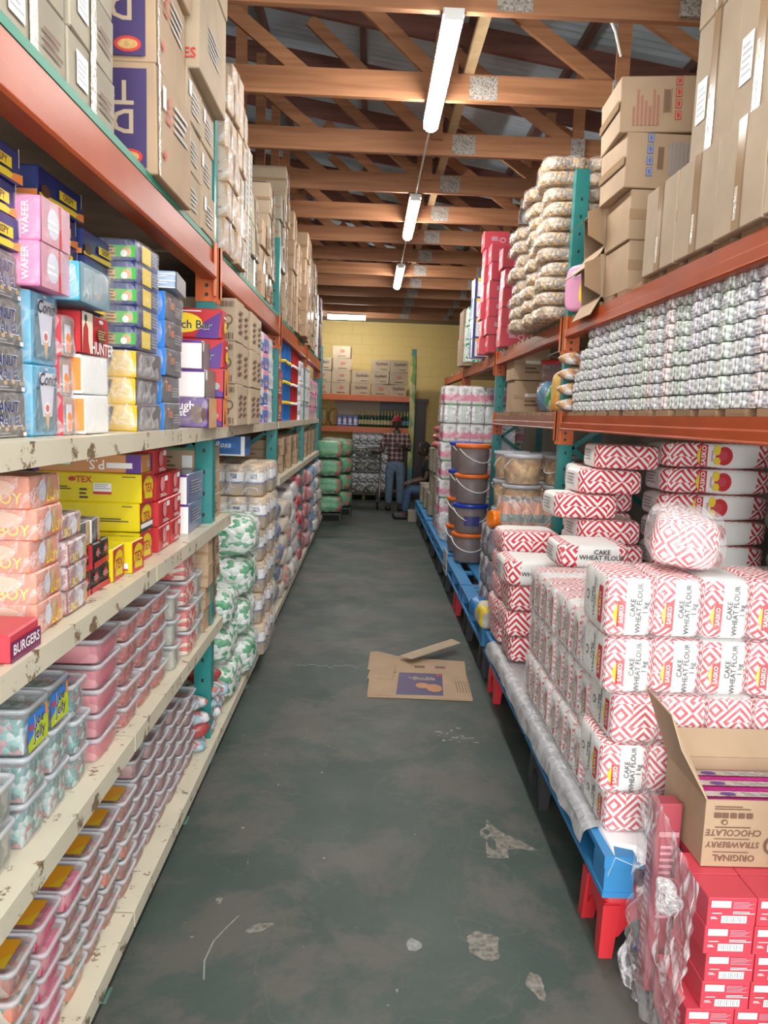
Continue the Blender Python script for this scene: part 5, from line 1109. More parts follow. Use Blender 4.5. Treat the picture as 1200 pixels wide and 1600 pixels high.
F1 = [(0.385, 0.135, [0], 0.80), (0.521, 0.165, [1, 0], 0.775), (0.687, 0.165, [0], 0.80), (0.853, 0.182, [1], 0.765), (1.036, 0.195, [1], 0.755)]
for k, (z, h, fr, xx) in enumerate(F1):
    bale((xx, 2.32, z), 5, h, fr, 'clear-wrapped bale of small flour bags, %s of the nearest flour stack' % lev(k, 5), 'bales of the nearest flour stack')
# loose flour bag in a clear bag on top
r = bpy.data.objects.new('flour_bale', None); COL.objects.link(r); r.location = (1.035, 2.46, 1.245); r.rotation_euler = (0.0, math.radians(4), math.radians(-20)); tag(r, 'single flour bag tilted inside a torn clear bag on top of the nearest stack', 'flour bag')
q = MB(); q.blob(0.20, 0.16, 0.165, FLOUR, k=5, div=10, nz=.012, nsc=9, seed=2); link('flour_bag', q.mesh('flour_bag'), r)
q = MB(); q.blob(0.235, 0.22, 0.19, WRAPH, k=4, div=12, nz=.03, nsc=9, seed=6); link('plastic_wrap', q.mesh('plastic_wrap'), r, (0, 0.01, 0))
# film-wrapped blocks behind
for j, (y0, top) in enumerate(((2.62, 3), (3.13, 3))):
    for k in range(top):
        bale((0.80 + 0.01 * (k % 2), y0, 0.385 + 0.208 * k), 4, 0.207, [1, 0], 'dull film-wrapped flour bale, %s of the %s block behind the nearest stack' % (lev(k, 3), ['first', 'second'][j]), 'film-wrapped flour bales', along='y', d=0.122, w=0.33, wrapm=WRAPH)
        bale((1.16, y0, 0.385 + 0.208 * k), 4, 0.207, [0, 0], 'film-wrapped flour bale, %s of the inner block, %s row' % (lev(k, 3), ['first', 'second'][j]), 'inner film-wrapped flour bales', along='y', d=0.122, w=0.33, wrapm=WRAPH, sidefirst=False)
def bigbag(w, d, h, style, seed=1.0):
    b = MB()
    def fm(fc, u, v):
        if style == 'text' and fc in 'F': return PANEL if 0.24 < u < 0.80 else FLOURB
        if style == 'text' and fc == 'T': return PANEL if 0.2 < u < 0.85 else FLOURB
        if style == 'pic' and fc == 'F': return PANEL if 0.36 < u < 0.84 else FLOURB
        if fc == 'L': return PANEL if v > 0.1 and 0.2 < u < 0.8 and style != 'plain' else FLOURB
        if fc == 'T': return PANEL if 0.3 < v < 0.95 else FLOURB
        return FLOURB
    b.blob(w, d, h, FLOURB, k=7, div=12, nz=.01, nsc=7, seed=seed, fm=fm, uvo=(seed * .017, seed * .011))
    dc = []
    if style == 'text': dc = [('t', 'F', 'CAKE\nWHEAT FLOUR\n10 kg', 0.58, 0.48, 0.032, INK)]
    if style == 'pic': dc = logo('F', 0.34, 0.5, 0.033, 0.42, 0.034) + [('e', 'F', 0.52, 0.5, 0.075, 0.36, LOGO_R), ('e', 'F', 0.455, 0.72, 0.03, 0.2, YEL), ('e', 'F', 0.46, 0.3, 0.03, 0.15, YEL), ('e', 'F', 0.51, 0.5, 0.04, 0.18, CRED), ('t', 'F', 'INSTANT', 0.415, 0.5, 0.014, INKR, 90)]
    dc += [('l', 'L', 0.3, 0.3, 0.7, 0.8, GREY, 4)] if style != 'plain' else []
    b.deco(dc, w, d, h, 0.007)
    return Proto('flour_bag', 'flour bag', b.mesh('flour_bag'), None, (w, d, h))
bt_, bp_, bi_ = bigbag(.34, .32, .143, 'text', 1), bigbag(.34, .32, .134, 'plain', 3), bigbag(.60, .32, .136, 'pic', 5)
bs_ = bigbag(.36, .32, .12, 'text', 2); bm_ = bigbag(.34, .32, .133, 'edge', 4); bp2_ = bigbag(.34, .32, .1415, 'plain', 7)
def S(prs, x0, y0, z0, n, ds, wh, gr, jit=.01, dxs=None, rz=.02): return stack(prs, 'R', x0, y0, z0, n, ds, wh, gr, jit, dxs=dxs, rz=rz)
S([bp2_, bp2_, bp2_, bt_], 0.67 + .13, 4.02, ZP + .01, 4, 'red and white flour bag', 'nearest aisle-side column', 'aisle-side flour bags', dxs=[0, -.03, -.02, -.05])
S([bm_], 1.05 + .13, 4.0, ZP + .01, 9, 'red and white flour bag', 'leaning column behind the clear-wrapped bales', 'leaning column of flour bags', dxs=[0, 0, 0, 0, -.03, -.06, -.19, -.07, .02], rz=.06)
S([bs_], 1.0, 3.66, ZP + .01, 6, 'flour bag with white text panel', 'column behind the film-wrapped block', 'white-panel flour bags', dxs=[0, 0, 0, 0, 0, -.06])
S([bp_], 0.78, 4.36, ZP + .01, 5, 'diamond-patterned flour bag', 'column below the orange bottles', 'diamond-patterned flour bags', rz=.03)
S([bi_], 1.42 + .13, 4.0, ZP + .01, 9, 'long flour bag with red picture', 'tall column under the orange beam', 'long flour bags under the orange beam', jit=.006, rz=.0)
S([bm_], 1.18 + .02, 4.36, ZP + .01, 8, 'red and white flour bag', 'column beside the nearest right upright', 'inner flour bags by the upright', dxs=None)
SACK = cells('colourful_sack', [(0.30, 0.18, 0.24), (0.12, 0.12, 0.25), (0.32, 0.26, 0.2), (0.25, 0.07, 0.15), (0.16, 0.2, 0.13)], 10, .4)
for j, yy in enumerate((3.35,)): S(softbag('bale_of_bags', 'wrapped bale', .4, .4, .2, SACK, 5.0), 1.98, yy, 0.386, 6, 'mottled purple and green bale', 'shadowed stack beyond the nearest flour', 'mottled bales', jit=.03)

# ================================================================ RED CARTONS AND THE OPEN CARTON
RCD = [('r', 'F', 0.06, 0.68, 0.46, 0.92, PAPER), ('b', 'F', 0.30, 0.16, 0.78, 0.38, INK), ('r', 'F', 0.28, 0.14, 0.80, 0.40, PAPER), ('b', 'F', 0.30, 0.17, 0.78, 0.37, GREY), ('l', 'F', 0.50, 0.66, 0.92, 0.92, M('pink_small_print', (0.75, 0.3, 0.36), .4), 5), ('l', 'F', 0.08, 0.46, 0.28, 0.52, WHITE, 1), ('l', 'F', 0.50, 0.46, 0.95, 0.58, WHITE, 2), ('l', 'F', 0.06, 0.28, 0.2, 0.38, WHITE, 2)]
rcm = carton('small_carton', 'small carton', 0.130, 0.105, 0.079, CRED, RCD, jit=.001, ch=.002)
for cx in range(5):
    for ry in range(3):
        sh = -0.03
        x0 = (0.925 if ry < 2 else 0.965) + 0.132 * cx
        S(rcm, x0, 1.85 + 0.107 * ry, 0, 6, 'red barcoded carton', '%s column from left, %s row' % (ORD[cx], ['front', 'back']) if False else '%s column from left, %s row' % (ORD[cx], ['front', 'middle', 'back'][ry]), 'red barcoded cartons', jit=.002, rz=.0, dxs=[-.03, -.03, .006, .01, 0, .002])
pkc = carton('upright_carton', 'carton', 0.075, 0.06, 0.60, M('rose_red_card', (0.36, 0.06, 0.08), .4), [('l', 'F', 0.1, 0.82, 0.9, 0.88, M('faded_pink', (.55, .25, .27), .4), 1), ('l', 'F', 0.2, 0.4, 0.8, 0.8, M('pink_small_print'), 12), ('l', 'L', 0.2, 0.1, 0.8, 0.9, M('pink_small_print'), 20)])
pkc.put((0.918, 2.135, 0.0), (0, 0, 0), 'tall rose-red carton standing behind the film beside the open carton', None)
# crumpled film over the red cartons
q = MB(); ny, nz2 = 34, 40; rows = []
for i in range(ny + 1):
    v_ = i / ny; r_ = []
    for k in range(nz2 + 1):
        u_ = k / nz2
        y = 1.82 + 0.36 * v_; z = 0.003 + (0.53 + 0.14 * v_) * (1 - u_)
        fold = 0.020 * math.sin((u_ * 1.6 + v_) * 17 + 3 * noise.noise(Vector((u_ * 4, v_ * 4, 1)))) + 0.03 * noise.noise(Vector((u_ * 5, v_ * 5, 7)))
        x = 0.885 - 0.02 * v_ - 0.015 * u_ - abs(fold) * (0.25 + .6 * u_)
        r_.append((x, y, max(z, .002)))
    rows.append(q.pts(r_))
for a, b_ in zip(rows, rows[1:]):
    for k in range(nz2): q.face([a[k], a[k + 1], b_[k + 1], b_[k]], WRAPP, smooth=True)
tag(link('plastic_film', q.mesh('plastic_film')), 'creased clear film hanging down the aisle side of the red cartons', 'plastic film')
q = MB(); q.blob(0.06, 0.07, 0.09, SIL if False else film('bunched_film', (1, 1, 1), cover=.55, scale=30, bump=1.2), k=2.6, div=10, nz=.03, nsc=26, seed=3)
tag(link('film_knot', q.mesh('film_knot'), None, (0.865, 1.95, 0.36)), 'bunched knot of clear film on the side of the red cartons', 'plastic film')
# open carton
r = bpy.data.objects.new('open_carton', None); COL.objects.link(r); r.location = (0.965, 1.99, 0.482); tag(r, 'open cardboard carton with upside-down print on the red cartons', 'carton')
W_, D_, H_ = 0.50, 0.28, 0.195
q = MB(); t = 0.005
q.box(0, W_, 0, t, 0, H_, CARD); q.box(0, W_, D_ - t, D_, 0, H_, CARD); q.box(0, t, t, D_ - t, 0, H_, CARD); q.box(W_ - t, W_, t, D_ - t, 0, H_, CARD); q.box(t, W_ - t, t, D_ - t, 0, t, CARDIN)
dd = MB.frame(q, 'F', W_, D_, H_)
q2 = MB(); q2.deco([('t', 'F', 'CHOCOLATE', 0.17, 0.52, 0.026, INKB, 180, .15), ('t', 'F', 'STRAWBERRY', 0.17, 0.34, 0.024, INKB, 180, .15), ('t', 'F', 'ORIGINAL', 0.18, 0.14, 0.026, INKB, 180), ('l', 'F', 0.06, 0.58, 0.26, 0.62, INKB, 1), ('l', 'F', 0.06, 0.41, 0.26, 0.44, INKB, 1), ('l', 'F', 0.06, 0.21, 0.26, 0.24, INKB, 1),
   ('r', 'F', 0.05, 0.74, 0.09, 0.82, INKB), ('r', 'F', 0.095, 0.74, 0.13, 0.82, INKB), ('r', 'F', 0.14, 0.74, 0.175, 0.82, INKB), ('r', 'F', 0.185, 0.74, 0.22, 0.82, INKB), ('r', 'F', 0.23, 0.74, 0.265, 0.82, INKB), ('l', 'F', 0.05, 0.86, 0.25, 0.93, INKB, 2), ('e', 'F', 0.11, 0.68, 0.018, 0.04, INKB), ('e', 'F', 0.11, 0.68, 0.01, 0.022, CARD),
   ('e', 'F', 0.40, 0.34, 0.06, 0.15, INKB), ('e', 'F', 0.50, 0.34, 0.06, 0.15, INKB), ('e', 'F', 0.40, 0.34, 0.045, 0.11, CARD), ('e', 'F', 0.50, 0.34, 0.045, 0.11, CARD), ('l', 'F', 0.37, 0.24, 0.53, 0.44, INKB, 5), ('r', 'F', 0.38, 0.03, 0.6, 0.14, INKB), ('t', 'F', "Baker's", 0.48, 0.085, 0.02, CARD, 180), ('l', 'F', 0.6, 0.6, 0.9, 0.9, INKB, 6)], W_, D_, H_)
b0 = len(q.v); q.v += [(x + W_ / 2, y + D_ / 2, z) for x, y, z in q2.v]
for f, m_, uv in zip(q2.f, q2.m, q2.uv): q.face([i_ + b0 for i_ in f], q2.mats[m_], uv)
link('box', q.mesh('box'), r)
def slab(ps, t_, mat, nm, par):
    q = MB(); n_ = (Vector(ps[1]) - Vector(ps[0])).cross(Vector(ps[-1]) - Vector(ps[0])).normalized() * t_
    a = q.pts(ps); b_ = q.pts([tuple(Vector(p) + n_) for p in ps]); k = len(ps)
    q.face(a, mat); q.face(b_[::-1], mat)
    for i in range(k): q.face([a[i], a[(i + 1) % k], b_[(i + 1) % k], b_[i]], mat)
    return link(nm, q.mesh(nm), par)
slab([(0.0, 0.0, H_), (0.0, D_, H_), (-0.075, D_ + 0.02, H_ + 0.21), (-0.075, 0.10, H_ + 0.20), (-0.06, 0.05, H_ + .12)], 0.004, CARD, 'flap', r)
slab([(0.0, D_, H_), (W_, D_, H_), (W_ + .02, D_ + 0.02, H_ + 0.085), (-0.02, D_ + 0.02, H_ + 0.085)], 0.004, CARD, 'flap', r)
slab([(W_, 0.0, H_), (W_, D_, H_), (W_ + .09, D_, H_ + 0.16), (W_ + .09, 0.0, H_ + 0.16)], 0.004, CARD, 'flap', r)
mpk = carton('biscuit_pack', 'biscuit pack', 0.46, 0.062, 0.15, MAG, [('r', 'T', 0.05, 0.22, 0.97, 0.72, SIL), ('l', 'T', 0.3, 0.3, 0.6, 0.6, GREY, 2), ('e', 'T', .2, .45, .05, .18, PUR), ('b', 'T', .7, .3, .9, .65, GREY), ('r', 'F', 0.1, 0.6, 0.9, 0.95, SIL), ('e', 'F', 0.5, 0.8, 0.06, 0.12, PUR)], jit=.003, ch=.006)
for j in range(4): mpk.put((0.965 + .25, 1.99 + 0.041 + 0.066 * j, 0.482 + .007), (0, 0, random.uniform(-.01, .01)), 'magenta and silver biscuit pack in the open carton, %s from the front' % ORD[j], 'magenta biscuit packs')

# ================================================================ RIGHT RACK, MIDDLE LEVEL: WRAPPED FOIL PACKS
FM = [(0.66, 0.67, 0.68), (0.48, 0.49, 0.50), (0.80, 0.81, 0.82), (0.36, 0.38, 0.38)]
def foilm(nm, tint): return cells(nm, [tuple(c_ * t_ for c_, t_ in zip(f, tint)) for f in FM], 55, .2, bump=.9)
fmats = [foilm('grey_printed_foil', (1, 1, 1)), foilm('greenish_printed_foil', (.95, 1.03, .90)), foilm('violet_printed_foil', (1.0, .95, 1.01)), foilm('pinkish_printed_foil', (1.1, .93, .90)), foilm('dark_printed_foil', (.75, .75, .78))]
fp = []
for m_ in fmats:
    for stk in (0, 1):
        b = MB(); b.blob(0.075, 0.0595, 0.0555, m_, k=8, div=4, nz=.003, nsc=40)
        dc = [('r', 'L', .16, .10, .84, .80, PAPER), ('b', 'L', .3, .3, .7, .6, GREY)] if stk else [('l', 'L', .1, .2, .9, .6, PALE, 2)]
        b.deco(dc, 0.075, .0595, .0555, .002); fp.append(Proto('foil_pack', 'foil pack', b.mesh('foil_pack'), None, (.075, .0595, .0555)))
ncol = 36
for cidx in range(ncol):
    y = 2.30 + cidx * 0.063
    nr = 8
    if cidx >= 32: nr = 6 if cidx < 34 else 4
    tint = [0, 0, 1, 0, 2, 2, 0, 3, 0, 1, 1, 0, 0, 3, 2, 0, 0, 3, 1, 1, 1, 0, 0, 0, 4, 0][(cidx * 7 + cidx // 3) % 26]
    cxo = [0, .012, -.008, .004, .018, -.004][(cidx * 5 + cidx // 4) % 6]; pit = [.0562, .0570, .0580, .0566][(cidx * 3 + cidx // 5) % 4]
    for k in range(nr):
        stk = 1 if (k < 4 and (cidx + k) % 5 != 0 and tint != 3) else 0
        fp[tint * 2 + stk].put((RXF + 0.05 + cxo + random.uniform(-.003, .003), y, 1.7605 + pit * k), (0, 0, random.uniform(-.06, .06)),
             'small printed foil pack, row %s from bottom, column %s from the near end' % (ORD[k], (ORD[cidx] if cidx < 20 else 'twenty-' + ORD[cidx - 20] if cidx < 29 else ['thirtieth', 'thirty-first', 'thirty-second', 'thirty-third', 'thirty-fourth', 'thirty-fifth', 'thirty-sixth'][cidx - 29])), 'small foil packs on the middle right shelf')
# cream board at the near end of the middle level
q = MB(); q.box(RXF - .001, RXF + .02, 2.30, 2.75, -0.024, 0.0, CREAM); 
lng = pouch('pasta_pack', 'snack pack', 0.30, 0.11, 0.085, cells('brown_orange_snack', [(0.42, 0.22, 0.10), (0.55, 0.34, 0.18), (0.35, 0.18, 0.10), (0.5, 0.5, 0.5)], 26, .25), 2.0)
for k in range(4): lng.put((RXF + .09, 4.62, 1.7605 + .09 * k), (0, 0, random.uniform(-.1, .1)), 'long brown snack pack, %s of the four by the nearest right upright' % lev(k, 4), 'long brown snack packs')

# ================================================================ RIGHT RACK, TOP LEVEL
ZR = 2.3255
rb_ = carton('carton', 'carton', 0.45, 0.345, 0.345, CARD2, [('r', 'L', 0.42, 0, 0.58, 1, TAPE), ('r', 'L', 0.44, 0.1, 0.5, 0.4, CTAPE), ('l', 'F', 0.3, 0.3, 0.7, 0.6, INKB, 3), ('r', 'F', 0, 0.44, 1, 0.56, TAPE)])
rb2_ = carton('carton', 'carton', 0.45, 0.345, 0.50, CARD2, [('r', 'L', 0.40, 0, 0.56, 1, TAPE), ('r', 'L', 0.42, 0.0, 0.48, 0.5, CTAPE), ('r', 'L', 0.1, 0.3, 0.34, 0.6, PAPER), ('l', 'L', 0.12, 0.34, 0.32, 0.56, GREY, 5)])
for j in range(4):
    y0 = 2.0 + 0.35 * j
    S([rb_], RXF - .02, y0, ZR, 1, 'large taped carton', '%s from the near end on the right beam' % ORD[j], 'large taped cartons on the right top level', jit=.008)
    if j < 3: S([rb2_, rb2_], RXF - .01 + .03, y0 + .03, ZR + .347, 2, 'tall taped carton', '%s column above the large cartons, right' % ORD[j], 'tall taped cartons on the right top level', jit=.01)
PICT = [('r', 'F', .68, .22 + .2 * k, .76, .38 + .2 * k, INKR) for k in range(4)] + [('r', 'F', .69, .235 + .2 * k, .75, .365 + .2 * k, CARD) for k in range(4)] + [('e', 'F', .72, .30 + .2 * k, .018, .05, INKR) for k in range(4)]
PICTB = [(a, b_, c_ - .42, d_, e_ - .42 if a == 'r' else e_, f_, g_ if g_ is not INKR else INKBL) for (a, b_, c_, d_, e_, f_, g_) in PICT]
tb1 = carton('carton', 'carton', 0.36, 0.36, 0.245, CARD, PICT + [('b', 'F', .54, .35, .62, .75, INKB), ('r', 'F', .53, .33, .535, .77, INKB), ('r', 'F', .625, .33, .63, .77, INKB)] + [('r', 'F', .15 + .05 * k, .12, .175 + .05 * k, .45 + .1 * ((k * 3) % 4), M('faded_red_print', (.38, .15, .10), .6)) for k in range(7)] + [('r', 'L', 0, .42, 1, .58, TAPE)])
tb2 = carton('carton', 'carton', 0.36, 0.36, 0.245, CARD, PICTB + [('b', 'F', .40, .35, .48, .75, INKB)] + [('r', 'F', .55 + .05 * k, .25, .575 + .05 * k, .85, M('faded_blue_print', (.30, .30, .34), .6)) for k in range(7)] + [('r', 'L', 0, .42, 1, .58, TAPE)])
tb3 = carton('carton', 'carton', 0.34, 0.36, 0.225, CARD, [('r', 'F', 0, .4, .4, .6, TAPE)] + [('r', 'F', .25 + .05 * k, .1, .275 + .05 * k, .85, M('faded_red_print')) for k in range(6)])
TB = [(tb3, 1.17, ZR, 0, 'lowest, below the open cartons'), (tb3, 1.16, ZR + .227, 0, 'second, partly hidden by taped cartons'), (tb2, 1.13, ZR + .454, .03, 'with blue pictograms, third from bottom'), (tb1, 1.11, ZR + .702, -.05, 'with red pictograms, topmost')]
for p_, xx, z, rt, wh in TB: p_.put((xx + .18, 3.86, z), (0, rt * .6 if z > 2.9 else 0, rt), 'tan carton %s of the leaning right stack' % wh, 'leaning tan cartons, right top level')
def opencarton(loc, rot, w, d, h, lab):
    r = bpy.data.objects.new('open_carton', None); COL.objects.link(r); r.location = loc; r.rotation_euler = rot; tag(r, lab, 'carton', 'open tan cartons leaning over the aisle')
    q = MB(); t = .005
    q.box(t, w, 0, t, 0, h, CARD); q.box(t, w, d - t, d, 0, h, CARD); q.box(t, w, t, d - t, 0, t, CARD); q.box(t, w, t, d - t, h - t, h, CARD); q.box(w - t, w, t, d - t, t, h - t, CARDIN)
    link('box', q.mesh('box'), r)
    slab([(0.004, 0, h), (0.004, d, h), (-.085, d, h - .075), (-.085, 0, h - .075)], .004, CARD2, 'flap', r)
    slab([(0.004, d, 0), (0.004, 0, 0), (-.05, 0, -.085), (-.05, d, -.085)], .004, CARD, 'flap', r)
    slab([(0.004, 0, 0.01), (0.004, 0, h - .01), (-.09, -.05, h - .05), (-.09, -.05, .05)], .004, CARDIN, 'flap', r)
opencarton((1.06, 4.06 - .0, ZR + .11), (0, -.05, 0), .18, .30, .20, 'open tan carton with loose flaps at the shelf edge, lower one') if False else None
for k, (zz, xx) in enumerate(((ZR + .09, 1.02), (ZR + .32, 1.01))):
    opencarton((xx, 3.70, zz), (0, math.radians(-6), math.radians(2)), .10, .34 if False else .30, .20, 'open tan carton with loose flaps leaning over the aisle, %s one' % ['lower', 'upper'][k]) if False else None
FL = [(ZR + .02, 1.125), (ZR + .27, 1.115)]
for k, (zz, xx) in enumerate(FL):
    # flaps fixed to their own small open cartons placed in front of the tan stack
    opencarton((1.165, 4.06, zz), (0, math.radians(-4), 0), .26, .36, .215, 'open tan carton with loose flaps above the aisle, %s of two' % ['lower', 'upper'][k])
# pink packet
pkp = MB(); pkp.blob(0.05, 0.20, 0.27, M('rosy_packet', (0.62, 0.28, 0.42), .35), k=5, div=8, nz=.008, nsc=12); pkp.deco([('e', 'F', .5, .4, .3, .3, YEL)], .05, .2, .27, .004); pkp.deco([('e', 'L', .6, .4, .12, .25, YEL), ('t', 'L', 'Candy', .5, .8, .05, PALE, 15)], .05, .2, .27, .004)
tag(link('sweet_packet', pkp.mesh('sweet_packet'), None, (1.185, 4.50, 2.33), (0, .10, .85)), 'pink sweet packet leaning by the nearest right upright', 'sweet packet')
# bagged puffs
PUF = cells('orange_puffs_in_bag', [(0.52, 0.36, 0.20), (0.36, 0.27, 0.20), (0.60, 0.44, 0.27), (0.28, 0.22, 0.18), (0.58, 0.33, 0.12)], 46, .22, bump=1.0)
for cidx, (xx, yy, n_) in enumerate(((1.03, 5.0, 11), (1.30, 5.0, 11), (1.02, 5.34, 10), (1.0, 5.66, 8))):
    pr = [softbag('puff_bag', 'snack bag', .27, .33, .088, PUF, 3.0 * cidx + s, WRAP) for s in (1, 2)]
    S(pr, xx - .0, yy - .15, ZR, n_, 'clear bag of puffed snacks', '%s pile on the right top level' % ORD[cidx], 'clear bags of puffed snacks', jit=.03, rz=.12)
rdb = carton('small_carton', 'carton', .24, .2, .165, CRED, [('e', 'F', .75, .5, .12, .14, PALE), ('e', 'F', .75, .5, .09, .1, CRED), ('l', 'F', .3, .45, .6, .7, PALE, 3), ('e', 'L', .7, .5, .14, .16, PALE), ('l', 'L', .2, .4, .5, .6, PALE, 2), ('r', 'F', 0, .0, 1, .06, M('rose_red_card'))])
for cidx, (xx, yy, n_) in enumerate(((1.10, 6.85, 5), (1.345, 6.85, 4), (1.08, 7.48, 6), (1.33, 7.48, 5), (1.05, 7.72, 7))):
    S(rdb, xx, yy - .1, ZR, n_, 'coral red carton with round emblem', '%s red stack on the right top level' % ORD[cidx], 'coral red cartons on the right top level', jit=.015)
bxw = carton('small_carton', 'carton', .18, .2, .2, WHITE, [('r', 'F', 0, .85, 1, 1, YEL), ('r', 'F', 0, 0, .15, 1, NAVY), ('l', 'F', .3, .3, .8, .7, GREY, 3), ('r', 'F', 0, 0, 1, .08, NAVY), ('r', 'L', 0, 0, .4, 1, BLU)])
S(bxw, 1.03, 8.1, ZR, 4, 'blue and white carton', 'stack beyond the coral red cartons', 'blue and white cartons')
S(carton('small_carton', 'carton', .3, .25, .2, GW), 1.05, 8.7, ZR, 3, 'green and white carton', 'stack past the blue cartons', 'green and white cartons')
S(mk(.4, .45, .33, CARD), 1.08, 9.3, ZR - .0, 2, 'plain brown carton', 'far pair on the right top level', 'far brown cartons, right')
for j, yy in enumerate((7.36, 7.9, 8.5)): pass
# middle level, second bay: brown cartons, round tub, plastic bags
Zm = 1.7605
S(mk(.3, .35, .27, CARD, [('r', 'F', .3, .5, 1, .6, CTAPE)]), 1.20, 6.5, Zm, 2, 'brown taped carton', 'pair at the left end of the rusty beam', 'brown cartons on the rusty beam')
jt = MB(); jt.lathe([(.10, 0), (.13, .02), (.135, .16), (.14, .165), (.14, .19), (.12, .195)], TUBM, 24, mats=[TUBM, TUBM, RED, RED, RED]); jc = MB(); jc.lathe([(.09, .005), (.12, .02), (.122, .13)], M('dark_red_sweets', (.2, .06, .05), .4, var=.4, scale=40), 20)
jh = MB(); jh.tube([(-.135, 0, .15), (-.12, 0, .22), (0, 0, .27), (.12, 0, .22), (.135, 0, .15)], .006, WHITE, 6)
jp = Proto('round_tub', 'round tub', None, [('tub', jt.mesh('tub')), ('sweets', jc.mesh('sweets')), ('handle', jh.mesh('handle'))], (.28, .28, .2))
jp.put((1.40, 5.85, Zm), (0, 0, 0), 'clear round tub with red rim on the rusty beam, lower', 'round tubs on the rusty beam'); jp.put((1.42, 5.87, Zm + .2), (0, 0, .3), 'clear round tub with red rim on the rusty beam, upper', 'round tubs on the rusty beam')
q = MB(); q.blob(.20, .24, .22, M('milky_blue_bag', (.16, .30, .42), .2, var=.3, bump=.8, bscale=14), k=2.6, div=9, nz=.03, nsc=9); tag(link('blue_bag', q.mesh('blue_bag'), None, (1.29, 5.50, Zm)), 'rumpled pale blue plastic bag on the rusty beam', 'plastic bag')
q = MB(); q.blob(.16, .16, .19, cells('white_green_crisps', [(.5, .48, .42), (.05, .3, .1), (.45, .42, .36)], 14), k=3, div=9, nz=.02, nsc=12); tag(link('snack_bag', q.mesh('snack_bag'), None, (1.28, 5.27, Zm)), 'white and green snack bag on the rusty beam', 'snack bag')
q = MB(); q.blob(.18, .14, .26, cells('orange_biscuit_pack', [(.62, .30, .05), (.65, .4, .1), (.5, .06, .04)], 9), k=6, div=9, nz=.006, nsc=12); tag(link('biscuit_pack', q.mesh('biscuit_pack'), None, (1.27, 5.02, Zm)), 'upright orange and red packet at the right end of the rusty beam', 'biscuit pack')

# ================================================================ RIGHT FLOOR, SECOND PALLETS: BOTTLES, JARS, BUCKETS, PACKS
BIS = cells('golden_biscuits', [(.58, .34, .12), (.48, .26, .09), (.66, .42, .18), (.40, .22, .08)], 26, .4, bump=1.0); BISD = M('brown_stacked_biscuits', (.13, .06, .05), .4, var=.3, scale=20)
def jarp(name, r_, h_, cont, lidm, handle=True, lab=None, ribs=False, cat='jar', film_=TUBM):
    a = MB(); a.lathe([(r_ * .88, 0), (r_ * .92, .01), (r_, h_ * .86), (r_ * 1.02, h_ * .88)], film_, 22, capt=False)
    l_ = MB(); l_.lathe([(r_ * 1.02, h_ * .87), (r_ * 1.05, h_ * .875), (r_ * 1.05, h_ * .985), (r_ * .98, h_), (r_ * .9, h_ * .985)], lidm, 22)
    c_ = MB(); c_.lathe([(r_ * .84, .006), (r_ * .88, .012), (r_ * .955, h_ * .84)], cont, 20)
    k = [('jar' if cat == 'jar' else 'bucket_body', a.mesh('body')), ('lid', l_.mesh('lid')), ('contents', c_.mesh('contents'))]
    if handle:
        q = MB(); q.tube([(r_ * 1.06 * math.cos(t_), -r_ * 1.06 * abs(math.sin(t_)) * 0.9 - .0, h_ * .84 - h_ * .45 * abs(math.sin(t_))) for t_ in [PI * i / 12 for i in range(13)]], .005, WHITE, 6); k.append(('handle', q.mesh('handle')))
    if lab:
        q = MB(); q.lathe([(r_ * .985, h_ * .3), (r_ * 1.0, h_ * .62)], lab, 22, capb=False, capt=False)
        q2 = MB(); R1 = [(r_ * 1.0 * math.cos(t_), r_ * 1.0 * math.sin(t_)) for t_ in [-PI * .72 + PI * .3 * i / 6 for i in range(7)]]
        A_ = q2.pts([(x, y, h_ * .28) for x, y in R1]); B_ = q2.pts([(x * 1.01, y * 1.01, h_ * .6) for x, y in R1])
        for i in range(6): q2.face([A_[i], A_[i + 1], B_[i + 1], B_[i]], lab)
        k.append(('label', q2.mesh('label')))
    return Proto(name, cat, None, k, (2.1 * r_, 2.1 * r_, h_))
ORL = M('orange_lid', (.80, .16, .02), .4); BLL = M('blue_lid', (.02, .05, .42), .35); WLD = RIM
bk_o = jarp('bucket', .155, .27, BISD, ORL, cat='bucket'); bk_b = jarp('bucket', .155, .27, BISD, BLL, lab=M('navy_orange_label', (.05, .05, .2), .4), cat='bucket')
for k, p_ in enumerate((bk_o, bk_b, bk_o, bk_o)): p_.put((0.955, 7.02, ZP + .01 + .271 * k), (0, 0, .2 * k), 'clear bucket of brown biscuits with %s lid, %s of the near pile' % ('blue' if p_ is bk_b else 'orange', lev(k, 4)), 'biscuit buckets')
for k, p_ in enumerate((bk_o, bk_o, bk_b, bk_b)): p_.put((0.955, 7.56, ZP + .01 + .271 * k), (0, 0, .2 * k), 'clear bucket of brown biscuits with %s lid, %s of the far pile' % ('blue' if p_ is bk_b else 'orange', lev(k, 4)), 'far biscuit buckets')
for c_ in range(3):
    for ry in range(2):
        pj = jarp('biscuit_jar', .135, .215, BIS, WLD, lab=(BLL if (c_ + ry) % 3 == 2 else None)) if (c_, ry) in ((0, 0), (2, 0)) else pj
        for k in range(5): pj.put((1.10 + .29 * c_, 5.45 + .42 * ry, ZP + .01 + .2155 * k), (0, 0, c_ + k), 'clear jar of golden biscuits, %s, %s column, %s row' % (lev(k, 5), ORD[c_], ['front', 'back'][ry]), 'jars of golden biscuits')
bj = jarp('biscuit_jar', .125, .2, BISD, WLD, handle=False)
for c_ in range(2): bj.put((1.42 + .28 * c_, 5.15, ZP + .85), (0, 0, 0), 'clear jar of dark biscuits behind the right upright, %s' % ['left', 'right'][c_], 'dark biscuit jars') if False else None
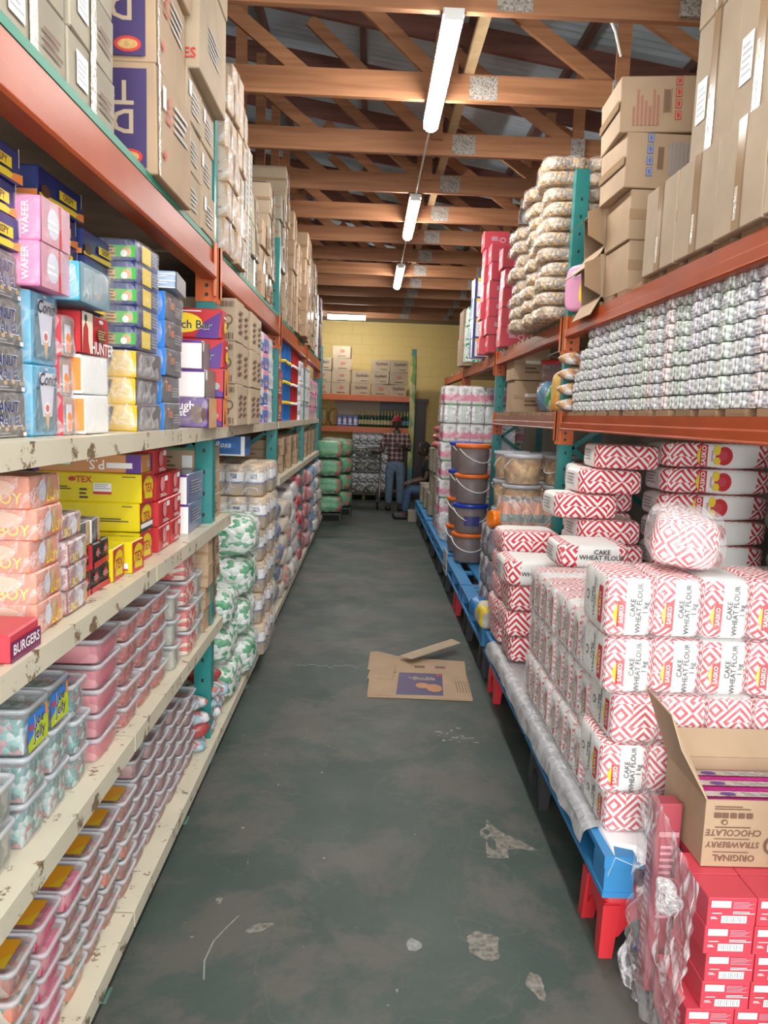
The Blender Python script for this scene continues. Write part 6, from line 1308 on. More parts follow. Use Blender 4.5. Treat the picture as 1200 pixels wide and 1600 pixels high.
# shrink packs of bottles
OJ = M('orange_drink', (.62, .20, .05), .15, var=.2); DKCAP = M('dark_cap', (.03, .05, .07), .4); PUJ = M('dark_berry_drink', (.07, .04, .09), .2)
def bottle_mesh(col, lab, cap, nm='bottle'):
    b = MB(); b.lathe([(.028, 0), (.033, .006), (.033, .05), (.0335, .051), (.0335, .10), (.033, .101), (.033, .12), (.022, .155), (.013, .17), (.013, .18), (.016, .181), (.016, .198), (.012, .2)], col, 12, mats=[col, col, lab, lab, lab, col, col, col, col, cap, cap, cap]); return b.mesh(nm)
def bpack(loc, me, lab, group, nx=6, nyy=3, h=.2, wr=WRAPH, par='bottle'):
    r = bpy.data.objects.new('bottle_pack', None); COL.objects.link(r); r.location = loc; tag(r, lab, 'bottle pack', group)
    for i in range(nx):
        for j in range(nyy): link('bottle', me, r, ((i + .5) * .068, (j + .5) * .068, 0))
    q = MB(); q.blob(nx * .068 + .01, nyy * .068 + .01, h + .002, wr, k=14, div=8, nz=.006, nsc=14); link('plastic_wrap', q.mesh('plastic_wrap'), r, (nx * .034, nyy * .034, 0))
bo = bottle_mesh(OJ, M('green_dark_label', (.04, .12, .08), .4), DKCAP); bpur = bottle_mesh(PUJ, M('navy_label', (.03, .05, .12), .4), DKCAP)
for k in range(4): bpack((.80, 4.84, ZP + .01 + .205 * k) if k < 3 else (.86, 4.84, ZP + .01 + .205 * 3), bpur if k < 3 else bo, ('dark berry' if k < 3 else 'orange') + ' bottle pack, %s of the stack behind the flour' % lev(k, 4), 'film-wrapped bottle packs')
for k in range(3): bpack((.80, 5.06, ZP + .01 + .205 * k), bpur, 'dark berry bottle pack, %s of the second stack behind the flour' % lev(k, 3), 'dark berry bottle packs, second stack', nx=4)
oj = MB(); oj.lathe([(.05, 0), (.058, .01), (.058, .03), (.054, .04), (.058, .05), (.054, .06), (.058, .07), (.054, .08), (.058, .09), (.058, .13), (.03, .15), (.03, .17)], M('orange_jelly', (.75, .18, .01), .12), 18)
ojm = oj.mesh('orange_jar')
o = link('orange_jar', ojm, None, (1.33, 4.93, ZP + .01 + .615)); tag(o, 'bright orange ribbed jar standing beside the orange bottles', 'jar', 'orange ribbed jars')
o = link('orange_jar', ojm, None, (.80, 4.93, ZP + .01 + .615 + .06), (0, PI / 2 + .1, .3)); tag(o, 'bright orange ribbed jar lying on its side above the flour bags', 'jar', 'orange ribbed jars')
# pink and white kilo packs
PW = M('pink_white_pack', (.72, .70, .70), .3)
def pwp(silver=False):
    b = MB()
    b.blob(.15, .11, .2, SIL if silver else PW, k=9, div=6, nz=.004, nsc=14)
    dc = [] if silver else [('p', 'F', [(.0, .2), (1, .2), (1, .6), (.7, .5), (.5, .62), (.25, .45), (0, .6)], M('hot_pink_print', (.68, .06, .20), .35)), ('e', 'F', .5, .78, .2, .09, GREY), ('e', 'F', .5, .02, .3, .04, GRN), ('p', 'L', [(.0, .2), (1, .2), (1, .6), (.5, .45), (0, .6)], M('hot_pink_print')), ('e', 'L', .5, .78, .25, .09, GREY)]
    if silver: dc = [('r', 'F', .3, .05, .6, .95, M('pale_green_print', (.5, .6, .52), .3))]
    b.deco(dc, .15, .11, .2, .003); return b.mesh('kilo_pack')
pw, ps = pwp(), pwp(True)
q = MB(); q.blob(.93, .24, .207, WRAPH, k=20, div=14, nz=.008, nsc=9); pww = q.mesh('plastic_wrap')
for ry in range(2):
    for k in range(8):
        r = bpy.data.objects.new('kilo_pack_bale', None); COL.objects.link(r); r.location = (.81 + random.uniform(-.01, .01), 8.6 + .26 * ry, ZP + .01 + .209 * k - (0 if k < 8 else 0)); sv = k == 6
        tag(r, 'bale of %s kilo packs, %s of the %s stack beyond the buckets' % ('silver' if sv else 'pink and white', lev(k, 8), ['front', 'back'][ry]), 'bale', 'bales of kilo packs')
        for i in range(6):
            for j in range(2 if ry == 0 else 1): link('kilo_pack', ps if sv else pw, r, (.078 + i * .153, .06 + .113 * j, 0))
        link('plastic_wrap', pww, r, (.463, .115, 0))
S(carton('small_carton', 'carton', .16, .3, .2, SIL, [('r', 'F', .2, .1, .7, .9, PALE)]), 1.28, 7.6, ZP + .01, 7, 'silver kilo pack', 'stack right of the buckets', 'silver kilo packs by the buckets')
# far pallets: cartons, clear bags, red bags
gs = mk(.34, .3, .30, CARD3)
for j, (y0, n_) in enumerate(((9.13, 3), (9.88, 3), (10.2, 3), (10.52, 2), (11.04, 1), (11.36, 1), (11.68, 1))):
    S(gs, .83 + (.03 if j % 2 else 0), y0, ZP + .01, n_, 'dusty brown carton', '%s stack at the far right pallets' % ORD[j], 'dusty cartons at the far right', jit=.02)
    S(gs, 1.2, y0, ZP + .01, n_ + 1 if j < 3 else n_, 'dusty brown carton', 'inner %s stack at the far right pallets' % ORD[j], 'inner dusty cartons at the far right', jit=.02)
q = MB(); q.blob(.2, .3, .3, film('cloudy_clear_bag', (1, 1, 1), cover=.45, scale=14, bump=1.2), k=3, div=10, nz=.03, nsc=9); tag(link('clear_bag', q.mesh('clear_bag'), None, (.87, 8.25, ZP + .01)), 'cloudy clear plastic bag at the foot of the pink and white packs', 'plastic bag')
rbg = pouch('red_bag', 'red bag', .26, .34, .10, M('dull_coral_bag', (.45, .09, .10), .35, var=.3), 4)
for k in range(3): rbg.put((.95 + .03 * k, 10.03, ZP + .012 + .905 + .1 * k), (0, 0, .3 * k), 'coral red bag, %s of three on the far cartons' % ['lowest', 'middle', 'topmost'][k], 'coral red bags')
# green and pink stock glimpsed beyond the uprights of the middle level

# ================================================================ FLATTENED CARTON ON THE FLOOR
r = bpy.data.objects.new('flattened_carton', None); COL.objects.link(r); r.location = (0.06, 4.48, 0.0); tag(r, 'flattened brown carton with a purple printed panel lying on the aisle floor', 'flattened carton')
q = MB()
def plate(q, ps, z0, z1, mat):
    a = q.pts([(x, y, z0) for x, y in ps]); b_ = q.pts([(x, y, z1) for x, y in ps]); k = len(ps)
    q.face(a[::-1], mat); q.face(b_, mat)
    for i in range(k): q.face([a[i], a[(i + 1) % k], b_[(i + 1) % k], b_[i]], mat)
plate(q, [(-.02, 0.0), (.18, -.0), (.62, -.02), (.635, .42), (.20, .46), (-.0, .28)], .001, .012, CARD)
zt = .0122
def onp(ps, mat, z=zt): q.poly([(x, y, z) for x, y in ps], mat)
onp([(.155, .03), (.445, .03), (.475, .43), (.19, .44)], DPUR)
q3 = MB()
for st, (x, y), s_, m_, rt in (('Double', (.365, .33), .06, CARD2, -95), ('Fudge', (.30, .34), .035, CARD2, -95)):
    vs, fs, wd = text_geo(st, .2); c_, s2 = math.cos(math.radians(0)), math.sin(math.radians(0))
    b0 = q.pts([(x - .02 + vx_ * s_ * .8, y - .0 + vy_ * s_ * 1.6, zt + .0004) for vx_, vy_ in vs])
    for f in fs: q.face([b0[i] for i in f], m_)
onp([(.40 + .05 * math.cos(t_), .16 + .07 * math.sin(t_)) for t_ in [2 * PI * i / 14 for i in range(14)]], M('caramel_print', (.45, .2, .07), .5), zt + .0004)
onp([(.33 + .045 * math.cos(t_), .20 + .05 * math.sin(t_)) for t_ in [2 * PI * i / 14 for i in range(14)]], M('caramel_print'), zt + .0003)
onp([(.43, .39), (.465, .39), (.467, .42), (.432, .42)], INKR, zt + .0004)
for i in range(5): onp([(.54 + .018 * i, .09), (.545 + .018 * i, .09), (.55 + .018 * i, .30), (.545 + .018 * i, .30)], INKB, zt + .0002)
link('main_panel', q.mesh('main_panel'), r)
def flp(ps, z0, z1, mat=CARD, nm='flap', tilt=0.0):
    q = MB(); k = len(ps); a = q.pts([(x, y, z0 + tilt * i2) for i2, (x, y) in enumerate(ps)]); b_ = q.pts([(x, y, z1 + tilt * i2) for i2, (x, y) in enumerate(ps)])
    q.face(a[::-1], mat); q.face(b_, mat)
    for i in range(k): q.face([a[i], a[(i + 1) % k], b_[(i + 1) % k], b_[i]], mat)
    link(nm, q.mesh(nm), r)
flp([(.19, .455), (.635, .425), (.66, .72), (.22, .78), (.05, .90), (-.0, .88), (-.02, .5)], .001, .008)
flp([(-.02, .30), (.14, .28), (.17, .58), (.03, .74), (-.0, .5)], .013, .019)
flp([(-.02, .02), (.13, .0), (.14, .27), (-.01, .29)], .013, .018)
flp([(.2, .72), (.28, .62), (.66, .98), (.60, 1.03)], .030, .036, CARD2, tilt=.014)
q = MB()
for i in range(2): q.box(.30 + .14 * i, .37 + .14 * i, .55, .60, .0085, .0088, INKB)
link('print', q.mesh('print'), r)

# ================================================================ THE FAR END
sf = carton('carton', 'carton', .36, .32, .235, CARD2, [('t', 'F', 'Sunfield', .55, .65, .075, INKB), ('l', 'F', .5, .15, .85, .28, INKB, 1)])
sr = carton('carton', 'carton', .36, .32, .235, CARD2, [('e', 'F', .55, .6, .14, .12, INKR), ('t', 'F', 'RED', .55, .6, .05, CARD2), ('l', 'F', .3, .12, .75, .25, INKB, 1)])
ZE = 2.0755
ends = [(-.80, [sr, sr, sf], 3), (-.42, [sr, sr, sr, sr], 4), (-.03, [sf, sf], 2), (.36, [sr, sf, sf], 3), (.735 - .02, [sf, sr, sf], 3)]
for j, (xc, pr, n_) in enumerate(ends):
    for k in range(n_):
        pr[k % len(pr)].put((xc - .18 + (.0 if k < 2 else random.uniform(-.02, .02)), 15.55, ZE + .236 * k), (0, 0, random.uniform(-.06, .06)), 'pale brown printed carton, %s of the %s stack on the far rack' % (lev(k, n_), ORD[j]), 'printed cartons on the far rack')
dk_c = M('khaki_carton', (.30, .28, .18), .7)
BG = M('green_bottle_glass', (.01, .07, .03), .1); BLB = M('cream_bottle_label', (.60, .55, .32), .4); BN = M('golden_bottle_neck', (.6, .5, .2), .3); BLV = M('blue_bottle_label', (.15, .25, .4), .4); BRL = M('tan_bottle_label', (.55, .33, .2), .4)
for i in range(17):
    lm = BLB if i < 11 else (BRL if i < 14 else BLV)
    b = MB(); b.lathe([(.030, 0), (.034, .008), (.034, .05), (.0345, .051), (.0345, .14), (.034, .141), (.034, .19), (.016, .235), (.013, .30), (.015, .302), (.015, .325)], BG, 12, mats=[BG, BG, lm, lm, lm, BG, BG, BN, BN, BN])
    tag(link('bottle', b.mesh('bottle'), None, (-.27 + i * .064, 15.45, 1.4605)), 'green glass bottle with %s label, %s from left on the far shelf' % ('cream' if i < 11 else 'tan' if i < 14 else 'blue', ORD[i]), 'bottle', 'green bottles on the far shelf')
q = carton('packet', 'packet', .1, .1, .22, M('blue_purple_packet', (.07, .08, .30), .35), [('e', 'F', .5, .5, .3, .25, PALE), ('l', 'F', .1, .1, .9, .3, PALE, 1)])
for i in range(4): q.put((-.60 + .105 * i, 15.45, 1.4605), (0, 0, 0), 'blue packet, %s from left beside the green bottles' % ORD[i], 'blue packets on the far shelf')
cr_ = pouch('crisp_bag', 'crisp bag', .2, .15, .34, M('golden_crisp_bag', (.50, .33, .12), .3, var=.3), 6)
for i in range(2): cr_.put((-.93 + .20 * i, 15.5, 1.4605), (0, 0, .4 * i), 'golden brown crisp bag, %s of two at the left of the far shelf' % ['left', 'right'][i], 'golden crisp bags')
b = MB(); b.box(-.72, .20, 15.9, 15.93, 1.47, 2.04, M('pale_board', (.62, .50, .38), .6)); tag(link('backing_board', b.mesh('backing_board')), 'pale board standing behind the green bottles', 'board')
WDB = wood('wardrobe_dark_wood', (.035, .018, .016), (.06, .03, .025), 2, .4)
t = bpy.data.objects.new('wardrobe', None); COL.objects.link(t); t.location = (.20, 15.95, 0); tag(t, 'dark wooden wardrobe standing against the yellow wall behind the far rack', 'wardrobe')
b = MB(); b.box(0, .95, 0.02, .40, 0, 1.98, WDB); link('body', b.mesh('body'), t)
b = MB(); b.box(-.03, 1.0, -.03, .42, 1.98, 2.06, WDB); link('cornice', b.mesh('cornice'), t)
for x0 in (.01, .48):
    b = MB(); b.box(x0, x0 + .46, 0, .02, .1, 1.94, WDB); dd_ = link('door', b.mesh('door'), t)
    b = MB(); b.box(x0 + (.41 if x0 < .1 else .03), x0 + (.43 if x0 < .1 else .05), -.02, 0, .95, 1.1, GALV); link('handle', b.mesh('handle'), dd_)
# packs below the far shelf
BWP = cells('black_and_white_packs', [(.75, .76, .78), (.12, .12, .13), (.55, .56, .58), (.80, .80, .8), (.2, .2, .22)], 26, .3, bump=.2)
pk_ = carton('washing_pack', 'pack', .15, .12, .19, BWP)
for c_ in range(5):
    for k in range(6):
        pk_.put((-.26 + .152 * c_, 15.42, .22 + .192 * k), (0, 0, 0), 'black and white pack under the bottles, %s, column %s from left' % (lev(k, 6), ORD[c_]), 'black and white packs under the far shelf')
b = MB(); b.box(-.95, .82, 15.3, 15.95, .17, .219, SLAT); b.box(-.95, -.9, 15.35, 15.9, 0, .17, SLAT); b.box(.7, .75, 15.35, 15.9, 0, .17, SLAT); b.box(-.1, -.05, 15.35, 15.9, 0, .17, SLAT); tag(link('low_platform', b.mesh('low_platform')), 'low wooden platform under the black and white packs', 'platform')
# wire trolley
WIRE = M('dull_steel_wire', (.30, .31, .30), .35, metal=.8); TYRE = M('black_rubber', (.015, .015, .015), .6)
t = bpy.data.objects.new('wire_trolley', None); COL.objects.link(t); t.location = (-.50, 13.9, 0); tag(t, 'steel wire stock trolley on black castors in front of the standing man', 'trolley')
W_, D_ = .72, .55
b = MB()
for x in (0, W_):
    for y in (0, D_): b.tube([(x, y, .18), (x, y, 1.12 if y == 0 else 1.2)], .014, WIRE, 8)
for z in (1.10,):
    b.tube([(0, 0, z), (W_, 0, z)], .014, WIRE, 8); b.tube([(0, D_, z), (W_, D_, z)], .012, WIRE, 8)
b.tube([(W_, 0, 1.1), (W_ + .05, 0, 1.13), (W_ + .07, 0, 1.3), (W_ + .03, .0, 1.36)], .012, WIRE, 8)
link('frame', b.mesh('frame'), t)
for z, lb in ((.26, 'shelf'), (.66, 'shelf'), (.92, 'shelf')):
    b = MB(); b.tube([(0, 0, z), (W_, 0, z), (W_, D_, z), (0, D_, z), (0, 0, z)], .012, WIRE, 6)
    for k in range(11): b.tube([(W_ * (k + .5) / 11, 0, z), (W_ * (k + .5) / 11, D_, z)], .004, WIRE, 5)
    link('shelf', b.mesh('shelf'), t)
b = MB()
for k in range(12): b.tube([(W_ * (k + .5) / 12, 0, .68), (W_ * (k + .5) / 12, 0, 1.1)], .003, WIRE, 5)
link('wire_front', b.mesh('wire_front'), t)
for x in (.03, W_ - .03):
    for y in (.03, D_ - .03):
        b = MB(); b.box(x - .025, x + .025, y - .03, y + .03, .13, .18, BLK); cs = link('castor', b.mesh('castor'), t)
        b = MB(); n = 16; A_ = b.pts([(x - .018, y + .075 * math.cos(2 * PI * i / n), .0755 + .075 * math.sin(2 * PI * i / n)) for i in range(n)]); B_ = b.pts([(x + .018, y + .075 * math.cos(2 * PI * i / n), .0755 + .075 * math.sin(2 * PI * i / n)) for i in range(n)])
        b.face(A_[::-1], TYRE); b.face(B_, TYRE)
        for i in range(n): b.face([A_[i], A_[(i + 1) % n], B_[(i + 1) % n], B_[i]], TYRE, smooth=True)
        link('wheel', b.mesh('wheel'), cs)
trp = pouch('goods_bag', 'goods bag', .2, .24, .15, cells('dark_mixed_goods', [(.10, .11, .10), (.40, .40, .38), (.2, .2, .19), (.08, .09, .08), (.3, .28, .2)], 45, .4), 3)
for zz, lb in ((.275, 'bottom'), (.675, 'middle'), (.935, 'top')):
    for i in range(3): trp.put((-.38 + .23 * i, 14.1, zz), (0, 0, .1 * i), 'dark mixed goods bag, %s from left on the %s trolley shelf' % (ORD[i], lb), 'goods bags on the trolley')

# ================================================================ PEOPLE
def skin(name, verts, edges, radii, mat, par=None, sub=2, root=0):
    me = bpy.data.meshes.new(name); me.from_pydata(verts, edges, []); o = bpy.data.objects.new(name, me); COL.objects.link(o)
    me.materials.append(mat)
    sm = o.modifiers.new('skin', 'SKIN'); sm.use_smooth_shade = True
    sl = me.skin_vertices[0] if me.skin_vertices else None
    for i, r_ in enumerate(radii):
        rr_ = r_ if isinstance(r_, tuple) else (r_, r_); sl.data[i].radius = rr_
    sl.data[root].use_root = True
    ss = o.modifiers.new('sub', 'SUBSURF'); ss.levels = sub; ss.render_levels = sub
    if par is not None: o.parent = par
    return o
def bake(o):
    dg = bpy.context.evaluated_depsgraph_get(); dg.update()
    me = bpy.data.meshes.new_from_object(o.evaluated_get(dg)); o.modifiers.clear(); o.data = me
    for p in me.polygons: p.use_smooth = True
    return o
SKINM = M('dark_brown_skin', (.085, .045, .03), .45); JEAN = M('faded_denim', (.13, .19, .27), .8, var=.25, scale=20); JEAN2 = M('blue_denim', (.05, .09, .17), .8, var=.25, scale=20)
PLAID = bpy.data.materials.new('maroon_plaid'); nt, N, L, P = nodes(PLAID); tc = N.new('ShaderNodeTexCoord'); sp = N.new('ShaderNodeSeparateXYZ'); L.new(tc.outputs['Object'], sp.inputs[0])
def strp(src, per, wid): return mathn(N, L, 'LESS_THAN', mathn(N, L, 'FRACT', mathn(N, L, 'DIVIDE', src, per)), wid)
a_ = mathn(N, L, 'ADD', strp(sp.outputs[0], .085, .38), strp(sp.outputs[2], .085, .38)); rp = N.new('ShaderNodeValToRGB'); rp.color_ramp.interpolation = 'CONSTANT'
rp.color_ramp.elements[0].color = (.10, .03, .05, 1); rp.color_ramp.elements[1].position = .3; rp.color_ramp.elements[1].color = (.24, .17, .15, 1); e_ = rp.color_ramp.elements.new(.8); e_.color = (.45, .38, .34, 1)
L.new(mathn(N, L, 'DIVIDE', a_, 2.0), rp.inputs[0]); L.new(rp.outputs[0], P.inputs['Base Color']); P.inputs['Roughness'].default_value = .85
def hand(verts, edges, radii, wi, wpos, dirv, spread, s=1.0, curl=.35):
    """palm and five fingers rooted inside the palm"""
    d = Vector(dirv).normalized(); sp_ = Vector(spread).normalized(); nrm = d.cross(sp_).normalized()
    base = len(verts); palm = Vector(wpos) + d * .05 * s
    verts.append(tuple(palm)); radii.append((.034 * s, .018 * s)); edges.append((wi, base))
    for k, (off, ln) in enumerate(((-.030, .072), (-.010, .082), (.010, .078), (.029, .060))):
        p0 = palm + d * .035 * s + sp_ * off * s; a = len(verts); verts.append(tuple(p0)); radii.append(.0095 * s); edges.append((base, a))
        p1 = p0 + d * ln * .5 * s + nrm * ln * curl * .3 * s; verts.append(tuple(p1)); radii.append(.0088 * s); edges.append((a, a + 1))
        p2 = p1 + d * ln * .35 * s + nrm * ln * curl * s; verts.append(tuple(p2)); radii.append(.0078 * s); edges.append((a + 1, a + 2))
    p0 = palm - sp_ * .034 * s - d * .012 * s; a = len(verts); verts.append(tuple(p0)); radii.append(.0115 * s); edges.append((base, a))
    p1 = p0 - sp_ * .022 * s + d * .03 * s + nrm * .01 * s; verts.append(tuple(p1)); radii.append(.010 * s); edges.append((a, a + 1))
    verts.append(tuple(p1 + d * .028 * s + nrm * .012 * s)); radii.append(.0085 * s); edges.append((a + 1, a + 2))
def head_geo(b, c, mat, yaw=0.0, s=1.0, pitch=0.0):
    """head with brow, eyes, nose, mouth, ears; faces -Y before yaw"""
    cyw, syw = math.cos(yaw), math.sin(yaw)
    R = Matrix.Rotation(yaw, 3, 'Z') @ Matrix.Rotation(pitch, 3, 'X'); n1, n2 = 20, 16; ids = []
    for j in range(n2 + 1):
        th = PI * j / n2; row = []
        for i in range(n1):
            ph = 2 * PI * i / n1; x = math.sin(th) * math.cos(ph); y = math.sin(th) * math.sin(ph); z = math.cos(th)
            fr = max(0, -y)
            px = x * .075 * (1 - .28 * max(0, -z) ** 1.5); py = y * .095 * (1 - .18 * max(0, -z)); pz = z * .115
            if fr > .8 and abs(x) < .22 and -.45 < z < .12: py -= .020 * (1 - abs(x) / .22) * (1 - abs(z + .2) / .34)
            if fr > .6 and .2 < abs(x) < .55 and .02 < z < .25: py += .009
            if fr > .7 and .15 < z < .4: py -= .004
            if fr > .7 and abs(x) < .4 and -.62 < z < -.45: py -= .007
            row.append(tuple(Vector(c) + R @ (Vector((px, py, pz)) * s)))
        ids.append(b.pts(row))
    for j in range(n2):
        for i in range(n1): b.face([ids[j][i], ids[j + 1][i], ids[j + 1][(i + 1) % n1], ids[j][(i + 1) % n1]], mat, smooth=True)
    for sx in (-1, 1):
        e = MB(); e.blob(.016, .03, .055, mat, k=2.5, div=4)
        for f in e.f: pass
        b0 = len(b.v); b.v += [tuple(Vector(c) + R @ ((Vector(p) + Vector((sx * .077, .008, -.035))) * s)) for p in e.v]
        for f in e.f: b.face([i_ + b0 for i_ in f], mat, smooth=True)
def face_parts(par, c, yaw, s, pitch=0.0):
    R = Matrix.Rotation(yaw, 3, 'Z') @ Matrix.Rotation(pitch, 3, 'X')
    EW = M('eye_white', (.6, .58, .52), .3)
    for sx in (-1, 1):
        b = MB(); b.blob(.026, .014, .012, EW, k=2.2, div=4); b.v = [tuple(Vector(c) + R @ ((Vector(p) + Vector((sx * .030, -.082, .006))) * s)) for p in b.v]; e = link('eye', b.mesh('eye'), par)
        b = MB(); b.blob(.011, .006, .011, INK, k=2.2, div=4); b.v = [tuple(Vector(c) + R @ ((Vector(p) + Vector((sx * .030, -.089, .0065))) * s)) for p in b.v]; link('pupil', b.mesh('pupil'), e)
    b = MB(); b.blob(.045, .012, .014, M('lips', (.16, .06, .05), .4), k=2.4, div=5); b.v = [tuple(Vector(c) + R @ ((Vector(p) + Vector((0, -.084, -.068))) * s)) for p in b.v]; link('mouth', b.mesh('mouth'), par)
def join_meshes(name, parts, par=None):
    b = MB()
    for me in parts:
        b0 = len(b.v); b.v += [tuple(v_.co) for v_ in me.vertices]
        for p in me.polygons: b.face([i_ + b0 for i_ in p.vertices], me.materials[p.material_index] if me.materials else SKINM, smooth=True)
    return link(name, b.mesh(name), par)

# standing man, seen from the front-left, hand on the trolley, other arm bent
def person(loc, rz, lab): 
    r = bpy.data.objects.new('person', None); COL.objects.link(r); r.location = loc; r.rotation_euler = (0, 0, rz); tag(r, lab, 'person'); return r
pr = person((.49, 13.9, 0), 0, 'person in a red cap, maroon plaid shirt and faded jeans standing by the trolley')
V = [(0, 0, .88), (0, 0, 1.02), (0, .0, 1.18), (0, .01, 1.32), (0, .0, 1.42), (0, -.01, 1.47)]
E_ = [(0, 1), (1, 2), (2, 3), (3, 4), (4, 5)]
Rr = [(.135, .10), (.125, .095), (.14, .10), (.15, .09), (.06, .055), (.052, .052)]
# legs
for sx in (-1, 1):
    a = len(V); V += [(sx * .085, 0, .80), (sx * .095, -.02, .46), (sx * .10, .02, .10), (sx * .105, -.09, .045), (sx * .11, -.15, .035)]; E_ += [(0, a), (a, a + 1), (a + 1, a + 2), (a + 2, a + 3), (a + 3, a + 4)]; Rr += [.085, .058, .042, .040, .032]
# left-of-picture arm to the trolley
a = len(V); V += [(-.19, 0, 1.345), (-.24, -.03, 1.07), (-.33, -.13, 1.13 - .10)]; E_ += [(3, a), (a, a + 1), (a + 1, a + 2)]; Rr += [.052, .040, .028]; wl = a + 2
hand(V, E_, Rr, wl, V[wl], (-.75, -.6, .1), (0.5, -.5, .7))
a = len(V); V += [(.19, 0, 1.345), (.245, .0, 1.08), (.11, -.20, 1.16)]; E_ += [(3, a), (a, a + 1), (a + 1, a + 2)]; Rr += [.052, .040, .028]; wl = a + 2
hand(V, E_, Rr, wl, V[wl], (-.9, -.35, .25), (0, .3, .9))
body = bake(skin('body', V, E_, Rr, SKINM)); hb = MB(); head_geo(hb, (0, -.02, 1.575), SKINM, -.35); hm = hb.mesh('h')
bd = join_meshes('body', [body.data, hm], pr); bpy.data.objects.remove(body)
face_parts(pr, (0, -.02, 1.575), -.35, 1.0)
sv = [(0, 0, .84), (0, 0, 1.0), (0, 0, 1.18), (0, .01, 1.31), (0, .01, 1.39)]; se = [(0, 1), (1, 2), (2, 3), (3, 4)]; sr_ = [(.165, .125), (.155, .12), (.165, .12), (.17, .105), (.085, .075)]
for sx, el in ((-1, (-.235, -.02, 1.10)), (1, (.245, .0, 1.10))):
    a = len(sv); sv += [(sx * .19, 0, 1.335), (sx * .215, -.01, 1.21), el]; se += [(3, a), (a, a + 1), (a + 1, a + 2)]; sr_ += [.072, .068, .062]
s_ = bake(skin('shirt', sv, se, sr_, PLAID)); s_.parent = pr
jv = [(0, 0, .93), (0, 0, .86)]; je = [(0, 1)]; jr = [(.15, .115), (.15, .115)]
for sx in (-1, 1):
    a = len(jv); jv += [(sx * .09, 0, .76), (sx * .10, -.02, .46), (sx * .105, .02, .09)]; je += [(1, a), (a, a + 1), (a + 1, a + 2)]; jr += [.102, .082, .070]
j_ = bake(skin('jeans', jv, je, jr, JEAN)); j_.parent = pr
SHO = M('dark_shoe', (.02, .018, .016), .5)
for sx in (-1, 1):
    b = MB(); b.blob(.10, .27, .085, SHO, k=3, div=7, c=(sx * .11, -.07, 0)); link('shoe', b.mesh('shoe'), pr)
CAPR = M('dull_red_cap', (.35, .02, .04), .7)
def cap(par, c, yaw, mat, s=1.0, pitch=0.0):
    R = Matrix.Rotation(yaw, 3, 'Z') @ Matrix.Rotation(pitch, 3, 'X'); b = MB(); n1, n2 = 20, 6; ids = []
    for j in range(n2 + 1):
        th = PI / 2 * j / n2; ids.append(b.pts([tuple(Vector(c) + R @ (Vector((math.sin(th) * math.cos(2 * PI * i / n1) * .086, math.sin(th) * math.sin(2 * PI * i / n1) * .106, .035 + math.cos(th) * .095)) * s)) for i in range(n1)]))
    for j in range(n2):
        for i in range(n1): b.face([ids[j][i], ids[j + 1][i], ids[j + 1][(i + 1) % n1], ids[j][(i + 1) % n1]], mat, smooth=True)
    o = link('cap', b.mesh('cap'), par)
    q = MB(); up = []; lo = []
    for i in range(9):
        a = PI + PI * i / 8; x, y = math.cos(a), math.sin(a)
        up.append([tuple(Vector(c) + R @ (Vector((x * .082, y * (.10 + .085 * k), .042 - .012 * k)) * s)) for k in (0, 1)])
    A_ = [q.pts(u_) for u_ in up]
    for i in range(8): q.face([A_[i][0], A_[i + 1][0], A_[i + 1][1], A_[i][1]], mat, smooth=True)
    B_ = [q.pts([tuple(Vector(p) - Vector((0, 0, .004))) for p in u_]) for u_ in up]
    for i in range(8): q.face([B_[i][0], B_[i][1], B_[i + 1][1], B_[i + 1][0]], mat, smooth=True); q.face([A_[i][1], A_[i + 1][1], B_[i + 1][1], B_[i][1]], mat)
    link('peak', q.mesh('peak'), o)
cap(pr, (0, -.02, 1.575), -.35, CAPR)

# seated person at the right, leaning forward, knees towards the aisle
pr = person((1.07, 12.75, 0), 0, 'person in dark clothes and blue jeans seated low beside the far right pallets')
V = [(0, 0, .50), (-.02, 0, .66), (-.05, -.01, .82), (-.08, -.02, .96), (-.10, -.03, 1.03), (-.12, -.04, 1.08)]
E_ = [(0, 1), (1, 2), (2, 3), (3, 4), (4, 5)]; Rr = [(.12, .11), (.11, .12), (.10, .14), (.08, .13), .05, .05]
for sy in (-1, 1):
    a = len(V); V += [(-.04, sy * .09, .47), (-.40, sy * .10 - .02, .50), (-.44, sy * .11 - .02, .09), (-.50, sy * .11 - .02, .045), (-.58, sy * .12 - .02, .035)]; E_ += [(0, a), (a, a + 1), (a + 1, a + 2), (a + 2, a + 3), (a + 3, a + 4)]; Rr += [.075, .055, .04, .038, .03]
for sy in (-1, 1):
    a = len(V); V += [(-.08, sy * .17 - .02, .93), (-.12, sy * .21 - .02, .68), (-.34, sy * .12 - .02, .62)]; E_ += [(3, a), (a, a + 1), (a + 1, a + 2)]; Rr += [.045, .038, .027]; wl = a + 2
    hand(V, E_, Rr, wl, V[wl], (-.9, -.1 * sy, -.25), (0, .98, .1))
body = bake(skin('body', V, E_, Rr, SKINM)); hb = MB(); head_geo(hb, (-.16, -.05, 1.16), SKINM, -PI / 2, 1.0, 0.4); hm = hb.mesh('h')
join_meshes('body', [body.data, hm], pr); bpy.data.objects.remove(body)
face_parts(pr, (-.16, -.05, 1.16), -PI / 2, 1.0, .4)
DKS = M('black_shirt', (.012, .012, .014), .85)
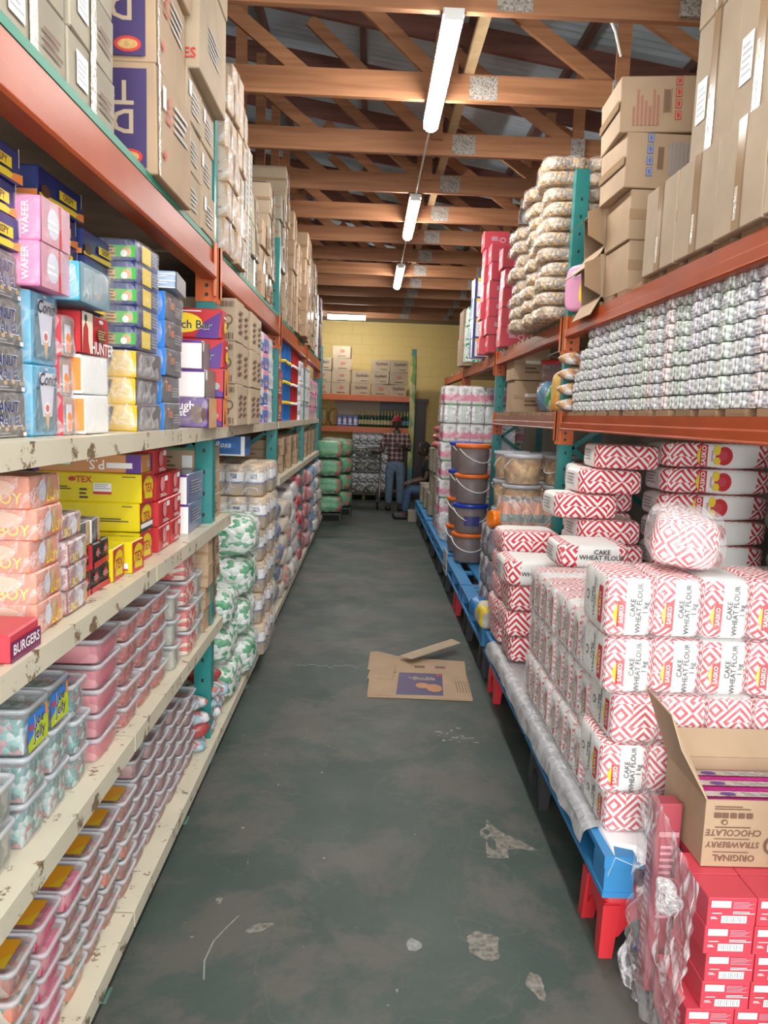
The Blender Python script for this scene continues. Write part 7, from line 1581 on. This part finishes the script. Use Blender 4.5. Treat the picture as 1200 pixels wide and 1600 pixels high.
sv = [(0, 0, .47), (-.02, 0, .66), (-.05, -.01, .82), (-.08, -.02, .95), (-.10, -.03, 1.0)]; se = [(0, 1), (1, 2), (2, 3), (3, 4)]; sr_ = [(.14, .13), (.135, .14), (.125, .165), (.10, .15), .075]
for sy in (-1, 1):
    a = len(sv); sv += [(-.08, sy * .17 - .02, .925), (-.095, sy * .195 - .02, .80)]; se += [(3, a), (a, a + 1)]; sr_ += [.065, .058]
s_ = bake(skin('shirt', sv, se, sr_, DKS)); s_.parent = pr
jv = [(.03, 0, .50), (-.03, 0, .48)]; je = [(0, 1)]; jr = [.13, .125]
for sy in (-1, 1):
    a = len(jv); jv += [(-.12, sy * .10, .47), (-.40, sy * .10 - .02, .495), (-.44, sy * .11 - .02, .10)]; je += [(1, a), (a, a + 1), (a + 1, a + 2)]; jr += [.095, .078, .066]
j_ = bake(skin('jeans', jv, je, jr, JEAN2)); j_.parent = pr
for sy in (-1, 1):
    b = MB(); b.blob(.27, .10, .085, SHO, k=3, div=7, c=(-.51, sy * .115 - .02, 0)); link('shoe', b.mesh('shoe'), pr)
b = MB(); hr = []
n1, n2 = 18, 8; ids = []
for j in range(n2 + 1):
    th = PI * .62 * j / n2
    ids.append(b.pts([tuple(Vector((-.145, -.05, 1.175)) + Vector((math.sin(th) * math.sin(2 * PI * i / n1) * .102, math.sin(th) * math.cos(2 * PI * i / n1) * .084, math.cos(th) * .122))) for i in range(n1)]))
for j in range(n2):
    for i in range(n1): b.face([ids[j][i], ids[j + 1][i], ids[j + 1][(i + 1) % n1], ids[j][(i + 1) % n1]], M('black_hair', (.01, .009, .009), .8), smooth=True)
link('hair', b.mesh('hair'), pr)
mk(.36, .40, .36, CARD3).put((1.13, 12.75, 0), (0, 0, 0), 'brown carton used as a seat by the seated person', 'seat cartons')
bxl = carton('small_carton', 'carton', .26, .22, .17, CARD3, [('r', 'T', 0, .8, 1, 1, PAPER)]); bxl.put((.80, 12.42, 0), (0, 0, 0), 'small grey carton on the floor by the seated person', None)
